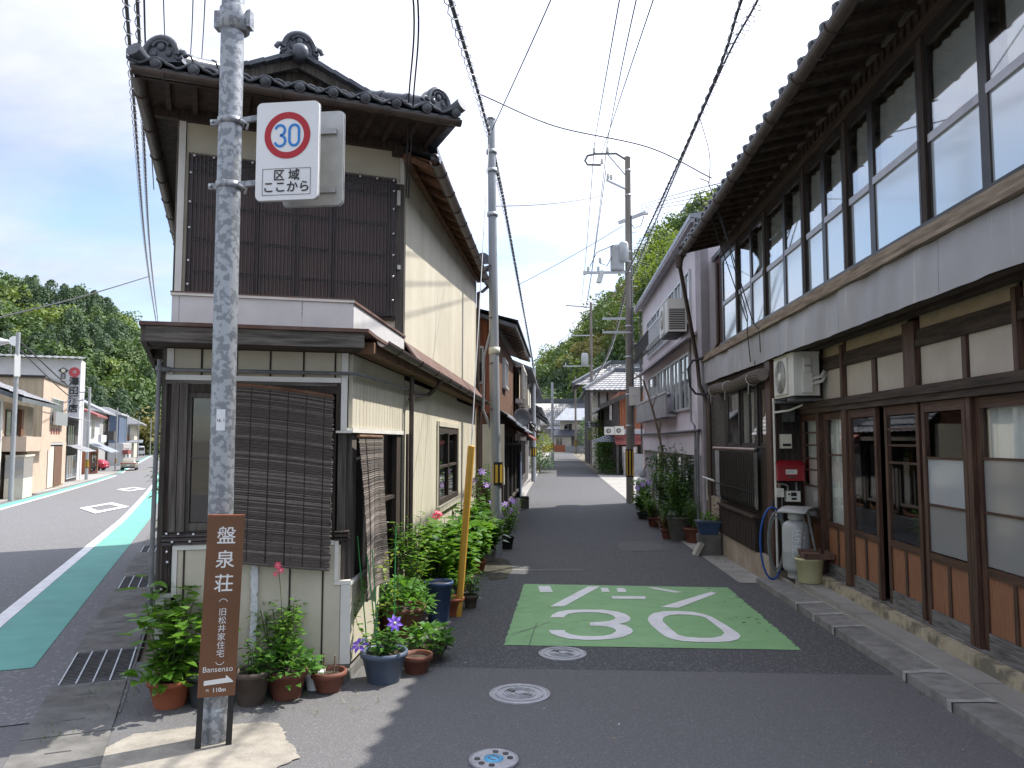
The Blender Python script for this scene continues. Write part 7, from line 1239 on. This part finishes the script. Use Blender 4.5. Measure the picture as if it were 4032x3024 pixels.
HY = [(-1.16, 7.55, .9, 'terra_dark', 'tall leafy hydrangea with a coral flower beside the wall'), (-1.14, 8.15, .85, 'pot_grey', 'broad-leaved hydrangea behind the yellow sleeve'), (-1.05, 8.75, .75, 'pot_pink', 'broad-leaved hydrangea in a pinkish pot'), (-1.12, 9.35, .85, 'pot_brown', 'hydrangea in a brown pot midway along the wall'), (-1.02, 9.95, .72, 'terracotta', 'hydrangea in a small orange pot'), (-1.1, 10.6, .9, 'pot_grey', 'hydrangea just in front of the slim pole'), (-.98, 11.15, .62, 'concrete', 'low hydrangea in a grey box at the foot of the slim pole')]
for i, (x, y, hh, m, lb) in enumerate(HY):
    potted(lb, x, y, (.11, .17, m, False), [('bush', hh - .17, .26, 13, 15, .14, .118, 'leaf_bright' if i % 2 == 0 else 'leaf_mid'), ('bush', hh - .35, .26, 8, 9, .13, .11, 'leaf_bright')] + ([('flower', (.0, -.08, .93), .06, 'petal_red', (R(40), 0, 0)), ('flower', (.02, -.07, .96), .05, 'petal_red', (R(10), .5, 0))] if i == 0 else []))
potted('tall clematis with lilac flowers behind the slim pole', -1.15, 12.1, (.13, .2, 'pot_grey', False), [('bush', 1.15, .22, 12, 26, .09, .05, 'leaf_mid')] + [('flower', (q[0], q[1], q[2]), .075, 'petal_lilac', (R(50), q[3], 0)) for q in ((.0, -.2, 1.25, .2), (-.12, -.16, 1.12, -.3), (.08, -.22, 1.05, .4), (.16, -.2, .78, .1))])
potted('black pot with lilac flowers right of the slim pole', -.80, 12.5, (.11, .2, 'black', False), [('bush', .55, .26, 13, 22, .09, .04, 'leaf_bright'), ('blades', 10, .4, .018, 'leaf_mid', .9)] + [('flower', (q[0], q[1], q[2]), .07, 'petal_lilac', (R(50), q[3], 0)) for q in ((-.02, -.15, .72, .2), (.06, -.18, .62, -.3), (.1, -.16, .78, .4), (-.08, -.18, .56, 0))])
t = thing('planter_crate', 'grey wooden crate standing at the road edge by the brown house', 'crate', (-.95, 20.6, th(-.95, 20.6))); 
for k in range(3): MB().bx(-.22, .22, -.2, -.18, .02 + .1 * k, .11 + .1 * k).build('slat', MT['wood_greyh'], t); MB().bx(-.22, .22, .18, .2, .02 + .1 * k, .11 + .1 * k).build('slat', MT['wood_greyh'], t); MB().bx(.2, .22, -.18, .18, .02 + .1 * k, .11 + .1 * k).build('slat', MT['wood_greyh'], t); MB().bx(-.22, -.2, -.18, .18, .02 + .1 * k, .11 + .1 * k).build('slat', MT['wood_greyh'], t)
# right-hand group in front of the pink building
t = thing('block_stack', 'stack of grey blocks carrying the dark blue planter at the house corner', 'blocks', (2.30, 12.0, th(2.3, 12.0)))
for z0, z1, w in ((0, .1, .17), (.102, .2, .15), (.202, .31, .16)): MB().bx(-w, w, -.12, .12, z0, z1).build('block', MT['concrete_dark'], t)
MB(Matrix.Translation((-.22, -.08, 0)) @ Matrix.Rotation(R(28), 4, 'Y')).bx(-.03, .03, -.1, .1, 0, .22).build('leaning_block', MT['concrete_pale'], t)
t = thing('window_box', 'dark blue rectangular planter with pale leaves on grey blocks', 'planter', (2.30, 12.0, th(2.3, 12.0) + .312)); MB().add([(-.13, -.1, 0), (.13, -.1, 0), (.13, .1, 0), (-.13, .1, 0), (-.17, -.13, .19), (.17, -.13, .19), (.17, .13, .19), (-.17, .13, .19)], [(0, 3, 2, 1), (4, 5, 6, 7), (0, 1, 5, 4), (1, 2, 6, 5), (2, 3, 7, 6), (3, 0, 4, 7)]).build('box', MT['bucket_blue'], t); MB().bx(-.18, .18, -.14, .14, .185, .205).build('rim', MT['pot_blue'], t); leaf_cluster(MB(), 60, .14, .1, .13, .09, .05, .5, 4, (.02, 0, .2)).build('foliage', MT['leaf_bright'], t); leaf_cluster(MB(), 50, .05, .05, .4, .05, .03, .5, 9, (.12, 0, .3)).build('dry_foliage', MT['leaf_brown'], t)
potted('feathery green maple in a terracotta pot beside the blue planter', 2.36, 13.55, (.17, .26, 'terra_dark', False), [('bush', .5, .25, 12, 40, .06, .014, 'leaf_mid')])
potted('grey stone pot with dark leafy plant by the gutter', 2.18, 13.95, (.23, .42, 'concrete_dark', False), [('mound', .32, .34, 320, .09, .045, 'leaf_dark'), ('bush', .8, .3, 10, 40, .08, .04, 'leaf_mid')])
potted('small terracotta pot with dry ferns at the road edge', 1.99, 14.2, (.11, .18, 'terra_dark', False), [('bush', .22, .16, 12, 22, .06, .02, 'leaf_brown'), ('bush', .5, .2, 8, 22, .06, .02, 'leaf_bright')])
potted('tall thin-leaved nandina bush in front of the pink wall', 2.34, 15.0, (.15, .25, 'pot_grey', False), [('bush', 1.4, .42, 16, 85, .085, .035, 'leaf_dark'), ('bush', .9, .4, 12, 60, .085, .035, 'leaf_mid')])
potted('second nandina bush behind the grey stone pot', 2.2, 15.8, (.15, .25, 'terra_dark', False), [('bush', 1.1, .42, 16, 75, .085, .035, 'leaf_mid')])
potted('pot of ferns with orange tips at the asphalt edge', 2.03, 16.4, (.13, .2, 'terra_dark', False), [('bush', .4, .26, 12, 30, .09, .025, 'leaf_bright'), ('bush', .2, .2, 6, 14, .07, .02, 'leaf_brown')])
potted('large-leaved hosta clump nearest the street', 2.0, 18.0, (.16, .15, 'pot_grey', False), [('bush', .5, .35, 12, 10, .20, .11, 'leaf_mid'), ('blades', 30, .6, .028, 'leaf_bright', .8)])
potted('purple-flowered clump beside the white gas cylinder', 2.15, 18.9, (.15, .2, 'pot_grey', False), [('bush', .65, .3, 12, 22, .12, .06, 'leaf_bright')] + [('flower', (q[0], q[1], q[2]), .08, 'petal_lilac', (R(60), q[3], 0)) for q in ((-.1, -.25, .75, .2), (.05, -.25, .8, -.3), (.2, -.25, .72, .4), (-.22, -.2, .66, 0))])
t = thing('rubber_plant', 'tall bare-stemmed plant with a few glossy leaves in front of the pink building', 'plant', (2.2, 17.0, th(2.2, 17.0))); mb = MB()
for pts, r in (([(0, 0, 0), (.05, 0, .7), (.12, .05, 1.3), (.05, .05, 1.9), (-.1, .0, 2.5), (-.28, 0, 3.1)], .035), ([(.1, 0, 0), (.02, -.05, .8), (.1, 0, 1.4)], .028), ([(.05, .05, 1.9), (.1, .05, 2.3), (.12, .05, 2.7)], .02), ([(-.1, 0, 2.5), (.0, 0, 2.8)], .014), ([(-.28, 0, 3.1), (-.5, 0, 3.3)], .012), ([(.12, .05, 1.3), (.4, .1, 1.75)], .018), ([(0, .1, 0), (-.1, .05, .7), (.0, 0, 1.3)], .025)): mb.tube(smooth(pts, 4), r, 7, r * .6)
mb.build('stems', MT['bark'], t); lb = MB(); leaf_cluster(lb, 70, .3, .3, .45, .16, .07, .6, 3, (.1, 0, 1.3), -.2); lb.build('foliage', MT['leaf_dark'], t)
t = thing('gas_cylinder', 'white gas cylinder with red lettering beside the concrete pole', 'gas cylinder', (2.28, 20.7, th(2.28, 20.7))); MB().lathe([(.12, 0), (.12, .05), (.17, .08), (.18, .12), (.18, .68), (.16, .78), (.06, .84), (.04, .9)], 20).build('body', MT['sign_white'], t); MB().lathe([(.1, .85), (.1, 1.0), (.09, 1.0), (.09, .85)], 14).build('collar', MT['gas_grey'], t); MB().tube([(0, 0, .95), (.1, 0, 1.15), (.3, 0, 1.15)], .015, 6).build('hose', MT['black'], t); wrap_text('LPガス', .09, -110, .62, t, MT['logo_red'], .1815, .1)
# gardens further along
def bush(label, x, y, rx, ry, rz_, n, ln, wd, m, z=0, name='bush', trunk=True, hollow=.4):
    SEED[0] += 1; t = thing(name, label, 'bush', (x, y, th(x, y))); mb = MB(); tips = stems(mb, 6, rz_ * .9 + z, rx * .6, .02, SEED[0], 0); mb.build('stems', MT['bark'], t); leaf_cluster(MB(), n, rx, ry, rz_, ln, wd, .5, SEED[0], (0, 0, z + rz_ * .45), .3, hollow).build('foliage', MT[m], t); return t
bush('bright vine and leaves hanging beside the left side of the corner house', -5.45, 11.2, .45, .7, 1.15, 700, .11, .07, 'leaf_yellow', .75, 'vine'); bush('lower green leaves at the roadside below the hanging vine', -5.9, 12.4, .45, .8, .8, 400, .1, .06, 'leaf_bright', .1)
bush('yellow-green maple bush in front of the white house on the left', -1.15, 45.5, .95, 1.6, 1.1, 900, .16, .08, 'leaf_yellow', .9); bush('dark glossy hedge clump under the yellow-green bush', -.95, 43.5, .8, 1.2, .75, 600, .16, .1, 'leaf_dark', .05)
bush('dense green garden shrub in front of the tiled houses on the right', 2.95, 47.5, .7, 2.2, 1.3, 1100, .17, .09, 'leaf_mid', .5); bush('yellow-green shrub top above the right-hand garden', 2.75, 50, .7, 1.8, 1.2, 800, .17, .09, 'leaf_yellow', 1.6); bush('low mixed garden plants at the edge of the concrete yard', 3.0, 41.5, .75, 1.4, .55, 700, .15, .07, 'leaf_dark', .0); bush('small green shrub near the road edge past the concrete yard', 2.65, 44.5, .5, 1.2, .7, 500, .15, .08, 'leaf_mid', .05); bush('tall dark shrub beside the cream end house', 3.3, 75, 1.3, 2, 2.2, 700, .3, .16, 'leaf_dark', 1.0)
t = thing('bicycle', 'bicycle parked at the garden wall far down the street', 'bicycle', (2.95, 86, th(2.95, 86)), R(80)); 
for y in (-.5, .5): MB().tube([(0, y + .33 * math.cos(a), .34 + .33 * math.sin(a)) for a in [2 * math.pi * k / 20 for k in range(21)]], .02, 5).build('wheel', MT['tyre'], t)
MB().tube([(0, -.5, .34), (0, -.15, .8), (0, .3, .8), (0, .5, .34)], .02, 5).tube([(0, -.15, .8), (0, 0, .3), (0, .3, .8)], .02, 5).build('frame', MT['steel'], t); MB().bx(-.06, .06, -.3, -.08, .88, .93).build('saddle', MT['black'], t); MB().tube([(-.25, .3, 1.0), (0, .32, .98), (.25, .3, 1.0)], .015, 5).build('handlebar', MT['steel'], t)
# weeds and litter at the kerbs
leafmat('leaf_weed', (.06, .11, .02), (.14, .2, .05))
wd_ = MB(); q = random.Random(21)
for i in range(420):
    k = q.random(); x, y = (q.gauss(-2.72, .05), q.uniform(4.0, 6.5)) if k < .3 else (q.gauss(-1.36, .03), q.uniform(5.2, 13)) if k < .55 else (q.gauss(2.33, .02), q.uniform(5, 12)) if k < .7 else (q.gauss(-1.85, .3), q.gauss(4.75, .12)) if k < .85 else (q.gauss(-2.95, .06), q.gauss(4.9, .1))
    a = q.uniform(0, 6.28); L_ = q.uniform(.015, .05); d = Vector((math.cos(a), math.sin(a), 1.0)) * L_; s_ = Vector((-math.sin(a), math.cos(a), 0)) * .003; p = Vector((x, y, th(x, y))); wd_.add([p - s_, p + s_, p + d], [(0, 1, 2)])
wd_.build('weeds', MT['leaf_weed'], None, kind='stuff', label='small weeds along the kerbs and slabs', cat='weeds')
mat('dry_leaf', (.30, .20, .09), (.45, .33, .18), scale=20, rough=.9); mat('litter', (.5, .48, .42)); lt = MB(); lt2 = MB()
for i in range(70):
    x, y = q.uniform(-1.3, 2.2), q.uniform(3.2, 9.5)
    if -.5 < x < 2 and 6.2 < y < 9.3 and q.random() < .8: continue
    a = q.uniform(0, 6.28); L_ = q.uniform(.006, .018); p = Vector((x, y, th(x, y) + .004)); d = Vector((math.cos(a), math.sin(a), .1)) * L_; s_ = Vector((-math.sin(a), math.cos(a), 0)) * L_ * .35; (lt if i % 2 else lt2).add([p - d, p + s_, p + d, p - s_], [(0, 1, 2, 3)])
lt.build('fallen_leaves', MT['dry_leaf'], None, kind='stuff', label='dry leaf scraps scattered on the asphalt', cat='leaves'); lt2.build('grit', MT['litter'], None, kind='stuff', label='pale grit scattered on the asphalt', cat='grit')
# ---------------------------------------------------------------- wooded hills
mat('hill_soil', (.035, .05, .02), (.06, .075, .03), scale=.2, rough=1)
leafmat('tree_dark', (.028, .062, .028), (.062, .112, .042), scale=.35, rough=.7, trans=.15); leafmat('tree_mid', (.05, .10, .025), (.10, .165, .04), scale=.3, rough=.65, trans=.2); leafmat('tree_light', (.11, .17, .03), (.21, .27, .06), scale=.3, rough=.65, trans=.25); leafmat('tree_bamboo', (.15, .15, .045), (.26, .24, .085), scale=.3, rough=.7, trans=.2)
from mathutils import noise as NZ
# skyline: (bearing in degrees from the street direction, tangent of elevation)
SKY = [(-75, .10), (-60, .15), (-50, .17), (-42, .182), (-38, .182), (-35.5, .178), (-33, .176), (-31, .160), (-29, .135), (-27.5, .118), (-25, .10), (-20, .08), (-12, .05), (-6, .045), (-2.4, .06), (-1.2, .086), (-.3, .118), (.6, .136), (1.6, .150), (2.6, .166), (3.6, .176), (5, .205), (7, .25), (10, .30), (16, .33), (30, .30), (50, .2), (75, .12)]
def sky_tan(a):
    for i in range(len(SKY) - 1):
        if SKY[i][0] <= a <= SKY[i + 1][0]: f = (a - SKY[i][0]) / (SKY[i + 1][0] - SKY[i][0]); return SKY[i][1] * (1 - f) + SKY[i + 1][1] * f
    return .08
def d0(a): return 235 if a < -16 else 165 + max(0, -a) * 4 if a < 2 else 165 - min(a - 2, 8) * 11
def hill_h(a, f):   # f 0..1.3 through the slope
    D0 = d0(a); D1 = D0 + 150; d = D0 + (D1 - D0) * f; top = sky_tan(a) * D1 + 1.6 - 7.5
    g = min(f, 1); g = g * g * (3 - 2 * g) * .45 + g * .55
    return d, top * g + 3.0 * NZ.noise((a * .35, f * 5, 1)) * min(f * 4, 1) - (5 if f <= 0 else 0) - (max(0, f - 1) * 60)
vs = []; fs = []; A = [-76 + 1.0 * i for i in range(153)]; NF = 16
for a in A:
    for j in range(NF + 1): d, z = hill_h(a, j / NF * 1.3); vs.append((math.sin(R(a)) * d, math.cos(R(a)) * d, z - 3))
for i in range(len(A) - 1):
    for j in range(NF): q_ = i * (NF + 1) + j; fs.append((q_, q_ + 1, q_ + NF + 2, q_ + NF + 1))
MB().add(vs, fs, True).build('hill', MT['hill_soil'], None, kind='structure')
def crown(seed, n, kind, fs=1.0):
    """unit tree crown: arrays of leaf-clump quads"""
    q = random.Random(seed); V = []
    lobes = [(0, 0, .5, .5)] if kind == 'cone' else [(q.uniform(-.28, .28), q.uniform(-.28, .28), q.uniform(.3, .75), q.uniform(.25, .38)) for _ in range(6)]
    for i in range(n):
        if kind == 'cone':
            h = q.random() ** .8; rr = .46 * math.sqrt(max(0, 1 - h ** 1.6)) * q.uniform(.6, 1.05); a = q.uniform(0, 6.28); p = Vector((rr * math.cos(a), rr * math.sin(a), h)); d = Vector((math.cos(a), math.sin(a), .35))
        else:
            lx, ly, lz, lr = q.choice(lobes); a = q.uniform(0, 6.28); c = q.uniform(-.5, 1); s_ = math.sqrt(max(0, 1 - c * c)); d = Vector((s_ * math.cos(a), s_ * math.sin(a), c)); p = Vector((lx, ly, lz)) + d * lr * q.uniform(.75, 1.05)
        d = (d + Vector((q.uniform(-.7, .7), q.uniform(-.7, .7), q.uniform(-.5, .7)))).normalized(); t = d.cross(Vector((0, 0, 1)) if abs(d.z) < .9 else Vector((1, 0, 0))).normalized(); b = d.cross(t); s1 = q.uniform(.05, .105) * fs * (1 if kind != 'cone' else .8); s2 = s1 * q.uniform(.5, 1); r_ = q.uniform(0, 6.28); t, b = t * math.cos(r_) + b * math.sin(r_), b * math.cos(r_) - t * math.sin(r_)
        V += [p - t * s1, p - b * s2 * .8 + t * s1 * .2, p + t * s1, p + b * s2]
    return V
CR = {'cone': [crown(i, 420, 'cone', .68) for i in range(3)], 'round': [crown(10 + i, 430, 'round', .7) for i in range(4)], 'conef': [crown(20 + i, 700, 'cone', .5) for i in range(3)], 'roundf': [crown(30 + i, 850, 'round', .48) for i in range(4)]}
import numpy as np
CRN = {k: [np.array([tuple(p) for p in c]) for c in v] for k, v in CR.items()}
bag = {'tree_dark': [], 'tree_mid': [], 'tree_light': [], 'tree_bamboo': []}
q = random.Random(5)
def plant_tree(a, f, kind, m, s, hs):
    d, z = hill_h(a, f); x, y = math.sin(R(a)) * d, math.cos(R(a)) * d; c = q.choice(CRN[kind]); r_ = q.uniform(0, 6.28); cs, sn = math.cos(r_), math.sin(r_); P_ = c * np.array([s, s, hs]); X_ = P_[:, 0] * cs - P_[:, 1] * sn + x; Y_ = P_[:, 0] * sn + P_[:, 1] * cs + y
    bag[m].append(np.stack([X_, Y_, P_[:, 2] + z - 3], 1))
def scatter(a0, a1, n, pal):
    for i in range(n):
        a = q.uniform(a0, a1); f = q.random() ** .9 * 1.02; v = NZ.noise((a * .45, f * 4, 7)) + q.uniform(-.22, .22); m, kind = pal(v, f)
        k2 = 'f' if a > -8 else ''
        if kind == 'cone': plant_tree(a, f, 'cone' + k2, m, q.uniform(7.5, 11), q.uniform(8.5, 12.5))
        else: s = q.uniform(8, 13); plant_tree(a, f, 'round' + k2, m, s, s * q.uniform(.75, 1.0))
left = lambda v, f: ('tree_light', 'round') if v > .38 else ('tree_bamboo', 'round') if f < .14 and v > -.1 else ('tree_mid', 'round') if v > .12 else ('tree_mid', 'cone') if v > -.05 else ('tree_dark', 'cone')
right = lambda v, f: ('tree_bamboo', 'round') if v > .22 and f > .3 else ('tree_light', 'round') if v > .05 else ('tree_mid', 'round') if v > -.25 else ('tree_dark', 'cone')
scatter(-45, -24, 700, left); scatter(-5, 13, 480, right); scatter(13, 30, 100, right); scatter(-70, -45, 120, left)
for m, L_ in bag.items():
    V = np.concatenate(L_); n = len(V) // 4; me = bpy.data.meshes.new('forest'); me.vertices.add(len(V)); me.vertices.foreach_set('co', V.astype(np.float32).ravel()); me.loops.add(4 * n); me.loops.foreach_set('vertex_index', np.arange(4 * n, dtype=np.int32)); me.polygons.add(n); me.polygons.foreach_set('loop_start', np.arange(0, 4 * n, 4, dtype=np.int32)); me.update(calc_edges=True); me.validate(); me.materials.append(MT[m])
    link('forest', me, None, kind='stuff', label={'tree_dark': 'dark conifer wood covering the hillsides', 'tree_mid': 'mid-green broadleaf wood on the hillsides', 'tree_light': 'bright spring-green trees scattered in the hillside wood', 'tree_bamboo': 'yellowish bamboo groves on the hillsides'}[m], cat='forest')
# single trees that stand out in front of the hills
def tree(label, x, y, z, h, s, m, seed, n=1500):
    t = thing('broadleaf_tree', label, 'tree', (x, y, z)); qq = random.Random(seed); mb = MB(); mb.tube([(0, 0, -1), (.1, 0, h * .3), (0, .1, h * .55)], .22, 8, .12); tips = []
    for i in range(9):
        a = qq.uniform(0, 6.28); b = Vector((0, .05, h * qq.uniform(.3, .55))); e = Vector((s * .42 * math.cos(a), s * .42 * math.sin(a), h * qq.uniform(.55, .95))); mb.tube([b, b.lerp(e, .5) + Vector((0, 0, .3)), e], .09, 6, .03); tips.append(e)
    mb.build('trunk', MT['bark'], t); lb = MB()
    for i, e in enumerate(tips + [Vector((0, 0, h * .85))]): leaf_cluster(lb, n // 4, s * .26, s * .26, h * .16, .34, .2, .4, seed + i, tuple(e), .3, .3)
    lb.build('crown', MT[m], t); return t
tree('tall pale green tree rising behind the roof of the pink building', 11.0, 62, 3, 15.5, 9, 'tree_light', 31, 2200); tree('darker tree behind the pink building, left of the pale green tree', 8.3, 68, 2, 12, 9, 'tree_mid', 32, 2200); tree('bright yellow-green round tree at the foot of the hill above the end of the street', -3.9, 172, 0, 11.5, 8, 'tree_light', 33); tree('green tree left of the temple roof at the foot of the hill', -9.5, 172, 0, 10, 9, 'tree_mid', 34); tree('dark tree at the right end of the temple roof', 7.5, 172, 0, 11, 9, 'tree_mid', 35)
